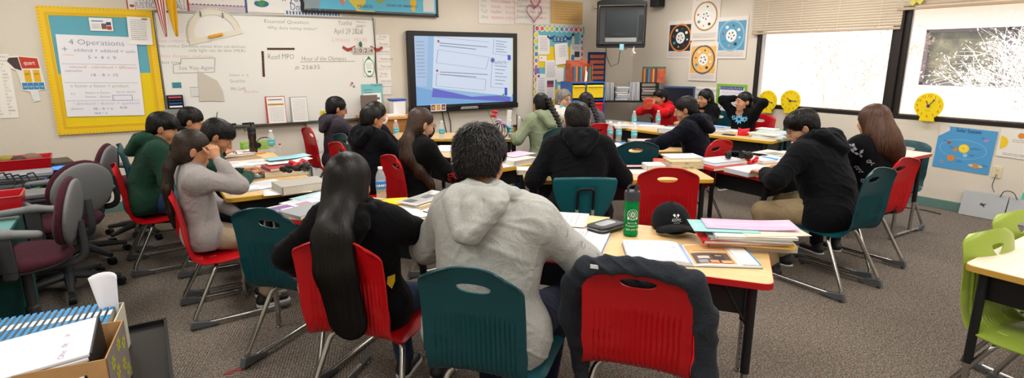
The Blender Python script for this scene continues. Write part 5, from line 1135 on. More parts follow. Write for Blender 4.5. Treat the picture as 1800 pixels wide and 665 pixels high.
for k, c in enumerate(('c02a3a', '2a2a30', '1f4f9a', 'f0f0f0')): MB().tube([(-0.06, -0.045, 0.16 - k * 0.033), (0.06, -0.045, 0.16 - k * 0.033)], 0.010, 10).obj('marker', mat('marker_' + c, c if k else 'c9506a', 0.4), mo)
MB().box((0, -0.045, 0.012), (0.24, 0.05, 0.05)).obj('clear_ledge', mat('clear_grey', 'a9adae', 0.2, alpha=0.6), mo)
for (px0, py0, px1, py1, lb) in ((469, 86, 517, 86, 'dark wavy border strip lying level above the reading list'), (461, 90, 463, 135, 'dark wavy border strip running down beside the reading list')):
    a, b = PY(px0, py0), PY(px1, py1); mb = MB(); n = 12
    for k in range(n):
        t = (k + .5) / n; mb.ball((a[0] + (b[0] - a[0]) * t, WY - 0.022, a[2] + (b[2] - a[2]) * t), (0.016, 0.003, 0.014), n=8)
    mb.box(((a[0] + b[0]) / 2, WY - 0.0215, (a[2] + b[2]) / 2), (max(abs(b[0] - a[0]), 0.012), 0.003, max(abs(b[2] - a[2]), 0.012))); tag(mb.obj('border_trimming', mat('trim_brown', '4a3226', 0.8)), lb, 'border strip', 'dark border strips on the whiteboard')
def year_sign(nm, px, py, s, off, col, shirt, lb, wallside='f'):
    p = PY(px, py); t = thing(nm, lb, 'sign', (p[0], WY - off, p[2])); M = np.array([[1, 0, 0, 0], [0, 0, -1, 0], [0, 1, 0, 0], [0, 0, 0, 1]], float)
    mb = MB()
    for q in (-1, 1): mb.prism([(q * x * s, z * s) for x, z in ((0.10, 0.02), (0.16, -0.01), (0.20, -0.02), (0.26, 0.02), (0.25, 0.05), (0.20, 0.02), (0.15, 0.03), (0.10, 0.055))][::(1 if q < 0 else -1)], 0, 0.004, M=M)
    mb.obj('arms', mat('sign_' + shirt, shirt, 0.7), t, smooth=False)
    for k, ch in enumerate('2024'):
        m2 = MB(); m2.prism([(-0.105 * s + k * 0.07 * s + x, -0.01 * s + y) for x, y in rrect(0.066 * s, 0.085 * s, 0.02 * s)], 0, 0.005, M=M); b = m2.obj('numeral_card', mat('card_' + col, col, 0.7), t, smooth=False)
        m3 = MB(); text_into(m3, ch, -0.105 * s + k * 0.07 * s, -0.033 * s, 0.075 * s, 0, shift(M, 0.006), align='c'); m3.obj('numeral', ink('f0ece6' if col != 'c8c0b8' else '3a3a3c'), b, smooth=False)
year_sign('year_sign', 637, 88, 1.0, 0.026, 'c8c0b8', 'a13a33', 'red-armed cut-out sign holding the year on the whiteboard edge')
tag(MB().ball((PY(632, 78)[0], WY - 0.04, PY(632, 78)[2]), (0.02, 0.012, 0.035)).obj('magnet_clip', mat('clip_green', '2c6a5a', 0.5)), 'small green clip above the red-armed year sign', 'clip')
o = wsheet('round_tag', 'oval white and green tag with a green hanger at the board edge', 'tag', (637, 100, 658, 134), 'e6ebe6', polys=[(disc(.5, .55, .48, 1, 30), '4f9a5a'), (disc(.5, .55, .42, 1, 30), 'eef1ee'), ([(.3, .12), (.5, -.05), (.7, .12)], '2f7a44'), (rect(.35, .72, .65, .8), '3a6a4a')] + scribble(.25, .35, .75, 4, .08), off=0.027)
wsheet('english_calendar', 'turquoise sheet headed Capitals pinned to the whiteboard corner', 'sheet', (634, 148, 672, 178), '7cc3c6', lines=[('Capitals', .45, .14, .05, '2a4a6a')], polys=[(rect(.62, .75, .78, .88), '1f3a4a')] + scribble(.1, .3, .5, 4, .16, '4a7a84'), off=0.027, tilt=1)
wsheet('weekday_strip', 'tall white strip listing the days of the week beside the board', 'strip', (659, 61, 688, 152), 'ece8e2', [(d, 0.25, 0.05 + i * 0.143, 0.038, '3a3a40') for i, d in enumerate(('Sunday', 'Monday', 'Tuesday', 'Wednesday', 'Thursday', 'Friday', 'Saturday'))] + [(d, 0.12, 0.095 + i * 0.143, 0.028, '8a8478') for i, d in enumerate(('Domingo', 'Damoo biiskani', 'Damoo dooki', 'Damoo tagi jo', 'Damoo dii jo', 'Nda iinish', 'Damoo yazhi'))], off=0.006)
wsheet('white_card', 'white card under the weekday strip', 'card', (665, 152, 688, 166), 'e2ded8', off=0.006)
wsheet('yellow_tag', 'tiny yellow tag low on the whiteboard', 'tag', (561, 195, 572, 201), 'e8d02a', lines=[('VS', .3, .75, .04, '3a3a30')])
for i, (x, y) in enumerate(((618, 146), (621, 152), (616, 149))): tag(MB().ball((PY(x, y)[0], WY - 0.024, PY(x, y)[2]), (0.014, 0.006, 0.014), n=8).obj('magnet', mat('magnet_' + 'abc'[i], ('b5654a', '8a8a86', 'c9a08a')[i], 0.5)), ('brick-red round magnet low on the whiteboard', 'grey round magnet low on the whiteboard', 'pale pink round magnet low on the whiteboard')[i], 'magnet')
wire = [PY(x, y, WY - 0.03) for x, y in ((655, 30), (658, 60), (660, 90), (659, 120), (663, 143))]
tag(MB().tube([tuple(q) for q in wire], 0.004, 6).obj('cable', M_BLACKM), 'dark cord hanging down the end of the whiteboard', 'cord')
# things standing in the pen tray
def tray_book(px, lb, col, sp):
    u, z, w, h = onwall('f', px, 0); z0 = BZ0 - 0.008; t = thing('workbook', lb, 'book', (u, WY - 0.055, z0)); t.rotation_euler = (R(-7), 0, 0)
    MB().box((0, 0, h / 2), (w, 0.012, h)).obj('pages', mat('page_white', 'efece6', 0.8), t); MB().box((0, -0.008, h / 2), (w, 0.003, h + 0.004)).box((-w / 2 - 0.002, 0, h / 2), (0.004, 0.018, h + .004)).obj('cover', mat('cover_' + col, col, 0.6), t)
    M = np.array([[1, 0, 0, 0], [0, 0, -1, -0.0102], [0, 1, 0, h / 2], [0, 0, 0, 1]], float); mb = MB()
    for pl, c in sp: mb.add([((x - .5) * w, (.5 - y) * h, 0) for x, y in pl], [tuple(range(len(pl)))], c, M)
    mb.obj('printing', [ink(c) for c in ('eeeae4', '3a6fae', 'e3b52a', '8f939c')], t, smooth=False)
tray_book((465, 168, 503, 214), 'red-spined teacher plan book standing in the pen tray', 'c23a34', [(rect(.05, .02, .97, .98), 0), (rect(.12, .1, .85, .14), 1), (rect(.08, .26, .92, .33), 2)] + [(p, 3) for p, _ in scribble(.12, .4, .88, 9, .06)])
tray_book((508, 170, 541, 213), 'grey-spined open gradebook standing in the pen tray', '9a9a9a', [(rect(.05, .02, .97, .98), 0)] + [(p, 3) for p, _ in scribble(.12, .1, .9, 14, .06)])
for i, (x, lb) in enumerate(((404, 'black whiteboard eraser near the marker cup in the pen tray'), (436, 'black whiteboard eraser in the pen tray towards the plan book'))): tag(MB().box((PY(x, 214, WY - .055)[0], WY - 0.055, BZ0 + 0.008), (0.125, 0.04, 0.03)).obj('board_eraser', mat('felt_black', '1a1a1c', 0.9), bevel=0.004), lb, 'eraser')
cup = thing('pen_cup', 'lime green cup decorated with leaves holding a pen, in the pen tray', 'cup', (PY(374, 205, WY - .055)[0], WY - 0.055, BZ0 - 0.008))
MB().lathe([(0.035, 0), (0.05, 0.10), (0.046, 0.10), (0.032, 0.006)], 18).obj('cup', mat('lime_cup', '8cc63f', 0.4), cup); MB().tube([(0.02, 0, 0.03), (0.05, 0, 0.17)], 0.004, 6).obj('pen', M_BLACKM, cup)
mb = MB(); [mb.ball((-0.05 + 0.02 * math.cos(k), -0.035, 0.04 + 0.03 * math.sin(k * 2)), (0.02, 0.008, 0.014), k % 2, 8) for k in range(5)]; mb.obj('leaf_trim', [mat('leaf_orange', 'd9772a', 0.6), mat('leaf_gold', 'd8b62a', 0.6)], cup)
# --- banners, flags and the map above the board
wsheet('motto_banner', 'white banner lettered JUSTICE in blue, partly cut off above the board', 'banner', (224, 17, 328, -6), 'e9e6e2', [('WITH LIBERTY', .18, .46, .10, '2f4f9a', .8), ('JUSTICE FOR ALL', .12, .86, .085, '2f4f9a', .86)], polys=[(rect(0, .0, .02, 1), 'b0453f'), (rect(0, .96, 1, 1), 'b0453f'), (disc(.08, .75, .04, 2.2), 'a8483c')], off=0.006)
b2 = wsheet('patriot_banner', 'paper banner edged in red and blue stars and stripes above the protractor', 'banner', (330, 19, 432, -6), 'e7e3e0', [('Star of wonder', .33, .30, .05, '8a8f98', .3)], polys=[(rect(0, .62 + k * .06, 1, .64 + k * .06), ('b23a3a', '3a4f96')[k % 2]) for k in range(6)] + [([(x, .55), (x + .03, .62), (x - .03, .62)], ('b23a3a', '3a4f96')[i % 2]) for i, x in enumerate(np.linspace(.03, .97, 16))] + [(rect(0, 0, .03, 1), 'b23a3a'), (rect(.97, 0, 1, 1), '3a4f96')], off=0.006)
wsheet('kindness_banner', 'white banner with blue lettering and a globe beginning If you can\'t', 'banner', (436, 21, 572, -6), 'eae7e4', [("If you can't", .42, .36, .12, '2457a8', .55), ("Don't say it", .52, .82, .12, '2457a8', .46)], polys=[(disc(.17, .55, .09, 2.0, 24), '2c6f8e'), ([(.12, .5), (.16, .38), (.22, .42), (.2, .6), (.16, .75)], '4a8f4a'), (disc(.12, .35, .05, 1.6), 'd9d5d2')], off=0.006, thin=False)
wsheet('alphabet_banner', 'white strip printed with tiny blue figures between the banner and the map', 'banner', (500, 27, 600, 21), 'e6e2dc', polys=[(rect(x, .2, x + .03, .8), ('3a62a8', '6a86b8')[i % 2]) for i, x in enumerate(np.linspace(.03, .93, 18))], off=0.009)
def flag(nm, lb, px, stripes, col):
    p = PY(*px, WY - 0.16); t = thing(nm, lb, 'flag', tuple(p)); mb = MB(); n = 12; V = []; F = []; m = []
    for i in range(n + 1):
        for j in range(9):
            v = i / n; u = j / 8; wdt = (0.02 + 0.09 * (1 - v) ** 0.8); V.append(((u - 0.5) * wdt + 0.02 * v, 0.02 * math.sin(u * 9 + v * 3) * (1 - v * .5), -v * 0.42 + 0.14))
    for i in range(n):
        for j in range(8): F.append((i * 9 + j, i * 9 + j + 1, (i + 1) * 9 + j + 1, (i + 1) * 9 + j)); m.append(j % 2 if stripes else 0)
    mb.add(V, F); mb.m = m; o = mb.obj('cloth', [mat('flag_' + c, c, 0.8) for c in col], t); so = o.modifiers.new('t', 'SOLIDIFY'); so.thickness = 0.0015
    MB().tube([(0.0, 0.16, 0.02), (0.0, 0.0, 0.20), (0.0, -0.06, 0.27)], 0.006, 8).obj('pole', mat('flag_pole', '3a2c22', 0.4), t)
flag('flag', 'small red and white striped flag hanging by the bulletin board corner', (282, 15), True, ('b5332f', 'e9e2da')); flag('flag', 'small golden yellow flag hanging beside the striped one', (301, 15), False, ('e7b51f',))
u0, u1 = 1.73, 3.50
mp_ = thing('pull_down_map', 'pull-down map of the Gulf and Mexico in a black case above the board', 'map', ((u0 + u1) / 2, WY, 2.13))
MB().box((0, -0.045, 0.008), (u1 - u0, 0.02, 0.025)).box((-(u1 - u0) / 2 + 0.015, -0.03, 0.13), (0.03, 0.03, 0.26)).box(((u1 - u0) / 2 - 0.015, -0.03, 0.13), (0.03, 0.03, 0.26)).obj('bottom_bar', M_BLACKM, mp_, bevel=0.002)
mb = MB(); Mm = np.array([[1, 0, 0, 0], [0, 0, -1, -0.05], [0, 1, 0, 0.03], [0, 0, 0, 1]], float); W_ = u1 - u0 - 0.07; mb.box((0, 0.24, -0.002), (W_, 0.46, 0.002), 0, M=Mm)
def mpoly(q, c, dz=0.0006): mb.add([((x - .5) * W_, y, dz) for x, y in q], [tuple(range(len(q)))], c, Mm)
mpoly([(.0, .0), (.10, .02), (.12, .2), (.03, .45), (0, .46)], 1); mpoly([(.20, .46), (.28, .10), (.30, .14), (.36, .03), (.42, .06), (.46, .22), (.52, .3), (.52, .46)], 2); mpoly([(.235, .2), (.25, .08), (.275, .05), (.28, .12), (.25, .3)], 3, .0009)
mpoly([(.46, .22), (.54, .10), (.60, .16), (.60, .46), (.5, .46)], 4, .0009); mpoly([(.60, .18), (.78, .20), (.79, .04), (.82, .02), (.84, .2), (.86, .46), (.6, .46)], 5, .0007); mpoly([(.36, .03), (.42, .01), (.5, .012), (.5, .0), (.36, .0)], 2); mpoly([(.89, .03), (.985, .03), (.985, .46), (.89, .46)], 6, .001)
mb.obj('map_sheet', [ink(c) for c in ('62b8d8', '8a9aa0', 'dbc65a', 'c78a8e', '9aa95a', 'e2b832', 'd6d6d4')], mp_, smooth=False)
mb = MB(); text_into(mb, 'MEXICO', -0.22, 0.045, 0.05, 0, shift(Mm, .003), width=.2); text_into(mb, 'GULF OF MEXICO', 0.16, 0.075, 0.04, 0, shift(Mm, .003), width=.42); mb.obj('lettering', ink('4a5a72'), mp_, smooth=False)
# --- interactive screen
sx0, sx1, sz0, sz1 = 3.035, 4.735, 0.895, 1.945
tv = thing('interactive_screen', 'wide black interactive screen showing a blue worksheet page', 'screen', ((sx0 + sx1) / 2, WY - .004, sz0))
W_, H_ = sx1 - sx0, sz1 - sz0
MB().box((0, -0.045, H_ / 2), (W_, 0.09, H_)).obj('bezel', mat('screen_bezel', '17181c', 0.35), tv, bevel=0.008)
MB().box((0, -0.055, 0.02), (W_ + 0.01, 0.11, 0.075)).obj('control_bar', mat('screen_bar', '0e0f12', 0.3), tv, bevel=0.006)
Ms = np.array([[1, 0, 0, 0], [0, 0, -1, -0.0915], [0, 1, 0, 0.075], [0, 0, 0, 1]], float); w_, h_ = W_ - 0.16, H_ - 0.14
def emis(c, s): return mat('screen_light_' + c, c, 0.4, emit=s)
mb = MB(); cols = ['9fc4e8', 'b4cdee', 'dce8fa', '6a6fd0', '5f86d8', '7fb2e2', '8a93a8', 'b05560', '4fae5a', '3f55c8', 'dfe9c8', '54606f']
def sp(q, c, dz): mb.add([((x - .5) * w_, y * h_, dz) for x, y in q], [tuple(range(len(q)))], c, Ms)
sp([(0, 0), (1, 0), (1, 1), (0, 1)], 0, 0.0); sp([(0, .28), (.10, .28), (.13, 1), (0, 1)], 1, .0004); sp([(0, 0), (1, 0), (1, .14), (.5, .10), (.2, .2), (0, .28)], 5, .0005)
sp([(.145, .12), (.92, -.0), (.97, 0.0), (.97, .1), (.55, .10), (.16, .25)], 3, .0007); sp([(.155, .26), (.87, .105), (.985, .07), (1, .2), (1, 1), (.185, 1)], 2, .0009); sp([(.97, .12), (1, .12), (1, 1), (.985, 1)], 10, .0011)
def sl(x0, y0, x1, y1, c, t=.006): d = np.array([x1 - x0, (y1 - y0)]); n = np.array([-d[1], d[0]]) / (np.linalg.norm(d) + 1e-9) * t; sp([(x0 - n[0], y0 - n[1]), (x1 - n[0], y1 - n[1]), (x1 + n[0], y1 + n[1]), (x0 + n[0], y0 + n[1])], c, .0016)
for (a, b) in (((.22, .81), (.74, .70)), ((.22, .81), (.20, .62)), ((.20, .62), (.70, .52)), ((.70, .52), (.74, .70)), ((.20, .46), (.70, .36)), ((.20, .46), (.19, .28)), ((.19, .28), (.69, .19)), ((.69, .19), (.70, .36)), ((.77, .64), (.75, .24)), ((.75, .24), (.95, .21)), ((.79, .98), (.78, .76)), ((.78, .76), (.95, .72)), ((.2, .99), (.74, .93)), ((.82, .645), (.96, .62))): sl(*a, *b, 6, .0022)
for k in range(2):
    for j in range(2): sl(.235, .905 - .42 * k - .035 * j, (.72, .60)[j], .845 - .42 * k - .035 * j + .01, 6, .006)
for k in range(6): sl(.80, .57 - k * .055, .93 - .02 * (k % 3), .553 - k * .055, 6, .005)
for k in range(5): sl(.81, .95 - k * .04, .93 - .03 * (k % 2), .935 - k * .04, 6, .005)
for k in range(11): sl(.015, .92 - k * .05, .09, .92 - k * .05, 6, .004)
for y in (.93, .505): sp(disc(.225 - (.02 if y < .6 else 0), y, .011, 1.8, 14), 7, .002)
sp(disc(.775, .655, .024, 1.7, 18), 6, .0018); sp(disc(.775, .655, .014, 1.7, 16), 9, .0022); sp([(.94, .66), (.975, .65), (.975, .73), (.94, .74)], 9, .002); sp([(.905, .10), (.935, .095), (.935, .22), (.905, .225)], 9, .002); sp([(.86, .08), (.90, .075), (.90, .14)], 8, .0021)
mb.obj('display', [emis(c, 0.62) for c in cols], tv, smooth=False)
mb = MB(); text_into(mb, 'Speaking Tip', (.79 - .5) * w_, .605 * h_, .062, 0, shift(Ms, .0026), width=.21, rot=-.06); mb.obj('screen_lettering', emis('8591a3', .6), tv, smooth=False)
mb = MB(); mb.prism([(-.12, 0.002), (.17, .002), (.15, .035), (-.10, .035)], 0, .002, M=np.array([[1, 0, 0, 0], [0, 0, -1, -.112], [0, 1, 0, 0], [0, 0, 0, 1]], float)); mb.obj('button_strip', mat('strip_silver', 'aeb0b2', .3), tv, smooth=False)
for k in range(8): MB().box((-.085 + k * .032, -.116, .018), (.016, .004, .012)).obj('button', mat('button_dark', '2a2a2e', .4), tv)
for i, (px, c, lb) in enumerate(((762, '8a5a3a', 'left'), (771, 'c99a2a', ''), (780, '6a3a5a', ''))):
    p = PY(px, 189, WY - .12); M = frame_front(p[0], 0.935, WY, .114); o = tag(MB().box((0, 0, 0), (0.075, 0.098, 0.002), M=M).obj('snapshot', mat('snapshot_white', 'eceae6', .5), smooth=False), ('snapshot with a brown figure stuck under the screen', 'snapshot with a golden figure stuck under the screen', 'snapshot with a plum figure stuck under the screen')[i], 'photograph', 'snapshots under the screen')
    MB().box((0, 0.004, .0014), (0.058, 0.075, 0.001), M=M).obj('picture', mat('snap_' + c, c, .5), o, smooth=False); MB().prism(disc(0, 0, .016, 1.3, 14), .002, .003, M=M).obj('figure', mat('snapfig', 'c9a184', .6), o, smooth=False)
for x0, px in ((820, 0), (0, 0)): pass
for (a, lb) in (([(777, 196), (783, 225), (790, 255), (792, 262)], 'black cable hanging from the screen, the straighter one'), ([(787, 196), (792, 215), (793, 240), (791, 258)], 'black cable hanging from the screen, the bowed one')): tag(MB().tube([tuple(PY(x, y, WY - 0.02)) for x, y in a], 0.006, 6).obj('cable', M_BLACKM), lb, 'cable')
# --- charts above and the small bulletin board
M_CH = 'e4ddd6'
wsheet('vocabulary_chart', 'laminated word chart with red and green handwriting above the screen', 'chart', (841, 41, 903, -6), M_CH, [(t_, x, .25 + r * .19, .07, c) for r in range(4) for t_, x, c in zip((('tah', 'kin', 'Tsif', 'dine')[r], ('nahosdzaan', 'tsosts', 'hadilni', 'naastso')[r], ('bee hozho', 'shima', 'dooda', 'nizhoni')[r]), (.06, .34, .74), ('6a9a80', 'c8506a', 'e09a8a'))], off=0.006)
wsheet('laminated_chart', 'laminated word chart with a pink ribbon heart over it', 'chart', (904, 41, 965, -6), M_CH, [(t_, x, .25 + r * .19, .07, c) for r in range(4) for t_, x, c in zip((('Winter', 'Summer', 'Autumn', 'Leander')[r], ('Nahas', 'yazhi', 'Nth ach', 'Nih kad')[r], ('ba hane', 'abinigo', 'ahoo', 'tsosi')[r]), (.06, .44, .72), ('5f8f8a', 'c8506a', 'e0a08a'))], off=0.006)
def heart(cx, cz, s, col, lb):
    mb = MB(); pts = []
    for k in range(25):
        t_ = 2 * PI * k / 24; pts.append((cx + s * 16 * math.sin(t_) ** 3, WY - 0.03, cz + s * (13 * math.cos(t_) - 5 * math.cos(2 * t_) - 2 * math.cos(3 * t_) - math.cos(4 * t_))))
    tag(mb.tube(pts[:-1], 0.007, 8, closed=True).obj('ribbon_heart', mat('ribbon_' + col, col, 0.5)), lb, 'heart')
p = PY(937, 22); heart(p[0], p[2], 0.0085, 'b07898', 'large mauve ribbon heart hanging over the word chart'); p = PY(939, 3); heart(p[0], p[2], 0.0055, 'c23a6a', 'smaller crimson ribbon heart above the mauve one')
wsheet('brown_chart', 'tan kraft paper sheet of faint writing above the flowered board', 'chart', (968, 41, 1024, 4), 'c9a467', polys=scribble(.12, .12, .9, 7, .11, 'b08a50'), off=0.006)
def flower_board():
    x0, x1, z0, z1 = 5.085, 6.05, 0.80, 2.075; cx, cz, w, h = (x0 + x1) / 2, (z0 + z1) / 2, x1 - x0, z1 - z0
    b = tag(MB().box((cx, WY - 0.0115, cz), (w, 0.019, h)).obj('bulletin_board', mat('cork_board', 'b08a5a', 0.9)), 'blue and yellow bulletin board with a border of rainbow flowers', 'bulletin board')
    M = MW('f', cx, cz, 0.0212); mb = MB()
    for (ya, yb, c) in ((.52 * h / 2, h / 2, 0), (.02, .52 * h / 2, 1), (-.5 * h / 2, .02, 0), (-h / 2, -.5 * h / 2, 1)): mb.add([(-w / 2, ya, 0), (w / 2, ya, 0), (w / 2, yb, 0), (-w / 2, yb, 0)], [(0, 1, 2, 3)], c, M)
    mb.obj('backing_paper', [mat('backing_sky', '69b3c3', 0.85), mat('backing_yellow', 'e8c913', 0.85)], b, smooth=False)
    mb = MB(); mb2 = MB(); cs = ['d8505a', 'e2913a', 'e8d04a', 'b5c94a', '5ab0a0', '3a66ae', '9a84b8', 'cf7a98']; k = 0
    pos = [(-w / 2 + .05 + i * .094, h / 2 - .045) for i in range(10)] + [(-w / 2 + .04, h / 2 - .14 - i * .094) for i in range(11)] + [(w / 2 - .04, h / 2 - .14 - i * .094) for i in range(8)]
    for i, (x, y) in enumerate(pos):
        mb2.prism(disc(x, y, .046, 1, 14), .0002, .0016, M=M)
        mb.add([(x + px_, y + py_, .0022) for px_, py_ in disc(0, 0, .034, 1, 12)], [tuple(range(12))], i % 8, M)
        for q in petals(7, .004, .033, .007): mb.add([(x + a, y + c, .0028) for a, c in q], [(0, 1, 2, 3)], (i + 7) % 8 if i % 2 else i % 8, M)
    so = mb2.obj('scalloped_border', mat('scallop_white', 'efe9e2', .8), b, smooth=False); mb.obj('flower_printing', [ink(c) for c in cs], so, smooth=False)
flower_board()
def b2sheet(nm, lb, cat, px, col='ece8e6', **k): return wsheet(nm, lb, cat, px, col, off=k.pop('off', 0.028), **k)
b2sheet('pinned_page', 'white page pinned top corner of the flowered board beside the year sign', 'page', (944, 62, 964, 96), polys=scribble(.15, .12, .8, 9, .08))
b2sheet('pinned_page', 'small white badge sheet pinned halfway down the flowered board', 'page', (946, 98, 959, 108), polys=[(disc(.3, .4, .1, 1.3), 'c9a23a')])
b2sheet('pinned_page', 'long white list pinned in the middle of the flowered board', 'page', (956, 106, 977, 140), polys=scribble(.15, .12, .8, 11, .07), off=.031)
b2sheet('pinned_packet', 'thick stapled packet of white pages curling off the flowered board', 'packet', (973, 76, 995, 113), tilt=6, th=.02, polys=scribble(.3, .15, .8, 6, .09))
b2sheet('pinned_strip', 'narrow white strip pinned under the stapled packet', 'strip', (977, 119, 988, 144), off=.033, tilt=-2)
b2sheet('pinned_page', 'white page with a small photograph and blue square on the flowered board', 'page', (1001, 78, 1019, 111), polys=[(rect(.38, .38, .85, .68), '4a4a44'), (rect(.08, .55, .36, .85), '3a7ac0')] + scribble(.2, .1, .8, 3, .07))
b2sheet('calendar_page', 'white calendar page low on the flowered board', 'page', (941, 130, 958, 168), polys=scribble(.15, .2, .8, 9, .08, '8a9ab8') + [(rect(.1, .05, .3, .14), '2a4a8a')])
b2sheet('pinned_page', 'page with a red sunset photograph low on the flowered board', 'page', (957, 140, 973, 175), polys=[(rect(.15, .05, .85, .38), '5a3a5a'), (rect(.15, .22, .85, .38), 'a8485a')] + scribble(.15, .45, .8, 6, .08), off=.03)
b2sheet('sticky_note', 'small violet note stuck to the flowered border', 'note', (938, 120, 946, 129), '8a6aa8', off=.03)
b2sheet('sticky_note', 'pale yellow note at the bottom of the flowered board', 'note', (978, 150, 988, 160), 'e9dcae')
year_sign('year_sign', 982, 68, .95, 0.03, '3a6a9a', '1f4a7a', 'dark blue cut-out sign holding the year on the flowered board')
p = PY(1005, 70); mb = MB(); mb.prism([(-.02, -.14), (.03, -.14), (.035, .02), (.02, .06), (-.015, .06), (-.03, .02)], 0, .004, M=frame_front(p[0], p[2], WY, .03)); po = tag(mb.obj('paper_cutout', mat('cutout_pale', 'cfd4d0', .8), smooth=False), 'tall narrow paper cut-out beside the dark blue year sign', 'cut-out'); MB().prism(disc(0, .075, .02, 1.2, 14), 0, .004, M=frame_front(p[0], p[2], WY, .03)).obj('cutout_head', mat('cutout_dark', '3a3634', .8), po, smooth=False)
# pocket chart
u, z, w, h = 6.345, 1.24, 0.38, 0.90
pc = sheet('pocket_chart', 'navy hanging pocket chart filled with orange cards', 'pocket chart', 'f', u, z, w, h, '1c3a78', off=0.01, th=.006)
for k in range(10): MB().box((0.0, .38 - k * .085, .0085), (.30, .055, .002), M=MW('f', u, z, .01)).obj('orange_card', mat('card_orange', 'd9764f', .8), pc, smooth=False)
def outlet(side, u, z, lb):
    M = MW(side, u, z, 0.0); o = tag(MB().box((0, 0, .004), (.072, .117, .008), M=M).obj('wall_outlet', mat('outlet_almond', 'ddd0ae', .5), bevel=.002), lb, 'outlet')
    for y in (-.022, .022): MB().prism([(x, y + yy) for x, yy in rrect(.034, .03, .010)], .0081, .0095, M=M).obj('socket', mat('socket_almond', 'cdbf9c', .5), o)
    return o
outlet('f', 6.23, 2.37, 'almond wall outlet high beside the old television')
outlet('r', 2.055, 0.475, 'almond outlet with a grey plug below the solar system poster')
# --- posters by the window
_WH = []
def wheel(lb, px, bg, ring, kind, name='wheel_poster'):
    u, z, w, h = onwall('r', px, 0); pl = [(rect(.06, .10, .94, .80), bg)] if bg else []
    c = (.5, .45); A = w / h
    pl += [(disc(*c, .42, A, 40, -80, 260), ring), (disc(*c, .37, A, 36), bg or 'ece6de')]
    if kind == 'wave': pl += [(petal, ring) for petal in []]
    pl += [(disc(*c, .17 if bg != None else .15, A, 24), 'eef0ee')]
    for k in range(8):
        a = k * PI / 4 + .2; pl.append((disc(c[0] + .27 * math.cos(a), c[1] + .27 * A * math.sin(a), .035 + .02 * (k % 2), A * .8, 8), ('e8e4da', '3a3a3c', 'e09a4a', '4a9ab0', 'a84a3a', 'e8e4da', '3a6a4a', 'e8e4da')[k]))
    for k in range(5): a = k * 1.3; pl.append((disc(c[0] + .085 * math.cos(a), c[1] + .085 * A * math.sin(a), .028, A, 7), ('3a3a3a', 'a84a3a', '5a7a8a', '8a5a3a', '3f7f6a')[k]))
    if kind == 'spokes': pl += [(rect(.3, .446, .7, .454), 'c9c0b0'), (rect(.496, .32, .504, .58), 'c9c0b0')]
    pl += scribble(.08, .84, .92, 4, .03, 'b0aaa4')
    sheet(name, lb, 'poster', 'r', u, z, w, h, 'e6ded6', polys=pl, off=.004 + .003 * len(_WH)); _WH.append(1)
wheel('calendar wheel poster with a black ground and an orange ring', (1176, 38, 1217, 103), '23272c', 'd8823a', 'spokes')
wheel('calendar wheel poster with a cream ground and brown ring, the topmost', (1219, -4, 1263, 70), None, 'b08a5c', 'spokes')
wheel('calendar wheel poster with a blue ground', (1262, 31, 1311, 103), '5b9cc0', '8fb6c8', 'spokes')
wheel('calendar wheel poster with a golden ground and wavy ring, the lowest', (1215, 75, 1259, 143), 'eeb865', '5a5a58', 'wave')
u, z, w, h = onwall('r', (1220, 152, 1260, 225), 0)
sheet('speech_poster', 'white Parts of Speech poster behind the pupils', 'poster', 'r', u, z, w, h, 'ebe7e2', [('Parts of Speech', .06, .11, .075, '25262a', .88)], polys=[(disc(.8, .42 + .2 * i, .10, w / h, 12), ('d9a28a', '7fb08a')[i]) for i in range(2)] + scribble(.1, .18, .9, 2, .035, '5fae6a') + scribble(.1, .3, .5, 6, .08), off=.004)
u, z, w, h = onwall('r', (1261, 147, 1308, 222), 0)
sheet('reading_poster', 'green-bordered poster with a purple title ribbon beside the window', 'poster', 'r', u, z, w, h, 'eae6ee', [('Understanding Reading', .15, .12, .045, 'f2f0f6', .7), ('When you read ask yourself', .2, .22, .032, '7a7484', .6)], polys=[(rect(.12, .06, .88, .14), '3c3f8e'), (rect(.52, .88, .86, .96), '6a58a8')] + sum([scribble(.28, .30 + .13 * k, .85, 2, .045, '9a94a4') for k in range(5)], []) + [(disc(.19, .32 + .13 * k, .025, w / h, 10), '9a8a5a') for k in range(5)], border=('7fb53a', .045), off=.004)
u, z, w, h = 2.365, 0.665, 0.50, 0.445
sheet('solar_system_poster', 'blue Solar System poster with its corner folded down, under the sill', 'poster', 'r', u, z, w, h, '4f98cc', [('Solar System', .30, .10, .055, '23406a', .44), ('Sun', .47, .48, .018, '8a5a1a')] + [(t_, x, y, .018, '27466a') for t_, x, y in (('Mars', .12, .36), ('Venus', .25, .50), ('Mercury', .66, .46), ('Earth', .62, .62), ('Jupiter', .42, .80), ('Uranus', .76, .20), ('Saturn', .86, .82))],
      polys=[(disc(.48, .50, .42, .55, 40), '6fb0da'), (disc(.48, .50, .405, .53, 40), '4f98cc'), (disc(.5, .48, .095, 1.1), 'f0c02a'), (disc(.5, .48, .075, 1.1), 'f6d83a'), (disc(.22, .38, .033, 1.1), 'a0503a'), (disc(.35, .52, .042, 1.1), 'c9883a'), (disc(.635, .47, .016, 1.1), '5a5a6a'), (disc(.545, .63, .042, 1.1), '8fc0e0'), (disc(.31, .74, .068, 1.1), 'd9853a'), (disc(.16, .86, .046, 1.1), '7a94b8'), (disc(.845, .22, .046, 1.1), '9a94c8'), (disc(.76, .84, .13, .30), 'd8c890'), (disc(.76, .84, .055, 1.1), 'c98a5a'), ([(0, 0), (.16, .0), (.18, .09), (0, .26)], 'd9d0c1'), ([(.18, .0), (.19, .10), (.02, .25)], 'd6d8da')], tilt=-2, off=.005, thin=False)
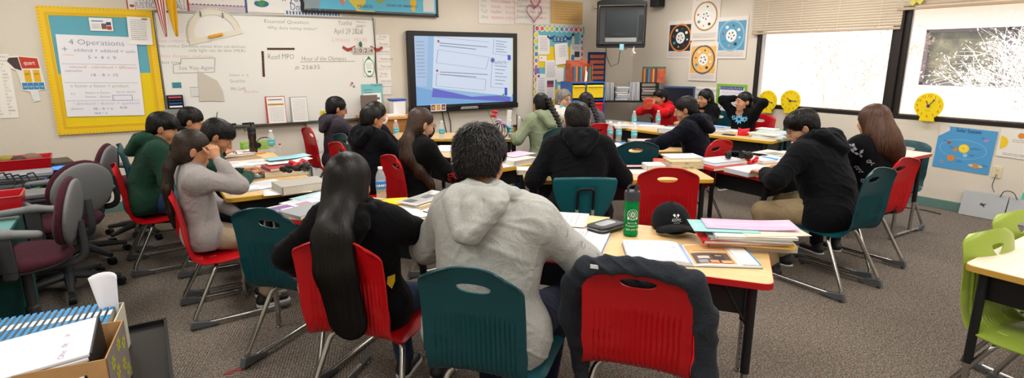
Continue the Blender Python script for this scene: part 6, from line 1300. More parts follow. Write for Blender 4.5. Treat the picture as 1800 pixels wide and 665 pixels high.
sheet('planet_poster', 'white poster of sun and planets cut off by the picture edge, under the sill', 'poster', 'r', 1.83, 0.77, 0.52, 0.28, 'e3ded6', polys=[(disc(.02, .5, .13, 1.8, 24, -90, 90), 'e8c52a'), (disc(.32, .2, .055, 1.8), 'd9883a'), (disc(.5, .55, .06, 1.8), 'e0b070')] + scribble(.2, .35, .7, 2, .06) + scribble(.1, .85, .9, 2, .05), off=.005, tilt=-2)
# yellow teaching clocks on the sill
def clock(lb, px, py, hh, mm, s=1.0):
    y, z = PX(px, py, WX - .03)[1:]; t = thing('teaching_clock', lb, 'clock', (WX - .045, y, z - .15 * s), 0, 'yellow teaching clocks on the window sill')
    F = np.array([[0, 0, -1, -.0], [-1, 0, 0, 0], [0, 1, 0, .15 * s], [0, 0, 0, 1]], float); r = .138 * s
    pl = [(r * math.cos(a), r * math.sin(a)) for a in [R(d) for d in np.linspace(-62, 242, 40)]] + [(-.075 * s, -.165 * s), (.075 * s, -.165 * s)]
    MB().prism(pl, 0, .012, M=F).obj('clock_face', mat('clock_yellow', 'f0d312', .35), t, bevel=.002)
    mb = MB()
    for k in range(1, 13):
        a = PI / 2 - k * PI / 6; text_into(mb, str(k), .108 * s * math.cos(a), .108 * s * math.sin(a) - .015 * s, .042 * s, 0, shift(F, .0135), align='c')
    mb.obj('numerals', ink('c5432a'), t, smooth=False)
    mb = MB(); text_into(mb, 'Quartz', 0, -.055 * s, .016, 0, shift(F, .0135), align='c'); mb.obj('maker_mark', ink('5a8a3a'), t, smooth=False)
    for nm, ang, L, wd, c, dz in (('minute_hand', mm / 60 * 360, .092, .008, '23407e', .018), ('hour_hand', (hh % 12 + mm / 60) * 30, .062, .008, 'c02a35', .015)):
        a = PI / 2 - R(ang); ca, sa = math.cos(a), math.sin(a); q = [(-.018, -wd / 2), (L * .75, -wd / 2), (L * .78, -wd * 1.3), (L, 0), (L * .78, wd * 1.3), (L * .75, wd / 2), (-.018, wd / 2)]
        MB().prism([(s * (x * ca - y_ * sa), s * (x * sa + y_ * ca)) for x, y_ in q], 0, .002, M=shift(F, dz)).obj(nm, mat('hand_' + c, c, .4), t, smooth=False)
    MB().prism(disc(0, 0, .014 * s, 1, 16), .013, .026, M=F).obj('hub', mat('hand_23407e', '23407e', .4), t)
clock('yellow teaching clock nearest the window frame, hour hand past five', 1351, 177, 5, 18); clock('yellow teaching clock second along, hands at ten and quarter past', 1391, 177, 10, 15); clock('yellow teaching clock alone on the sill of the second window', 1634, 186, 11, 6)
# decoration hanging from the blind and leaves at the top
p = PX(1612, 2, WX - .08); mb = MB(); [mb.box((p[0], p[1] + a, p[2] + b), (.01, .05, .05), rot=Matrix.Rotation(.7, 3, 'X')) for a, b in ((-.03, 0), (.035, -.01))]; tag(mb.obj('paper_bow', mat('bow_yellow', 'd8d05a', .7)), 'pale yellow paper bow clipped to the blind rail', 'decoration')
p = PX(1237, 2, WX - .35); mb = MB(); [mb.tube([(p[0], p[1], p[2] + .16), (p[0] + .02, p[1] + .04 * k, p[2] + .08), (p[0] + .02, p[1] + .07 * k, p[2] + .03 - .015 * abs(k))], [.008, .012, .001], 6) for k in (-2, -1, 0, 1, 2)]; tag(mb.obj('hanging_leaf', mat('leaf_spring', '9fb84a', .6)), 'tip of a green hanging plant above the wheel posters', 'plant')
# laptops leaning on the window wall
def leaning_laptop(lb, y, w, h, tape):
    t = thing('laptop', lb, 'laptop', (WX - .085, y, 0.0)); t.rotation_euler = (0, R(14), 0)
    MB().box((0, 0, h / 2), (.018, w, h)).obj('body', mat('laptop_silver', 'a2a5a8', .4), t, bevel=.004, seg=3)
    MB().box((-.012, 0, h / 2), (.006, w, h)).obj('lid', mat('laptop_lid', 'aeb1b4', .35), t, bevel=.002)
    M = np.array([[0, 0, -1, -.0155], [-1, 0, 0, 0], [0, 1, 0, h / 2], [0, 0, 0, 1]], float); mb = MB()
    if not tape:
        mb.add([(x, y_, 0) for x, y_ in ((-.03, .0), (-.012, .025), (.0, .012), (.03, .022), (.012, .0), (.02, -.025), (.0, -.008))], [(0, 1, 2, 6), (2, 3, 4, 6), (4, 5, 6)], 0, M); mb.obj('lid_emblem', mat('emblem_dark', '3c4048', .3), t, smooth=False)
    else: mb.add([(x, y_, 0) for x, y_ in ((-.10, .12), (-.06, .12), (-.06, .19), (-.10, .19))], [(0, 1, 2, 3)], 0, M); mb.obj('tape_tag', mat('tape_teal', '3fae94', .6), t, smooth=False)
leaning_laptop('silver laptop with a dark lid emblem leaning against the window wall', 2.10, .37, .26, False); leaning_laptop('grey laptop with a teal tape tag leaning against the window wall', 1.72, .37, .26, True)
tag(MB().tube(bend([(WX - .012, 2.055, .45), (WX - .03, 2.06, .40), (WX - .03, 2.07, .33), (WX - .06, 2.03, .28)], .04), .004, 6).obj('laptop_cable', M_GREY), 'grey cable running from the outlet to the laptops', 'cable')
tag(MB().tube(bend([(WX - .05, 1.98, .24), (WX - .05, 1.96, .31), (WX - .05, 1.88, .31), (WX - .07, 1.84, .24)], .05), .004, 6).obj('charging_cable', M_BLACKM), 'black charging cable looping between the two laptops', 'cable')
tag(MB().tube([(6.9, 3.2, .012), (6.95, 2.9, .012), (6.85, 2.7, .012), (6.9, 2.5, .012), (6.86, 2.36, .012)], .006, 6).obj('floor_cable', M_BLACKM), 'black cable lying along the teal baseboard', 'cable')
# tube television in the corner
c = EYE + ray(1092, 45) * 8.45; tvc = thing('tube_television', 'old grey tube television on a bracket high in the corner', 'television', tuple(c)); dirv = EYE - c; yaw = math.atan2(dirv[0], -dirv[1]); tvc.rotation_euler = (R(8), 0, yaw)
mg_ = mat('tv_grey', '4a4c50', .45); MB().box((0, .03, 0), (.66, .12, .56)).obj('front_case', mg_, tvc, bevel=.02, seg=3)
mb = MB(); mb.add([(a * x, y, b * z) for y, x, z in ((.06, .31, .26), (.30, .17, .15)) for a, b in ((-1, -1), (1, -1), (1, 1), (-1, 1))], [(0, 1, 2, 3), (7, 6, 5, 4), (0, 4, 5, 1), (1, 5, 6, 2), (2, 6, 7, 3), (3, 7, 4, 0)]); mb.obj('rear_case', M_BLACKM, tvc, bevel=.02)
mb = MB(); F_ = []; V_ = []
for i in range(11):
    for j in range(11): a, b = -1 + i / 5, -1 + j / 5; V_.append((a * .225, -.036 - .012 * (2 - a * a - b * b) / 2, .03 + b * .175))
mb.add(V_, [(i * 11 + j, (i + 1) * 11 + j, (i + 1) * 11 + j + 1, i * 11 + j + 1) for i in range(10) for j in range(10)]); mb.obj('picture_tube', mat('tube_glass', '3c4346', .12, spec=.6), tvc)
MB().box((0, -.032, -.205), (.46, .012, .06)).obj('speaker_panel', mat('tv_silver', 'a2a3a2', .4), tvc, bevel=.004); MB().box((.285, -.032, -.03), (.06, .01, .36)).obj('side_panel', mat('tv_dark', '303236', .5), tvc)
mb = MB(); mb.prism([(-.36, .30), (.36, .30), (.36, .34), (.12, .42), (-.12, .42), (-.36, .34)], -.10, .12, M=np.array([[1, 0, 0, 0], [0, 0, 1, .0], [0, 1, 0, 0], [0, 0, 0, 1]], float)); mb.box((0, .04, -.30), (.70, .22, .03)); mb.box((-.35, .04, 0), (.02, .20, .6)); mb.box((.35, .04, 0), (.02, .20, .6)); mb.tube([(0, .1, .4), (0, .22, .46), (0, .4, .46)], .03, 10); mb.obj('wall_bracket', mat('bracket_black', '202124', .45), tvc, bevel=.004)
def near_tv(dx, dy, dz): 
    cs, sn = math.cos(yaw), math.sin(yaw); return (c[0] + dx * cs - dy * sn, c[1] + dx * sn + dy * cs, c[2] + dz)
tag(MB().box(near_tv(.02, -.06, -.31), (.085, .003, .085)).obj('sticky_note', mat('note_aqua', '8fc9d6', .8)), 'pale blue note stuck under the tube television', 'note')
mb = MB(); q0 = np.array(near_tv(.20, -.05, -.40)); [mb.add([q0, q0 + np.array([.05 * math.cos(k), 0.02 * math.sin(k * 2), .10 * math.sin(k)]), q0 + np.array([.03 * math.cos(k + .7), .02, .05 * math.sin(k + .7)])], [(0, 1, 2)]) for k in np.linspace(0, 6.28, 8)[:-1]]; mb.tube([tuple(q0), tuple(q0 + np.array([0, 0, .1]))], .002, 5); tag(mb.obj('paper_star', mat('star_white', 'e6e4de', .8), smooth=False), 'white folded paper star dangling under the television', 'decoration')
tag(MB().tube([near_tv(-.22, .1, -.30), near_tv(-.20, .1, -.45), near_tv(-.13, .1, -.60), near_tv(-.02, .1, -.55), near_tv(0, .1, -.35), near_tv(.1, .05, -.33)], .005, 6).obj('television_cable', M_BLACKM), 'black cable looping below the tube television', 'cable')
tag(MB().tube([tuple(PY(1044, 14, WY - .02)), tuple(PY(1050, 16, WY - .05)), near_tv(-.36, .1, .2)], .005, 6).obj('power_cable', M_BLACKM), 'short black cable from the high outlet to the television', 'cable')
sp_ = thing('wall_speaker', 'small black loudspeaker mounted high between television and posters', 'loudspeaker', (WX - .10, 6.66, 2.45)); MB().box((0, 0, 0), (.16, .17, .13)).obj('cabinet', M_BLACKM, sp_, bevel=.01); MB().box((-.083, 0, 0), (.006, .15, .11)).obj('grille', mat('grille_dark', '26272a', .8), sp_); MB().tube([(.08, 0, 0), (.10, 0, 0)], .02, 8).obj('mount', M_GREY, sp_)
# ------------------------------------------------------------------ small things on the tables
M_PAGE = mat('page_edges', 'd9d0bd', 0.85, var=0.06, vscale=60)
def book(label, px, py, w, l, h, rot, col, z=TZ, name='textbook', cat='book', edge=None, title=None, sp_col=None, art=None):
    """closed book: w across, l along rot (degrees from +X), lying at height z; px,py = photo pixel of its centre"""
    p = PZ(px, py, z + h / 2); t = thing(name, label, cat, (p[0], p[1], z), R(rot))
    MB().box((0.003, 0, h / 2), (l - 0.006, w - 0.004, h - 0.004)).obj('pages', mat('page_' + edge, edge, 0.85) if edge else M_PAGE, t)
    mb = MB(); mb.box((0, 0, 0.001), (l, w, 0.002)); mb.box((0, 0, h - 0.001), (l, w, 0.002)); mb.box((-l / 2, 0, h / 2), (0.002, w, h)) ; mb.obj('cover', mat('cover_' + col, col, 0.45), t)
    if art:
        m2 = MB(); cs = []
        for pl, c in art:
            if c not in cs: cs.append(c)
            m2.add([((x - .5) * l * .96, (.5 - y) * w * .96, h + 0.0006 + 0.0002 * len(cs)) for x, y in pl], [tuple(range(len(pl)))[::-1]], cs.index(c))
        m2.obj('cover_art', [ink(c) for c in cs], t, smooth=False)
    if title:
        m2 = MB(); M = np.array([[1, 0, 0, 0], [0, 0, -1, -w / 2 - 0.0006], [0, 1, 0, 0], [0, 0, 0, 1]], float); text_into(m2, title[0], 0, h * .25, h * .6, 0, M, align='c'); m2.obj('lettering', ink(title[1]), t, smooth=False)
    return t
_LS = []
def loose(label, px, py, w, l, rot, col, z=TZ, name='paper_sheet', cat='paper', lines=8, ink_='a9acb4', curl=0.0, art=(), h=0.0015):
    _LS.append(1); z = z + .0009 * (len(_LS) % 6); p = PZ(px, py, z); t = thing(name, label, cat, (p[0], p[1], z), R(rot)); n = 10; V = []; F = []
    for i in range(n + 1):
        for j in range(2):
            u = i / n; V.append(((u - .5) * l, (j - .5) * w, h + curl * (abs(u - .3) ** 2) * 1.4 + curl * 0.1 * math.sin(u * 7)))
    for i in range(n): F.append((2 * i, 2 * i + 2, 2 * i + 3, 2 * i + 1))
    o = MB().add(V, F).obj('sheet', mat('paper_' + col, col, 0.8), t); so = o.modifiers.new('t', 'SOLIDIFY'); so.thickness = 0.0012
    m2 = MB(); cs = [ink_]
    def zz(u): return h + 0.0012 + curl * (abs(u - .3) ** 2) * 1.4 + curl * 0.1 * math.sin(u * 7)
    for k in range(lines):
        v = .12 + .78 * k / max(lines, 1); e = random.uniform(.7, .92); us = np.linspace(.1, e, 6)
        for a, b in zip(us, us[1:]): m2.add([((a - .5) * l, (.5 - v) * w, zz(a)), ((b - .5) * l, (.5 - v) * w, zz(b)), ((b - .5) * l, (.5 - v) * w + w * .018, zz(b)), ((a - .5) * l, (.5 - v) * w + w * .018, zz(a))], [(0, 1, 2, 3)])
    for pl, c in art:
        if c not in cs: cs.append(c)
        m2.add([((x - .5) * l, (.5 - y) * w, zz(x) + .0003 * len(cs)) for x, y in pl], [tuple(range(len(pl)))[::-1]], cs.index(c))
    if m2.n: m2.obj('printing', [ink(c) for c in cs], t, smooth=False)
    return t
def openbook(label, px, py, w, l, rot, z=TZ, col='3f83b8', left='e9e8ea', right='e9e8ea', art_l=(), art_r=(), h=0.014, hr=0.006, name='open_workbook'):
    """open book: l spans both pages, w page height"""
    p = PZ(px, py, z); t = thing(name, label, 'book', (p[0], p[1], z), R(rot))
    MB().box((0, 0, 0.0012), (l + .008, w + .008, .0024)).obj('cover', mat('cover_' + col, col, .5), t)
    def prof(u): # u in -1..1 over the spread
        hh = h if u < 0 else hr; a = abs(u); return 0.0024 + hh * (min(1, a / .22) ** .5) * (1 - .12 * max(0, a - .5))
    for sgn, c, art, nm in ((-1, left, art_l, 'near_pages'), (1, right, art_r, 'far_pages')):
        n = 12; V = []; F = []
        for i in range(n + 1):
            u = sgn * i / n
            for j in (-.5, .5): V += [(u * l / 2, j * w, prof(u if i else sgn * 1e-3)), (u * l / 2, j * w, .0024)]
        for i in range(n):
            a = 4 * i; b = a + 4; F += [(a, b, b + 2, a + 2), (a, a + 1, b + 1, b), (a + 2, b + 2, b + 3, a + 3)]
        F.append((4 * n, 4 * n + 1, 4 * n + 3, 4 * n + 2))
        if sgn < 0: F = [f[::-1] for f in F]
        o = MB().add(V, F).obj('pages', mat('paper_' + c, c, .8), t)
        m2 = MB(); cs = []
        for pl, cc in art:
            if cc not in cs: cs.append(cc)
            if len(pl) == 4:   # subdivide along x so it follows the page
                (xa, ya), (xb, _), _, (_, yb) = pl[0], pl[1], pl[2], pl[3]; m = 6
                for q in range(m):
                    x0_, x1_ = xa + (xb - xa) * q / m, xa + (xb - xa) * (q + 1) / m; f = lambda x: sgn * x if sgn > 0 else -(1 - x)
                    P4 = [(f(x) * l / 2, (.5 - y) * w, prof(f(x) if abs(f(x)) > 1e-3 else sgn * 1e-3) + .0007 + .0003 * cs.index(cc)) for x, y in ((x0_, ya), (x1_, ya), (x1_, yb), (x0_, yb))]
                    m2.add(P4, [(3, 2, 1, 0)], cs.index(cc))
        if m2.n: m2.obj('printing', [ink(c_) for c_ in cs], o, smooth=False)
    return t
def pagelines(n, c='aab0bc', x0=.12, x1=.88, y0=.14, st=.075): return [(rect(x0, y0 + st * k, x1 - random.uniform(0, .2), y0 + st * k + .02), c) for k in range(n)]
M_PET = mat('clear_bottle_plastic', 'eef3f6', 0.06, alpha=0.24, spec=.9)
M_WATER = mat('water', 'eef6fa', 0.0, trans=1.0, ior=1.33)
_B = {}
def bottle(label, px, py, z=TZ, band='4fb9c4', s=1.0):
    p = PZ(px, py, z); k = band
    if k in _B: return again(_B[k], tuple(p), 0, label, 'half-litre water bottles on the tables')
    t = thing('water_bottle', label, 'bottle', tuple(p), 0, 'half-litre water bottles on the tables'); _B[k] = t
    MB().lathe([(.026, 0), (.031, .004), (.032, .02), (.030, .028), (.032, .036), (.030, .046), (.032, .056), (.0315, .075), (.0305, .10), (.0315, .125), (.032, .135), (.029, .15), (.024, .168), (.015, .186), (.0128, .192), (.0128, .20)], 28).obj('bottle_body', M_PET, t)
    MB().lathe([(.0326, .070), (.0326, .118)], 28).obj('label_band', mat('band_' + band, band, .35), t)
    mb = MB(); V = [(.0329 * math.cos(a), .0329 * math.sin(a), zz) for a in np.linspace(-2.6, 2.6, 14) for zz in (.088, .100)]; mb.add(V, [(2 * i, 2 * i + 2, 2 * i + 3, 2 * i + 1) for i in range(13)]); mb.obj('label_stripe', mat('band_white', 'f2f5f7', .4), t)
    MB().lathe([(.0145, .193), (.0148, .206), (.0135, .208)], 20).obj('cap', mat('cap_white', 'f2f2f0', .4), t)
    return t
u53 = -53
# table below the whiteboard
openbook('open blue-bordered workbook nearest the yellow table edge', 447, 329, .24, .40, 14, art_l=pagelines(9), art_r=pagelines(9))
openbook('open workbook second from the yellow table edge', 447, 306, .24, .40, 12, art_l=pagelines(9), art_r=pagelines(8))
openbook('open workbook under the hands of the bent-over pupil in green', 432, 289, .24, .36, 10, art_l=pagelines(8), art_r=pagelines(8))
loose('brown photographic page lying on the bare stretch of table', 424, 278, .22, .30, 8, 'a08a78', lines=2, ink_='6a584c')
openbook('open blue workbook before the pupil nearest the whiteboard', 410, 270, .22, .34, 8, art_l=pagelines(8), art_r=pagelines(6))
book('thick grey textbook under the black hair scrunchie pile', 528, 326, .24, .31, .055, 5, 'a39d94', title=None); zt = TZ + .056
loose('white sheet slipped under the grey textbook', 505, 336, .2, .3, -8, 'ece9e4', lines=0)
pch = thing('hair_scrunchie', 'black crumpled velvet scrunchie lying on the grey textbook', 'scrunchie', tuple(PZ(515, 303, zt)))
F = Field(); rs = np.random.RandomState(4)
for k in range(14): a = k * .75; F.egg((.055 * math.cos(a) + rs.normal() * .012 - .01, .03 * math.sin(a), .018 + .010 * (k % 3)), (.022, .020, .016), k=.006)
F.build(.004); V, Q = F.surf(); link('cloth', npmesh('cloth', V, Q, [mat('velvet_black', '131316', .8, bump=.3, scale=90)]), parent=pch)
pp = thing('pompom', 'sparkly black and silver pompom on the grey textbook', 'pompom', tuple(PZ(538, 302, zt))); MB().ball((0, 0, .036), .034, n=18).obj('core', mat('pompom_black', '17171a', .5), pp)
mb = MB(); rs = np.random.RandomState(3)
for k in range(260):
    d = unit(rs.normal(size=3)); q = np.array([0, 0, .036]) + d * .030; e = q + d * .014 + rs.normal(size=3) * .004; s_ = unit(np.cross(d, rs.normal(size=3))) * .0012; mb.add([q - s_, q + s_, e + s_, e - s_], [(0, 1, 2, 3)], k % 3 == 0)
mb.obj('tinsel', [mat('tinsel_black', '1c1c20', .3), mat('tinsel_silver', 'b9b9bd', .3, metal=.6)], pp, smooth=False)
rb = thing('hair_bow', 'bright red crumpled ribbon bow beside the sparkly pompom', 'bow', tuple(PZ(525, 294, zt)))
F = Field()
for k in range(8): a = k * .8; F.cone((0, 0, .025), (.055 * math.cos(a), .035 * math.sin(a), .03 + .015 * math.sin(k * 2.1)), .008, .018, .004)
F.build(.004); V, Q = F.surf(); link('ribbon', npmesh('ribbon', V, Q, [mat('ribbon_red', 'c0161f', .45)]), parent=rb)
book('brown-edged thick book at the bottom of the stack behind the pompom', 500, 300, .24, .32, .05, -4, '8a7466'); book('red-covered book in the middle of the stack behind the pompom', 502, 292, .22, .30, .02, 6, 'a3222c', z=TZ + .051)
loose('white worksheet resting on the red-covered book', 503, 283, .24, .34, 8, 'efece8', z=TZ + .074, curl=.02); loose('light blue sheet topmost on the stack of books', 505, 277, .16, .34, 10, '9fd0da', z=TZ + .088, lines=6, ink_='7aa8b4', curl=.01)
loose('pale turquoise sheet under the corner of the stack of books', 480, 306, .2, .28, -10, 'a6d6da', lines=0)
for i, (x, y, lb) in enumerate(((440, 262, 'lime green mesh basket beside the black water bottle'), (464, 261, 'lime green mesh basket between black bottle and clear bottle'))):
    p = PZ(x, y, TZ); t = thing('pencil_basket', lb, 'basket', tuple(p), R(8), 'lime green pencil baskets'); w_, d_, h_ = .15, .10, .065; mb = MB()
    for k in range(11): a = -w_ / 2 + w_ * k / 10; [mb.box((a, s_ * d_ / 2, h_ / 2), (.005, .004, h_)) for s_ in (-1, 1)]
    for k in range(8): a = -d_ / 2 + d_ * k / 7; [mb.box((s_ * w_ / 2, a, h_ / 2), (.004, .005, h_)) for s_ in (-1, 1)]
    mb.box((0, 0, .003), (w_, d_, .005)); [mb.box((0, s_ * d_ / 2, z_), (w_ + .006, .007, .008)) for s_ in (-1, 1) for z_ in (.02, h_)]; [mb.box((s_ * w_ / 2, 0, z_), (.007, d_ + .006, .008)) for s_ in (-1, 1) for z_ in (.02, h_)]
    mb.obj('basket', mat('lime_plastic', '9bd02c', .4), t)
p = PZ(446, 268, TZ); t = thing('water_bottle', 'dark smoky water bottle with a black flip spout', 'bottle', tuple(p))
MB().lathe([(.033, 0), (.036, .005), (.036, .07), (.033, .085), (.033, .12), (.037, .14), (.037, .19), (.034, .20)], 26).obj('bottle_body', mat('smoky_plastic', '3a2f2a', .12, trans=.35, spec=.6), t); cp = MB().lathe([(.037, .198), (.038, .225), (.030, .245), (.014, .25)], 24).obj('lid', M_BLACKM, t); MB().tube([(0, 0, .245), (.0, 0, .275), (-.01, 0, .285)], .009, 8).obj('spout', M_BLACKM, cp); MB().tube([(-.035, 0, .215), (-.065, 0, .235), (-.055, 0, .20)], .005, 6).obj('carry_loop', M_BLACKM, cp)
bottle('clear water bottle beside the lime green baskets', 479, 267)
t = thing('headphones', 'thin black headphones arching over the lime green baskets', 'headphones', tuple(PZ(466, 258, TZ + .05)), R(10)); MB().tube([(.075 * math.cos(a) , 0, .035 + .055 * math.sin(a)) for a in np.linspace(-.3, PI + .3, 18)], .0045, 8).obj('headband', M_BLACKM, t); [MB().tube([(s_ * .068, -.010, .02), (s_ * .055, .010, .02)], .026, 14).obj('ear_cushion', M_BLACKM, t) for s_ in (-1, 1)]
t = thing('hand_sanitizer', 'small clear pump bottle next to the clear water bottle', 'bottle', tuple(PZ(493, 266, TZ))); MB().lathe([(.016, 0), (.018, .05), (.008, .06)], 16).obj('bottle_body', M_PET, t); MB().lathe([(.009, .058), (.009, .075)], 12).obj('cap', mat('cap_red', 'c03a32', .4), t)
for i, (x, y, c, lb) in enumerate(((437, 269, 'c8372a', 'red marker lying in front of the baskets'), (458, 271, 'd98a2a', 'orange marker lying in front of the baskets'), (436, 263, 'e8e6e0', 'white pen lying behind the markers by the basket'))):
    p = PZ(x, y, TZ); tag(MB().tube([(p[0] - .05, p[1], TZ + .008), (p[0] + .05, p[1] + .02, TZ + .008)], .007, 8).obj('marker_pen', mat('pen_' + c, c, .4)), lb, 'pen')
# table before the long-haired girl
loose('magazine page with purple pictures near the empty teal chair', 522, 363, .22, .32, 20, 'd9d2dc', lines=0, art=[(rect(.1, .15, .5, .8), '7d5a8a'), (rect(.52, .3, .8, .9), 'a88a9a'), (rect(.15, .5, .4, .7), 'e8dce8')], curl=.01)
loose('white worksheet with a blue band by the magazine page', 548, 353, .22, .32, 24, 'e9e9ec', lines=7, curl=.01); loose('pale blue folder sheet at the far rim of the table', 560, 345, .2, .3, 26, 'a9d3dc', lines=0)
book('grey workbook beneath the dark sleeve of the long-haired girl', 545, 370, .21, .28, .022, 22, '8c8f93')
p = PZ(684, 356, TZ); t = thing('folder', 'bright yellow plastic folder under the labelled water bottle', 'folder', tuple(p), R(-18)); MB().box((0, 0, .003), (.24, .17, .005)).obj('folder_body', mat('folder_yellow', 'e9c912', .4), t, bevel=.001); MB().box((.0, -.084, .006), (.24, .006, .008)).obj('spine', mat('folder_yellow', 'e9c912', .4), t)
b9 = bottle('labelled water bottle standing on the yellow folder', 671, 350, z=TZ + .006, band='2f74c0'); mb = MB()
M = np.array([[.84, 0, -.54, 0], [-.54, 0, -.84, 0], [0, 1, 0, 0], [0, 0, 0, 1]], float)
for ch, a in zip('ozarka', np.linspace(-1.0, 1.0, 6)):
    n = np.array([-.54 * math.cos(a) + .84 * math.sin(a), -.84 * math.cos(a) - .54 * math.sin(a), 0]); tx_ = np.array([-n[1], n[0], 0]); Mx = np.eye(4); Mx[:3, 0] = tx_; Mx[:3, 1] = (0, 0, 1); Mx[:3, 2] = n; Mx[:3, 3] = n * .0334 + np.array([0, 0, .086]); text_into(mb, ch, 0, 0, .020, 0, Mx, align='c')
mb.obj('label_lettering', ink('f4f6f8'), b9, smooth=False)
book('cream hardcover book under the newspaper', 753, 355, .16, .30, .028, 22, 'd8c9a4', edge='cbb78e'); loose('folded newspaper laid on the cream hardcover', 746, 349, .17, .34, 24, 'c9c9c6', z=TZ + .030, lines=10, ink_='77797c', art=[(rect(.1, .2, .3, .6), '5a5c60'), (rect(.5, .3, .75, .6), '6a6c70')], curl=.012, name='newspaper', cat='newspaper')
openbook('open workbook with a blue border half under the grey sleeve', 740, 374, .22, .38, -24, art_l=pagelines(6), art_r=[(rect(.2, .35, .7, .75), '8a8076')] + pagelines(2)); tag(MB().tube([tuple(PZ(744, 372, TZ + .03)), tuple(PZ(765, 377, TZ + .03))], .004, 8).obj('pen', M_BLACKM), 'black pen lying on the blue-bordered workbook', 'pen')
# the red-edged table
openbook('open workbook under the hand of the pupil in the grey hoodie', 1022, 424, .24, .36, 40, art_l=pagelines(6), art_r=pagelines(6), col='2f7ac0'); loose('manila folder beside the clear pencil case', 1025, 388, .22, .26, -52, 'e6d3a0', lines=3, ink_='c9b07a'); loose('white sheet at the elbow of the grey hoodie', 1000, 386, .2, .28, 44, 'efeeec', lines=5)
p = PZ(1064, 405, TZ); t = thing('pencil_case', 'clear and black zipped pencil case beside the green bottle', 'pencil case', tuple(p), R(8)); MB().prism(rrect(.19, .12, .03), .002, .038).obj('case_body', mat('case_black', '202125', .35), t, bevel=.006); MB().prism(rrect(.12, .062, .02), .037, .041).obj('clear_window', mat('case_clear', 'b4b7ba', .12, spec=.8), t, bevel=.002); MB().tube([(x, y, .024) for x, y in rrect(.194, .124, .032)], .0025, 6, closed=True).obj('zip', mat('zip_grey', '8c8e92', .3, metal=.8), t)
p = PZ(1108, 414, TZ); t = thing('water_bottle', 'translucent green water bottle with a dark flip lid and white printing', 'bottle', tuple(p)); MG = mat('green_translucent', '12a554', .08, trans=.55, ior=1.2, spec=.6)
MB().lathe([(.033, 0), (.0365, .006), (.0365, .022), (.0345, .028), (.0365, .034), (.0365, .12), (.0375, .14), (.0375, .155), (.0355, .162), (.0365, .17), (.0365, .19)], 32).obj('bottle_body', MG, t)
MB().tube([(.008, 0, .02), (.008, 0, .19)], .004, 8).obj('straw', mat('straw_green', '3fc070', .3, trans=.3), t)
lid = MB().lathe([(.0385, .186), (.0395, .20), (.0395, .222), (.037, .232), (.022, .236)], 32).obj('lid', mat('lid_charcoal', '2e3236', .45), t); MB().tube(bend([(-.030, 0, .225), (-.030, 0, .262), (.024, 0, .262), (.030, 0, .228)], .02), .006, 8).obj('carry_loop', mat('lid_charcoal', '2e3236', .45), lid); MB().tube([(.012, -.012, .232), (.020, -.012, .262)], .010, 10).obj('spout', mat('lid_charcoal', '2e3236', .45), lid)
mb = MB()
def wrapm(a, z): n = np.array([-.54 * math.cos(a) + .84 * math.sin(a), -.84 * math.cos(a) - .54 * math.sin(a), 0]); Mx = np.eye(4); Mx[:3, 0] = (-n[1], n[0], 0); Mx[:3, 1] = (0, 0, 1); Mx[:3, 2] = n; Mx[:3, 3] = n * .0372 + np.array([0, 0, z]); return Mx
def wraptext(s, z, size, sp):
    for k, ch in enumerate(s): text_into(mb, ch, 0, 0, size, 0, wrapm((k - (len(s) - 1) / 2) * sp, z), align='c')
wraptext('Suicide', .070, .013, .20); wraptext('Prevention', .056, .013, .19); wraptext('1-800-273-TALK', .036, .0115, .17)
for k in range(24):
    a = 2 * PI * k / 24; mb.box((0, 0, 0), (.0075, .0022, .0004), M=wrapm(.026 * math.cos(a) / .0365, .118 + .026 * math.sin(a)) @ np.array([[-math.sin(a), -math.cos(a), 0, 0], [math.cos(a), -math.sin(a), 0, 0], [0, 0, 1, 0], [0, 0, 0, 1]]))
for k in range(10):
    a = 2 * PI * k / 10; [mb.box((0, 0, 0), (.002, .009, .0004), M=wrapm(r_ * math.cos(a) / .0365, .118 + r_ * math.sin(a))) for r_ in (.008, .016)]
for s_ in (-1, 1): mb.ball((0, 0, 0), (.004, .008, .0005), n=8, M=wrapm(s_ * .62, .098))
mb.obj('printing', mat('print_white', 'eef4ee', .5), t)
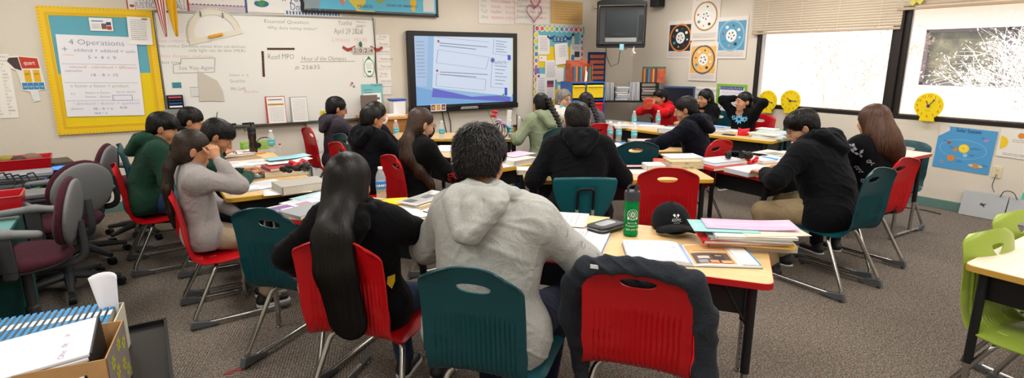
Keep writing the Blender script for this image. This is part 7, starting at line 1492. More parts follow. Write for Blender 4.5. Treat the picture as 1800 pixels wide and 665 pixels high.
def cap():
    p = PZ(1181, 405, TZ); t = thing('baseball_cap', 'black baseball cap with a white winged crest, brim towards the camera', 'cap', tuple(p), R(-33)); m = fabric('cap_black', '16171a', .1)
    F = Field(); F.egg((0, .03, .035), (.088, .100, .098), k=.01); F.egg((0, 0.03, -.10), (.3, .3, .105), k=.01, sub=True); F.build(.005); V, Q = F.surf(); cr_ = link('crown', npmesh('crown', V, Q, [m]), parent=t)
    V = []; Fc = []; n = 20
    for i in range(n + 1):
        a = PI + PI * i / n; c, s_ = math.cos(a), math.sin(a)
        for r_ in (0, .5, 1): V.append((c * (.082 + .004 * r_), -.055 + s_ * (.010 + .085 * r_) * 1.0, .030 + .018 * (1 - c * c) - .022 * r_ * (.4 + .6 * c * c)))
    for i in range(n):
        for j in range(2): Fc.append((3 * i + j, 3 * i + 3 + j, 3 * i + 4 + j, 3 * i + 1 + j))
    o = MB().add(V, Fc).obj('brim', m, t); so = o.modifiers.new('t', 'SOLIDIFY'); so.thickness = .004
    MB().ball((0, .03, .134), (.006, .006, .004), n=8).obj('top_button', m, t)
    mb = MB()
    for q in (1, -1): [mb.add([(q * (.003 + k * .003), .020 - k * .004, 0), (q * (.010 + k * .0035), .034 - k * .003, 0), (q * (.013 + k * .0035), .031 - k * .004, 0), (q * (.005 + k * .002), .013 - k * .004, 0)], [(0, 1, 2, 3)]) for k in range(3)]
    mb.add([(-.004, .002, 0), (.004, .002, 0), (0, .012, 0)], [(0, 1, 2)]); text_into(mb, 'ROTC', 0, -.020, .017, 0, np.eye(4), align='c', width=.05); text_into(mb, 'AIR FORCE', 0, -.006, .006, 0, np.eye(4), align='c', width=.045); mb.box((0, -.028, 0), (.03, .002, .0002))
    V = np.concatenate(mb.v); P_ = np.stack([V[:, 0], np.full(len(V), -.075), V[:, 1] * .95 + .085], 1)
    for _ in range(4): P_ = P_ - F.grad(P_) * (F.sample(P_) - .002)[:, None]
    mb.v = [P_]; mb.obj('crest', mat('crest_white', 'dfe0e0', .6), cr_, smooth=False); t.scale = (1.12, 1.12, 1.08)
cap()
ART_R = [(rect(.02, .04, .66, .96), 'e2a765'), (rect(.05, .45, .62, .92), '5a4a44'), (rect(.06, .30, .60, .42), 'cdb892'), (rect(.09, .33, .56, .345), '4a3a30'), (rect(.12, .60, .30, .72), 'c8b8a8'), (rect(.34, .50, .52, .80), '3a2f2c'), (rect(.40, .56, .50, .62), 'a8835a'), (rect(.10, .78, .24, .92), '8a8ea8'), (rect(.27, .80, .40, .93), 'c98a6a'), (rect(.44, .82, .60, .94), 'd89a70'), (rect(.70, .02, .97, .98), 'f0efee'), (rect(.975, .0, 1.0, 1.0), '3f95d0')]
openbook('open workbook showing an orange-toned photograph, before the black cap', 1209, 450, .28, .56, -38, art_l=[(rect(.02, .02, .98, .98), 'c3cdde'), (rect(.24, .03, .97, .97), 'dedbe4'), (rect(.92, .02, .99, .98), '9fb6d8')] + pagelines(8, 'c9c4d2', .3, .9, .16, .09), art_r=ART_R, left='dfe2e8', right='efefee', col='5a5f66', h=.022, hr=.009)
zs = TZ
for i, (lb, x, y, w, l, h, r_, c, ti) in enumerate((('cream-paged thick book lowest in the near book stack', 1312, 423, .23, .40, .030, -42, 'd9cdb8', None), ('yellow-edged workbook second in the near book stack', 1318, 421, .22, .36, .008, -46, 'e2b322', None), ('red-spined reading book in the near book stack', 1300, 416, .22, .38, .016, -40, 'cf1f26', ('Ready Reading', 'f2d8d4')), ('grey notebook above the red reading book', 1310, 411, .23, .36, .014, -44, '8d8f94', None), ('white softcover book above the grey notebook', 1318, 407, .22, .36, .012, -38, 'e2dfd8', None))):
    book(lb, x, y, w, l, h, r_, c, z=zs, title=ti); zs += h + .001
loose('off-white folder reaching past the near book stack', 1352, 405, .20, .30, -30, 'e2ddcc', z=zs, lines=0); loose('pale turquoise worksheet on the near book stack', 1270, 398, .20, .30, -40, 'a4dcd8', z=zs + .002, lines=5, ink_='7fb8b4'); loose('pale pink worksheet topmost on the near book stack', 1316, 396, .17, .42, -41, 'e6c0dc', z=zs + .005, lines=4, ink_='c49ab8', curl=.012)
# tables in the middle
book('thick white-paged book beside the girl in the black mask', 908, 282, .22, .28, .045, 12, 'd9d4cc'); loose('pink worksheet topmost on the thick white-paged book', 908, 271, .21, .30, 14, 'e9c4dd', z=TZ + .047, lines=4, ink_='c9a0bc'); loose('white sheet under the thick white-paged book', 880, 291, .2, .28, 6, 'ebe9e6', lines=0)
openbook('open blue workbook before the girl in the black mask', 792, 262, .24, .40, 60, art_l=pagelines(8), art_r=pagelines(8)); loose('blue-edged worksheet past the tousled hair', 800, 284, .2, .28, 70, 'dfe6ee', lines=6)
book('small white book at the end of the middle table', 931, 300, .16, .20, .035, -31, 'dedad2'); loose('pink folder lying along the middle table', 1128, 292, .08, .36, -31, 'e6a3ae', lines=0); loose('sheet of white paper by the black sleeve', 1122, 303, .16, .30, -30, 'e9e8ea', lines=5)
book('squat book with a white slip on top, beside the orange book', 1149, 293, .16, .15, .045, -30, 'e6e4e0'); tag(MB().ball(PZ(1160, 296, TZ + .012), (.012, .012, .010), n=10).obj('eraser', mat('eraser_red', 'c8333a', .6)), 'small red eraser in front of the squat book', 'eraser')
book('orange and red paperback leaning by the lettered textbook', 1165, 285, .12, .16, .040, -50, 'd9522c'); book('textbook with its page edges lettered Math', 1200, 290, .22, .28, .030, -28, 'cdc0a4', title=('E. Roy / Math', '2a2a2e'), edge='d6c9a6'); book('thick tan textbook second in the lettered stack', 1200, 283, .22, .27, .026, -31, 'c9b894', z=TZ + .031, title=('Math', '3a3a3c'), edge='cfc09a'); book('white workbook topmost on the lettered stack', 1199, 275, .22, .29, .012, -26, 'e9e9ea', z=TZ + .058); tag(MB().box(PZ(1196, 303, TZ + .001), (.10, .06, .002), rot=R(-30)).obj('paper_slip', mat('slip_tan', 'c9b48c', .8)), 'tan slip taped on the table below the lettered stack', 'paper')
openbook('open glossy workbook with a curled blue page beside the bottles', 1082, 258, .24, .42, -20, art_l=pagelines(7), art_r=[(rect(.3, .05, .95, .95), '3f8fcf')], h=.03, hr=.02); loose('white worksheet beneath the curled workbook', 1064, 262, .24, .34, -50, 'e8e6e4', lines=6)
bottle('water bottle nearest the braided girls, first of the middle three', 1072, 247); bottle('water bottle second of the middle three', 1087, 249); bottle('water bottle nearest the teal chair, last of the middle three', 1114, 251)
loose('beige worksheet under the navy sleeve', 1146, 256, .2, .28, -32, 'd9d2cc', lines=5); book('salmon-covered book by the navy sleeve', 1128, 248, .2, .26, .02, -32, 'd8b8ae'); loose('yellow ruler strip by the last middle bottle', 1124, 262, .04, .2, -60, 'e0c84a', lines=0)
# pale red-edged table
book('red workbook at the bottom of the stack under the headphones', 1268, 292, .22, .36, .022, -10, 'c8201f', title=('Ready', 'f2d0c8')); book('spiral notebook in the middle of the stack under the headphones', 1268, 286, .22, .36, .010, -6, 'b9bac0', z=TZ + .023); book('grey-white workbook topmost under the headphones', 1266, 281, .23, .36, .010, -8, 'd3d4da', z=TZ + .034)
t = thing('headphones', 'glossy black over-ear headphones resting on the workbook stack', 'headphones', tuple(PZ(1292, 280, TZ + .046)), R(-30)); MB().tube([(.075 * math.cos(a), .02 + .05 * math.sin(a), .045 + .01 * math.sin(a)) for a in np.linspace(0, PI, 16)], .007, 8).obj('headband', M_BLACKM, t)
for s_ in (-1, 1): e = MB().tube([(s_ * .085, 0, .038), (s_ * .055, -.006, .038)], [.030, .036], 18).obj('ear_cup', mat('gloss_black', '0c0c0e', .15), t, bevel=.005); MB().tube([(s_ * .056, -.006, .038), (s_ * .046, -.008, .038)], .034, 16).obj('ear_cushion', M_BLACKM, e)
MB().ball((.105, -.02, .035), (.04, .03, .034), n=14).obj('cable_coil', M_BLACKM, t)
t = thing('paper_flower', 'crumpled red paper flower on the pale red-edged table', 'flower', tuple(PZ(1320, 289, TZ)), 0); F = Field(); rs = np.random.RandomState(9)
for k in range(12): a = k * 1.1; F.cone((0, 0, .015), (.045 * math.cos(a), .045 * math.sin(a), .018 + .018 * (k % 3)), .008, .014, .003)
F.build(.004); V, Q = F.surf(); link('petals', npmesh('petals', V, Q, [mat('paper_red', 'd01b2a', .6)]), parent=t)
book('thick open-paged textbook under the sleeve of the reading pupil', 1322, 300, .24, .34, .035, -8, 'cfd3dc', edge='e2dccd', art=[(rect(.02, .05, .5, .95), 'e6dcd2'), (rect(.52, .05, .98, .95), 'd6d4da')]); openbook('workbook curling open with a blue cover beyond the thick textbook', 1348, 283, .22, .34, -8, art_l=pagelines(6), art_r=[(rect(.1, .1, .4, .9), '2f86c8')], h=.03, hr=.02)
loose('worksheet with a dark photograph at the far end of the pale table', 1372, 270, .22, .34, -10, 'd9d4cc', lines=3, art=[(rect(.1, .2, .5, .8), '8a8a7e')]); loose('white sheet at the far rim of the pale table', 1352, 268, .2, .3, 4, 'e6e0d8', lines=3)
# back tables
book('blue-banded book lowest beside the pupil in navy', 1262, 232, .2, .26, .03, -85, 'b9c0ca'); book('blue and white book on the blue-banded book', 1262, 224, .18, .24, .025, -80, '3f7fc0', z=TZ + .031, art=[(rect(0, .3, 1, .6), 'e6ecf2')]); loose('white sheet before the girl with raised arms', 1287, 229, .24, .30, -80, 'e9e8ea', lines=6); tag(MB().box(PZ(1281, 237, TZ + .006), (.07, .14, .010), rot=R(10)).obj('phone', M_BLACKM, bevel=.003), 'small black phone lying at the table edge', 'phone')
t = thing('paper_box', 'folded red paper box standing by the table edge', 'box', tuple(PZ(1306, 238, TZ)), R(20)); mb = MB(); mb.add([(-.06, -.05, 0), (.06, -.05, 0), (.06, .05, 0), (-.06, .05, 0), (-.075, -.03, .06), (.03, -.065, .085), (.07, .03, .065), (-.02, .055, .09)], [(0, 3, 2, 1), (4, 5, 6, 7), (0, 1, 5, 4), (1, 2, 6, 5), (2, 3, 7, 6), (3, 0, 4, 7)]); mb.obj('box_body', mat('paper_red', 'd01b2a', .6), t, smooth=False)
zs = TZ
for i, (lb, x, y, c, r_) in enumerate((('pale turquoise folder lowest in the broad paper pile', 1352, 242, 'bcd9d6', -70), ('white folder second in the broad paper pile', 1358, 240, 'e6e4de', -86), ('light blue folder in the middle of the broad paper pile', 1362, 238, 'a8c8dc', -78), ('white notebook high in the broad paper pile', 1350, 235, 'eceae6', -95), ('grey-green workbook near the top of the broad paper pile', 1360, 232, 'b6c2ba', -70))):
    book(lb, x, y, .26, .34, .012, r_, c, z=zs, edge='ece8e0'); zs += .013
book('small white notebook topmost on the broad paper pile', 1350, 227, .15, .22, .012, -82, 'f0efec', z=zs)
bottle('water bottle before the pupil in red, the one farther from the pupil', 1114, 223); bottle('water bottle standing right before the pupil in red', 1156, 222)
for i, (lb, x, y, c, h_) in enumerate((('slim grey book at the far end of the back table', 1078, 216, '8c9096', .045), ('blue open folder before the pupil in red', 1132, 218, '7f9fc4', .02), ('white worksheet book before the pupil in red', 1143, 223, 'e4e4e6', .028), ('thick white and teal book near the navy hood', 1180, 229, 'c2d2d2', .055), ('dark-spined book near the navy hood', 1196, 226, '6a7078', .045), ('pale workbook by the farthest water bottle', 1098, 222, 'dcd8d4', .03))): book(lb, x, y, .22, .30, h_, -80 + 9 * i, c, edge='e6e2da')
# under the screen
M_TISS = mat('tissue_box_teal', '8fc4bc', .6, var=.2, vscale=90)
for i, (x, y, lb) in enumerate(((826, 246, 'teal patterned tissue box nearest the hanging cables'), (843, 247, 'teal patterned tissue box with a tissue standing up'))):
    t = thing('tissue_box', lb, 'tissue box', tuple(PZ(x, y, TZ)), R(-30)); MB().box((0, 0, .05), (.13, .13, .10)).obj('box_body', M_TISS, t, bevel=.002)
    MB().prism(disc(0, 0, .035, 1, 16), .0995, .101).obj('slot', mat('slot_dark', '4a5a58', .8), t)
    if i: mb = MB(); mb.add([(-.03, 0, .10), (.03, .0, .10), (.045, .01, .20), (-.01, -.01, .215), (0, .02, .10), (.01, .03, .19)], [(0, 1, 2, 3), (0, 3, 5, 4), (4, 5, 2, 1)]); mb.obj('tissue', mat('tissue_white', 'efeeec', .9), t)
t = thing('paper_cup', 'orange paper cup beside the tissue', 'cup', tuple(PZ(851, 246, TZ + .0))); MB().lathe([(.03, 0), (.042, .10), (.044, .102)], 20).obj('cup', mat('cup_orange', 'e8962a', .5), t)
fb_ = thing('flower_basket', 'black wire basket of silk flowers under the screen', 'flowers', tuple(PZ(880, 244, TZ))); mb = MB()
for k in range(8): a = PI * k / 8; mb.tube([(.09 * math.cos(b_) * math.cos(a), .09 * math.cos(b_) * math.sin(a), .09 + .09 * math.sin(b_)) for b_ in np.linspace(0, 2 * PI, 18)[:-1]], .003, 5, closed=True)
mb.obj('wire_basket', M_BLACKM, fb_)
for k, (x, y, z_, c) in enumerate(((0, -.06, .17, 'b48ac4'), (-.05, -.03, .21, 'c9a0d0'), (-.09, .0, .26, 'c8202c'), (-.06, .02, .30, 'c8202c'), (.05, -.04, .14, '8fb0d0'))):
    F = Field(); [F.egg((x + .02 * math.cos(a), y + .02 * math.sin(a), z_ + .006 * math.sin(a * 2)), (.018, .016, .014), k=.004) for a in np.linspace(0, 5.2, 6)]; F.build(.005); V, Q = F.surf(); link('flower', npmesh('flower', V, Q, [mat('petal_' + c, c, .6)]), parent=fb_)
mb = MB(); [mb.tube([(0, 0, .05), (x * .6, y, z_ * .6), (x, y, z_)], .003, 5) for x, y, z_ in ((-.09, 0, .26), (-.06, .02, .30), (-.16, .02, .34), (0, -.06, .17))]; mb.obj('stems', mat('stem_green', '3f6a34', .7), fb_)
t = thing('paper_roll', 'tall white sheet rolled upright beside the flowers', 'paper', tuple(PZ(892, 240, TZ))); MB().tube([(0, 0, 0), (.03, 0, .30)], [.022, .028], 14).obj('roll', mat('roll_white', 'e9e8e6', .8), t)
bottle('water bottle beside the flower basket', 897, 243); bottle('water bottle standing farther back by the wooden cabinet', 697, 244); bottle('water bottle standing below the wide screen', 777, 246)
t = thing('pen_jar', 'orange-labelled jar behind the papers under the screen', 'jar', tuple(PZ(904, 238, TZ))); MB().lathe([(.035, 0), (.035, .10)], 18).obj('jar', mat('jar_orange', 'c9862a', .4), t); MB().lathe([(.036, .10), (.036, .12)], 18).obj('lid', mat('jar_lid', '3a3028', .5), t)
t = thing('file_rack', 'black upright file rack holding a few papers', 'file rack', tuple(PZ(913, 238, TZ)), R(-35)); MB().box((-.03, 0, .12), (.006, .16, .24)).box((.03, 0, .10), (.006, .16, .20)).box((0, 0, .004), (.07, .16, .008)).obj('rack', M_BLACKM, t); MB().box((0, 0, .11), (.012, .15, .20)).obj('papers', mat('page_white', 'efece6', .8), t)
loose('white worksheet at the end of the table under the screen', 900, 243, .2, .28, -35, 'e9e8e8', lines=4); loose('blue plastic wrap by the sage green sleeve', 915, 238, .10, .14, -30, '7fa4cc', lines=0, curl=.04)
openbook('open blue workbook left by the girl in the white mask', 690, 256, .22, .34, 60, art_l=pagelines(6), art_r=pagelines(6)); loose('worksheet farther along toward the wooden cabinet', 706, 250, .2, .3, 50, 'e6e6ea', lines=5)
t = thing('white_pouch', 'small white zipped pouch with a grey loop under the screen', 'pouch', tuple(PZ(815, 250, TZ))); F = Field(); F.egg((0, 0, .03), (.07, .035, .035)); F.build(.006); V, Q = F.surf(); link('pouch_body', npmesh('pouch_body', V, Q, [mat('pouch_white', 'e3e3e4', .6)]), parent=t); MB().tube([(-.055, 0, .03), (-.03, 0, .09), (.03, 0, .09), (.055, 0, .03)], .005, 6).obj('loop', M_GREY, t)
# jacket over the near red chair
def jacket():
    t = thing('jacket', 'dark grey knitted jacket draped over the back of the near red chair', 'jacket', (1.62, 1.50, 0), -R(54)); F = Field(); n = (0, 1, 0)
    pts = [(-.215, -.265, .80), (-.19, -.275, .865), (-.11, -.28, .893), (0, -.28, .900), (.11, -.28, .893), (.19, -.275, .865), (.215, -.265, .80)]
    for a, b in zip(pts, pts[1:]): F.cone(a, b, .022, .022, .02)
    for a, b in zip(pts[1:-1], pts[2:-1]): F.cone((a[0], -.298, a[2] - .022), (b[0], -.298, b[2] - .022), .018, .018, .02)
    F.cone((-.14, -.245, .875), (.14, -.245, .875), .024, .024, .02); F.cone((-.15, -.205, .80), (.15, -.205, .80), .02, .02, .03); F.cone((-.15, -.190, .72), (.15, -.190, .72), .02, .02, .05)
    for a, b, r0, r1 in (((.195, -.28, .86), (.235, -.255, .72), .032, .040), ((.235, -.255, .72), (.250, -.235, .50), .040, .042), ((.250, -.235, .50), (.255, -.235, .18), .042, .036)): F.cone(a, b, r0, r1, .03)
    for a, b, r0, r1 in (((-.195, -.28, .86), (-.245, -.22, .76), .032, .045), ((-.245, -.22, .76), (-.265, -.16, .60), .045, .052), ((-.265, -.16, .60), (-.225, -.15, .42), .045, .035), ((-.225, -.15, .42), (-.205, -.17, .10), .032, .026)): F.cone(a, b, r0, r1, .03)
    F.build(.006); V, Q = F.surf(); V = folds(V, F.grad(V), .009, 8); link('jacket_body', npmesh('jacket_body', V, Q, [fabric('charcoal_heather_knit', '2c3037', .1, .22)]), parent=t)
    MB().box((-.14, -.312, .878), (.045, .003, .014)).obj('neck_label', mat('label_white', 'e6e6e6', .7), t)
jacket()
# ------------------------------------------------------------------ furniture along the walls
t = thing('cabinet', 'light wooden cabinet with a slanted top beside the whiteboard', 'cabinet', (2.60, 6.93, 0), 0); MW_ = maple('cabinet_wood', 'b98046')
mb = MB(); mb.box((0, 0, .43), (.56, .50, .86)); mb.obj('carcass', MW_, t, bevel=.004); MB().box((0, -.01, .875), (.62, .56, .028)).obj('top', maple('cabinet_top', 'c99556'), t, bevel=.004); MB().box((0, -.255, .42), (.5, .012, .74)).obj('door', maple('cabinet_wood2', 'a9713c'), t, bevel=.003)
t = thing('magazine_rack', 'brown and red magazine holder on the wooden cabinet', 'magazine holder', (2.42, 6.98, .89), R(8)); MB().box((0, .03, .13), (.22, .02, .25)).obj('back_panel', mat('rack_brown', '6f6258', .6), t); MB().box((.01, -.05, .035), (.24, .10, .07)).obj('tray', mat('rack_red', '9c2a2c', .5), t, bevel=.004); MB().box((.01, -.10, .04), (.22, .003, .05)).obj('card_print', mat('rack_print', 'c9b0a8', .6), t)
t = thing('paper_stack', 'white card stock lying on the wooden cabinet front', 'paper', (2.66, 6.86, .89), R(12)); MB().box((0, 0, .008), (.26, .19, .016)).obj('sheets', mat('page_white', 'efece6', .8), t)
t = thing('plastic_bin', 'white plastic bin with a blue lid on the wooden cabinet', 'bin', (2.80, 7.05, .89), R(4)); MB().box((0, 0, .085), (.17, .15, .17)).obj('bin_body', mat('bin_white', 'e4e6ea', .35), t, bevel=.01); MB().box((0, 0, .182), (.19, .17, .022)).obj('lid', mat('lid_blue', '2458b4', .35), t, bevel=.004)
t = thing('leaflet', 'white and yellow leaflet propped on the wooden cabinet', 'leaflet', (2.52, 7.14, .89), R(0)); t.rotation_euler = (R(-8), 0, R(4)); MB().box((0, 0, .14), (.24, .004, .26)).obj('card', mat('paper_e9e6e0', 'e9e6e0', .7), t); mb = MB(); mb.box((0, -.003, .20), (.2, .001, .03)); mb.box((0, -.003, .06), (.22, .001, .03), 1); mb.obj('printing', [ink('6a6e78'), ink('e3c53a')], t)
t = thing('easel_board', 'narrow white marker board standing on the floor by the wall', 'board', (1.90, 7.13, 0)); t.rotation_euler = (R(-6), 0, 0); MB().box((0, 0, .42), (.42, .02, .80)).obj('board', mat('whiteboard_enamel', 'e9e7e2', .22), t); MB().box((0, 0, .82), (.44, .03, .02)).box((-.215, 0, .42), (.015, .03, .82)).box((.215, 0, .42), (.015, .03, .82)).box((0, 0, .01), (.44, .03, .02)).obj('frame', M_SILVER, t)
mb = MB(); Mx = np.array([[1, 0, 0, 0], [0, 0, -1, -.0112], [0, 1, 0, .42], [0, 0, 0, 1]], float); [text_into(mb, s_, -.17, y_, .06, 0, Mx, thin=True, jit=.05) for s_, y_ in (('1st', .16), ('Told', .02), ('about', -.08), ('it', -.18))]; mb.obj('marker_writing', ink('2e3036'), t, smooth=False)
# blue frame of coloured bins with the boxed books on top
t = thing('bin_organizer', 'blue-framed storage unit with yellow, red and green pull-out bins', 'storage unit', (5.58, 6.66, 0), R(-14)); t.scale = (.86, 1, 1); MBL = mat('organizer_blue', '1f5fae', .4); MB().box((0, 0, 1.245), (.62, .38, .02)).box((-.31, 0, .62), (.02, .38, 1.26)).box((.31, 0, .62), (.02, .38, 1.26)).box((-.04, 0, .62), (.016, .38, 1.24)).box((0, .18, .62), (.62, .01, 1.24)).box((0, 0, .99), (.6, .38, .016)).box((0, 0, .72), (.6, .38, .016)).box((0, 0, .01), (.62, .38, .02)).obj('frame', MBL, t)
for x, z_, w_, h_, c in ((-.175, 1.115, .25, .21, 'e9c516'), (.135, 1.115, .33, .21, 'efcf1a'), (-.175, .85, .25, .23, 'c8202a'), (.135, .85, .33, .23, 'd0242c'), (-.175, .58, .25, .23, '2f9a5a'), (.135, .58, .33, .23, 'e2d02a'), (-.175, .30, .25, .23, '2f7ac0'), (.135, .30, .33, .23, '2f7ac0')):
    b = MB().box((x, -.02, z_), (w_ - .02, .36, h_ - .02)).obj('drawer_bin', mat('bin_' + c, c, .35), t, bevel=.012); MB().box((x, -.205, z_ + h_ / 2 - .03), (w_ * .9, .03, .015)).obj('rim', mat('bin_' + c, c, .35), b, bevel=.003)
t = thing('book_box_set', 'patterned box of colourful paperbacks on top of the coloured bins', 'box', (5.47, 6.62, 1.256), R(-14)); MB().box((0, .08, .16), (.34, .02, .30)).box((0, 0, .005), (.34, .20, .01)).box((-.17, 0, .13), (.008, .2, .26)).box((.17, 0, .13), (.008, .2, .26)).obj('case', mat('case_orange', 'b5563a', .6, var=.3, vscale=20), t)
for k in range(9): MB().box((-.145 + k * .036, -.01, .115), (.032, .15, .21)).obj('paperback', mat('spine_%d' % k, ('8a3a30', '2f6a8a', 'c9762a', '3a4a6a', '4a8a9a', 'a8452f', 'd99a3a', '5a3a5a', '3f7a5a')[k], .5), t)
t = thing('paper_bird', 'white folded card standing in front of the boxed paperbacks', 'card', (5.52, 6.50, 1.256)); MB().add([(-.04, 0, 0), (.04, .02, 0), (.05, .02, .12), (-.02, 0, .17), (0, .05, 0), (.01, .05, .12)], [(0, 1, 2, 3), (3, 2, 5), (0, 3, 5, 4)]).obj('card', mat('paper_f0eeea', 'f0eeea', .8), t)
# black shelf in the corner with folders
t = thing('shelf_unit', 'black metal shelf in the room corner behind the pupil in red', 'shelf', (6.62, 6.62, 0), R(-38)); mb = MB(); [mb.box((0, 0, z_), (1.05, .36, .025)) for z_ in (.93, .55, .12)]; [mb.box((sx * .51, sy * .16, .47), (.03, .03, .94)) for sx in (-1, 1) for sy in (-1, 1)]; mb.obj('shelves', M_BLACKM, t)
cs_, sn_ = math.cos(R(-38)), math.sin(R(-38))
def on_shelf(dx, dy, z_): return (6.62 + dx * cs_ - dy * sn_, 6.62 + dx * sn_ + dy * cs_, z_)
sk = 0
for side, n_, x0 in (('left', 7, -.50), ('right', 7, -.10)):
    for k in range(n_):
        q = thing('newspaper_file', ('upright folded newspaper, copy in the bundle nearer the coloured bins', 'upright folded newspaper in the bundle nearer the black rack')[side == 'right'], 'newspaper', on_shelf(x0 + k * .026, -.02, .943), R(-38), 'upright newspapers nearer the bins' if side == 'left' else 'upright newspapers nearer the rack'); q.rotation_euler = (0, R(4 - k), R(-38)); MB().box((0, 0, .14), (.018, .26, .28)).obj('pages', mat('news_%d' % (k % 3), ('c9cbcc', 'b4b7ba', 'dadbdb')[k % 3], .85), q, bevel=.004)
for k in range(6): q = thing('folded_newspaper', 'flat folded newspaper in the pile between the upright bundles', 'newspaper', on_shelf(-.215, -.02, .943 + k * .036), R(-38 + 5 * (k % 3)), 'flat newspapers on the corner shelf'); MB().box((0, 0, .017), (.20, .27, .034)).obj('pages', mat('news_%d' % (k % 3), ('c9cbcc', 'b4b7ba', 'dadbdb')[k % 3], .85), q, bevel=.010, seg=3)
q = thing('letter_tray', 'black letter rack with slots beside the upright newspapers', 'letter rack', on_shelf(.22, 0, .943), R(-38)); mb = MB(); [mb.box((0, 0, .01 + k * .065), (.26, .28, .008)) for k in range(5)]; mb.box((-.13, 0, .14), (.008, .28, .27)); mb.box((.13, 0, .14), (.008, .28, .27)); mb.obj('tray', M_BLACKM, q); [MB().box((0, -.01, .022 + k * .065), (.22, .25, .012)).obj('papers', mat('page_white', 'efece6', .8), q) for k in (0, 2)]
q = thing('book_box_set', 'boxed set of colourful paperbacks above the letter rack', 'box', on_shelf(.20, .02, 1.222), R(-38)); MB().box((.10, .06, .12), (.36, .02, .24)).obj('case', mat('case_green', '4a6a4a', .6, var=.3, vscale=20), q)
for k in range(6): MB().box((-.06 + k * .034, -.0, .105), (.030, .14, .21)).obj('paperback', mat('spine_%d' % (k + 2), ('c9762a', '3a4a6a', '4a8a9a', 'a8452f', 'd99a3a', '5a3a5a')[k]), q)
MB().box((.20, -.02, .105), (.13, .02, .21)).obj('picture_card', mat('picture_orange', 'c8603a', .5, var=.35, vscale=18), q)
q = thing('monitor', 'blue-framed dark computer monitor behind the pupil in red', 'monitor', (6.88, 5.95, 0), R(-62)); MB().box((0, 0, 1.0), (.48, .04, .36)).obj('bezel', mat('monitor_blue', '3a4a72', .4), q, bevel=.006); MB().box((0, -.022, 1.0), (.43, .004, .31)).obj('screen', mat('monitor_dark', '202632', .15), q); MB().box((0, 0, .775), (.05, .03, .12)).box((0, 0, .728), (.22, .18, .016)).obj('stand', M_BLACKM, q)
q2 = thing('computer_desk', 'small dark desk carrying the blue-framed monitor', 'desk', (6.80, 5.95, 0), R(-62)); MB().box((0, 0, .705), (.62, .42, .026)).obj('desktop', mat('desk_dark', '3a3632', .5), q2); [MB().box((sx * .28, sy * .18, .345), (.03, .03, .69)).obj('leg', M_BLACKM, q2) for sx in (-1, 1) for sy in (-1, 1)]
t = thing('snack_bag', 'crinkled orange and red snack bag at the mouth of the pupil in red', 'bag', tuple(EYE + ray(1139, 182) * 7.3), R(-48)); F = Field(); F.cone((-.03, 0, -.045), (-.03, 0, .05), .055, .05, .02, (0, 1, 0), .45); F.cone((.03, 0, -.045), (.03, 0, .05), .055, .05, .02, (0, 1, 0), .45); F.build(.006); V, Q = F.surf(); t.scale = (.75, .75, .75); V = folds(V, F.grad(V), .012, 5, 1.6); link('bag_body', npmesh('bag_body', V, Q, [mat('bag_orange', 'b8412a', .35, var=.35, vscale=25)]), parent=t)
# ------------------------------------------------------------------ teal desk with bins, computers, cables
M_TD = mat('desk_teal', '5f9490', .45, var=.05); DX = -.70
t = thing('teal_desk', 'long teal-topped computer desk along the edge of the room', 'desk', (-1.15, 4.55, 0)); MB().box((0, 0, .648), (.90, 2.30, .026)).obj('desktop', M_TD, t, bevel=.006); MB().box((.0, -1.10, .317), (.86, .03, .634)).obj('end_panel', mat('panel_teal', '2f6a66', .5), t, bevel=.004); MB().box((0, 1.10, .317), (.86, .03, .634)).obj('end_panel', mat('panel_teal', '2f6a66', .5), t, bevel=.004); MB().box((.27, -.14, .32), (.34, .42, .63)).obj('pedestal', mat('panel_teal', '2f6a66', .5), t, bevel=.004); MB().box((-.40, 0, .36), (.03, 2.17, .5)).obj('back_panel', mat('panel_teal', '2f6a66', .5), t)
DZ = .661
def bin_(lb, px, py, w, d, h, rot, hd=False):
    p = PZ(px, py, DZ); t = thing('storage_bin', lb, 'bin', tuple(p), R(rot)); m = mat('bin_red_glossy', 'b3101c', .3)
    mb = MB(); V = []; 
    for (k, zz, ww, dd) in ((0, 0, w * .9, d * .9), (1, h, w, d), (2, h, w - .012, d - .012), (3, .006, w * .9 - .012, d * .9 - .012)): V += [(x, y, zz) for x, y in ((-ww / 2, -dd / 2), (ww / 2, -dd / 2), (ww / 2, dd / 2), (-ww / 2, dd / 2))]
    mb.add(V, [(k * 4 + i, k * 4 + (i + 1) % 4, k * 4 + 4 + (i + 1) % 4, k * 4 + 4 + i) for k in range(3) for i in range(4)] + [(3, 2, 1, 0), (12, 13, 14, 15)]); mb.obj('bin_body', m, t); MB().tube([(x, y, h) for x, y in rrect(w, d, .02)], .006, 6, closed=True).obj('rim', m, t); return t, p
t, p = bin_('large red bin full of odds and ends on the teal desk', 28, 306, .50, .30, .13, 4)
for k, (x, y, c, r_, lb) in enumerate(((-.16, 0, '6a5f30', .05, 'olive ball in the large red bin'), (-.05, .03, '8a7a2a', .045, 'mustard crumpled cloth ball in the large red bin'), (.12, .0, '7a5a4a', .055, 'brown leather ball in the large red bin'), (.04, -.04, '3a3026', .04, 'dark brown ball in the large red bin'))): tag(MB().ball((p[0] + x, p[1] + y, DZ + .12), (r_ * 1.3, r_, r_ * .8), n=16).obj('toy_ball', mat('ball_' + c, c, .7)), lb, 'ball')
t, p = bin_('small red bin cut by the picture edge, nearer on the teal desk', 2, 376, .24, .26, .12, 2)
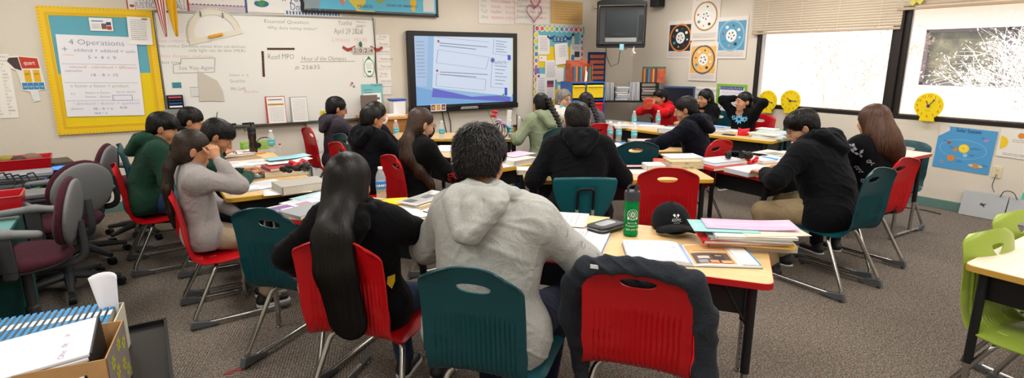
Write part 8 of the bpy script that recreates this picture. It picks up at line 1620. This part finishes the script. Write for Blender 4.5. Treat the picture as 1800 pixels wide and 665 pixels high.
def lap(lb, px, py, z, rot, c='4c4f54'):
    p = PZ(px, py, z); t = thing('laptop', lb, 'laptop', tuple(p), R(rot)); MB().box((0, 0, .009), (.34, .24, .018)).obj('body', mat('laptop_' + c, c, .35), t, bevel=.004); MB().box((0, 0, .0215), (.34, .24, .006)).obj('lid', mat('laptop_lid_' + c, c, .3, metal=.3), t, bevel=.002)
    MB().box((.172, -.05, .010), (.002, .04, .006)).obj('port', mat('port_blue', '3f78d8', .4, emit=.6), t); return t
lap('closed dark laptop lowest beside the charging cables', 36, 327, DZ, 5); lap('closed dark laptop resting on another beside the large red bin', 34, 318, DZ + .026, -4, '3c3e44'); lap('closed silver laptop nearest the red bin edge, with cables in front', 42, 352, DZ, 8, '8a8d92'); lap('closed grey laptop on top of the silver one', 38, 346, DZ + .026, 0, '6a6d72'); lap('closed pale laptop on top of the dark pair by the large red bin', 45, 308, DZ + .052, 2, '9aa0a8')
for k, (x, y, lb) in enumerate(((10, 322, 'farthest from the camera'), (22, 324, 'next to the farthest'), (36, 326, 'in the middle'), (50, 327, 'next to the chair arm'), (62, 322, 'by the arm rest'))):
    a = PZ(x, y, DZ + .02); tag(MB().tube([(a[0] - .04, a[1] + .02, DZ + .09), (a[0], a[1], DZ + .10), (a[0] + .03, a[1] - .05, DZ + .05), (a[0] + .02, a[1] - .12, DZ + .012), (a[0] - .05, a[1] - .16, DZ + .012)], .0055, 7).obj('charging_cable', M_BLACKM), 'black charging cable on the teal desk, ' + lb, 'cable')
for k, (x, y) in enumerate(((78, 350), (88, 380))): a = PZ(x, y, .4); tag(MB().tube([(DX - .02, a[1], DZ - .005), (DX + .03, a[1] - .05, .5), (DX + .0, a[1], .2), (DX - .06, a[1] + .1, .02)], .006, 7).obj('power_cable', M_BLACKM), ('black power cable drooping off the teal desk, the farther', 'black power cable drooping off the teal desk, the nearer')[k], 'cable')
t = thing('printer', 'black printer with a blue display light behind the office chairs', 'printer', (-.78, 6.30, .52), R(12)); MB().box((0, 0, .10), (.44, .36, .20)).obj('printer_body', mat('printer_black', '1d1e21', .35), t, bevel=.02, seg=3); MB().box((.1, -.185, .16), (.10, .006, .03)).obj('display', mat('display_blue', '4a86ff', .4, emit=1.2), t); MB().box((0, -.20, .05), (.30, .08, .012)).obj('paper_tray', M_BLACKM, t)
t = thing('low_cabinet', 'low grey cabinet under the black printer', 'cabinet', (-.78, 6.32, 0), R(12)); MB().box((0, 0, .26), (.54, .44, .52)).obj('carcass', mat('cabinet_grey', '8f9492', .6), t, bevel=.004); MB().box((0, -.225, .27), (.48, .012, .44)).obj('door', mat('cabinet_door_grey', 'a2a6a3', .6), t, bevel=.003)
for k in range(3): q = thing('storage_tub', ('clear storage tub under the teal desk, lowest', 'clear storage tub under the teal desk, middle', 'clear storage tub under the teal desk, topmost')[k], 'tub', (-1.05, 5.25, .001 + .15 * k), R(5 * k)); MB().box((0, 0, .07), (.28, .38, .13)).obj('tub', mat('tub_white', 'c8ccd0', .3), q, bevel=.01); MB().box((0, 0, .14), (.30, .40, .014)).obj('lid', mat('tub_lid', 'dfe2e4', .35), q, bevel=.004)
# ------------------------------------------------------------------ near corner: cart with the boxes of booklets
CZ = .34
t = thing('black_cart', 'low black cart whose top holds the booklet boxes', 'cart', (-.42, 2.62, 0), R(0)); MB().box((.02, 0, CZ - .012), (.76, .92, .024)).obj('cart_top', mat('cart_gloss_black', '1c1d20', .22), t, bevel=.004); mb = MB(); [mb.box(c_, d_) for c_, d_ in (((.395, 0, CZ + .004), (.012, .92, .03)), ((.02, .455, CZ + .004), (.76, .012, .03)), ((.02, -.455, CZ + .004), (.76, .012, .03)))]; mb.obj('rim', M_BLACKM, t); [MB().tube([(sx, sy, CZ - .02), (sx, sy, .0)], .018, 10).obj('leg', M_BLACKM, t) for sx in (-.32, .36) for sy in (-.42, .42)]
MB().box((.02, 0, .10), (.72, .88, .02)).obj('lower_shelf', M_BLACKM, t)
def open_box(lb, x, y, z, w, d, h, rot, col, name='cardboard_box', cat='box', art=None):
    t = thing(name, lb, cat, (x, y, z), R(rot)); mb = MB(); th = .005; mb.box((0, 0, th / 2), (w, d, th)); mb.box((0, d / 2, h / 2), (w, th, h)); mb.box((0, -d / 2, h / 2), (w, th, h)); mb.box((w / 2, 0, h / 2), (th, d, h)); mb.box((-w / 2, 0, h / 2), (th, d, h)); mb.obj('carton', col, t); return t
M_CARD = mat('carton_brown', 'b98f5e', .85, var=.06, vscale=20); M_CARDW = mat('carton_white_print', 'd6cdb6', .8, var=.1, vscale=9)
BX, BY, BR_ = -.395, 2.80, -8
open_box('open carton packed with blue-covered booklets', BX, BY, CZ + .003, .42, .27, .20, BR_, M_CARDW)
cb, sb = math.cos(R(BR_)), math.sin(R(BR_))
for k in range(18):
    dx = -.192 + k * .0222; q = thing('booklet', 'blue booklet with a white band, one of the row in the carton', 'booklet', (BX + dx * cb, BY + dx * sb, CZ + .010), R(BR_), 'blue booklets in the open carton'); q.rotation_euler = (0, R(-6 + k * .35), R(BR_))
    MB().box((0, 0, .10), (.012, .245, .205)).obj('pages', mat('booklet_pages', 'b3a68e', .85), q); MB().box((-.0072, 0, .102), (.0022, .25, .21)).box((0.0, -.1245, .102), (.0145, .0022, .21)).box((0, 0, .2065), (.0125, .25, .0022)).obj('cover', mat('booklet_blue', '1f86c4', .4), q); MB().box((0, -.03 + .03, .2085), (.0135, .05, .0016)).obj('white_band', mat('booklet_band', 'e6eaec', .5), q)
t = thing('curled_paper', 'white sheet curling up out of the booklet carton', 'paper', (BX + .185 * cb, BY + .185 * sb + .03, CZ + .08), R(-30)); V = []; n = 14
for i in range(n + 1):
    for j in range(8): a = -1.3 + 2.6 * j / 7; zz = i / n; r_ = .020 + .035 * zz; V.append((r_ * math.sin(a) * 1.1 - .02 * zz, r_ * math.cos(a) * .9, .27 * zz + .02 * math.cos(a) * zz))
o = MB().add(V, [(i * 8 + j, i * 8 + j + 1, i * 8 + 9 + j, i * 8 + 8 + j) for i in range(n) for j in range(7)]).obj('sheet', mat('paper_ecebef', 'ecebef', .8), t); so = o.modifiers.new('t', 'SOLIDIFY'); so.thickness = .0012
t = open_box('carton printed with yellow flowers, holding workbooks', -.335, 2.46, CZ + .003, .30, .33, .235, -8, M_CARD); mb = MB(); Mf = np.array([[0, 0, 1, .1545], [1, 0, 0, .0], [0, 1, 0, .12], [0, 0, 0, 1]], float)
mb.add([(-.165, -.118, 0), (.165, -.118, 0), (.165, .118, 0), (-.165, .118, 0)], [(0, 1, 2, 3)], 1, Mf)
for k, (x, y) in enumerate(((-.09, .06), (.02, .08), (.10, .05), (-.04, .0), (.06, -.02), (-.11, -.05), (.11, -.07), (.0, -.08))):
    for q in petals(7, .004, .034, .008, k): mb.add([(x + a, y + b, .0008) for a, b in q], [(0, 1, 2, 3)], 0, Mf)
mb.obj('flower_printing', [mat('flower_lemon', 'c9c52a', .7), mat('carton_mauve', '8a7f7c', .8)], t, smooth=False)
WB = 9
for k in range(WB):
    q = thing('workbook', 'white-paged workbook with purple pen marks on its edge, fanned in the near stack', 'book', (-.405 + .001 * k, 2.44, CZ + .125 + k * .0155), R(0), 'white workbooks fanned in the near stack'); q.rotation_euler = (R(6), R(-9 + k * .4), R(-14 + k * 1.3))
    MB().box((-.02, 0, .006), (.36, .27, .012)).obj('pages', mat('workbook_page', 'dddde2', .8), q, bevel=.003); MB().box((.158, 0, .006), (.008, .272, .0145)).obj('spine', mat('spine_black', '1a1b1d', .5), q, bevel=.002)
    mb = MB(); [text_into(mb, s_, .06 + .02 * math.sin(k), -.10 + .075 * i + .02 * math.cos(k * 2), .030, 0, np.array([[1, 0, 0, 0], [0, 1, 0, 0], [0, 0, 1, .0128], [0, 0, 0, 1]], float), thin=True, rot=1.5) for i, s_ in enumerate(('Ohe', 'dy', 'ai'))]; mb.obj('pen_marks', ink('7a52a0'), q, smooth=False)
for k in range(4): q = thing('supporting_box', 'plain carton under the fanned workbooks', 'box', (-.49, 2.44, CZ + .003), R(-12)) if k == 0 else None; MB().box((0, 0, .055), (.26, .26, .11)).obj('carton', M_CARD, q) if q else None
# stray red scraps and a caster of cloth on the carpet
for i, (x, y) in enumerate(((402, 656), (418, 650))): p = PZ(x, y, .002); tag(MB().prism([(p[0] + a * .03, p[1] + b * .02) for a, b in ((-1, 0), (0, 1), (1, .4), (.5, -1))], .001, .003).obj('paper_scrap', mat('scrap_red', '8a2c33', .8)), ('dark red paper scrap on the carpet, the farther', 'dark red paper scrap on the carpet, the one by the chair foot')[i], 'scrap')
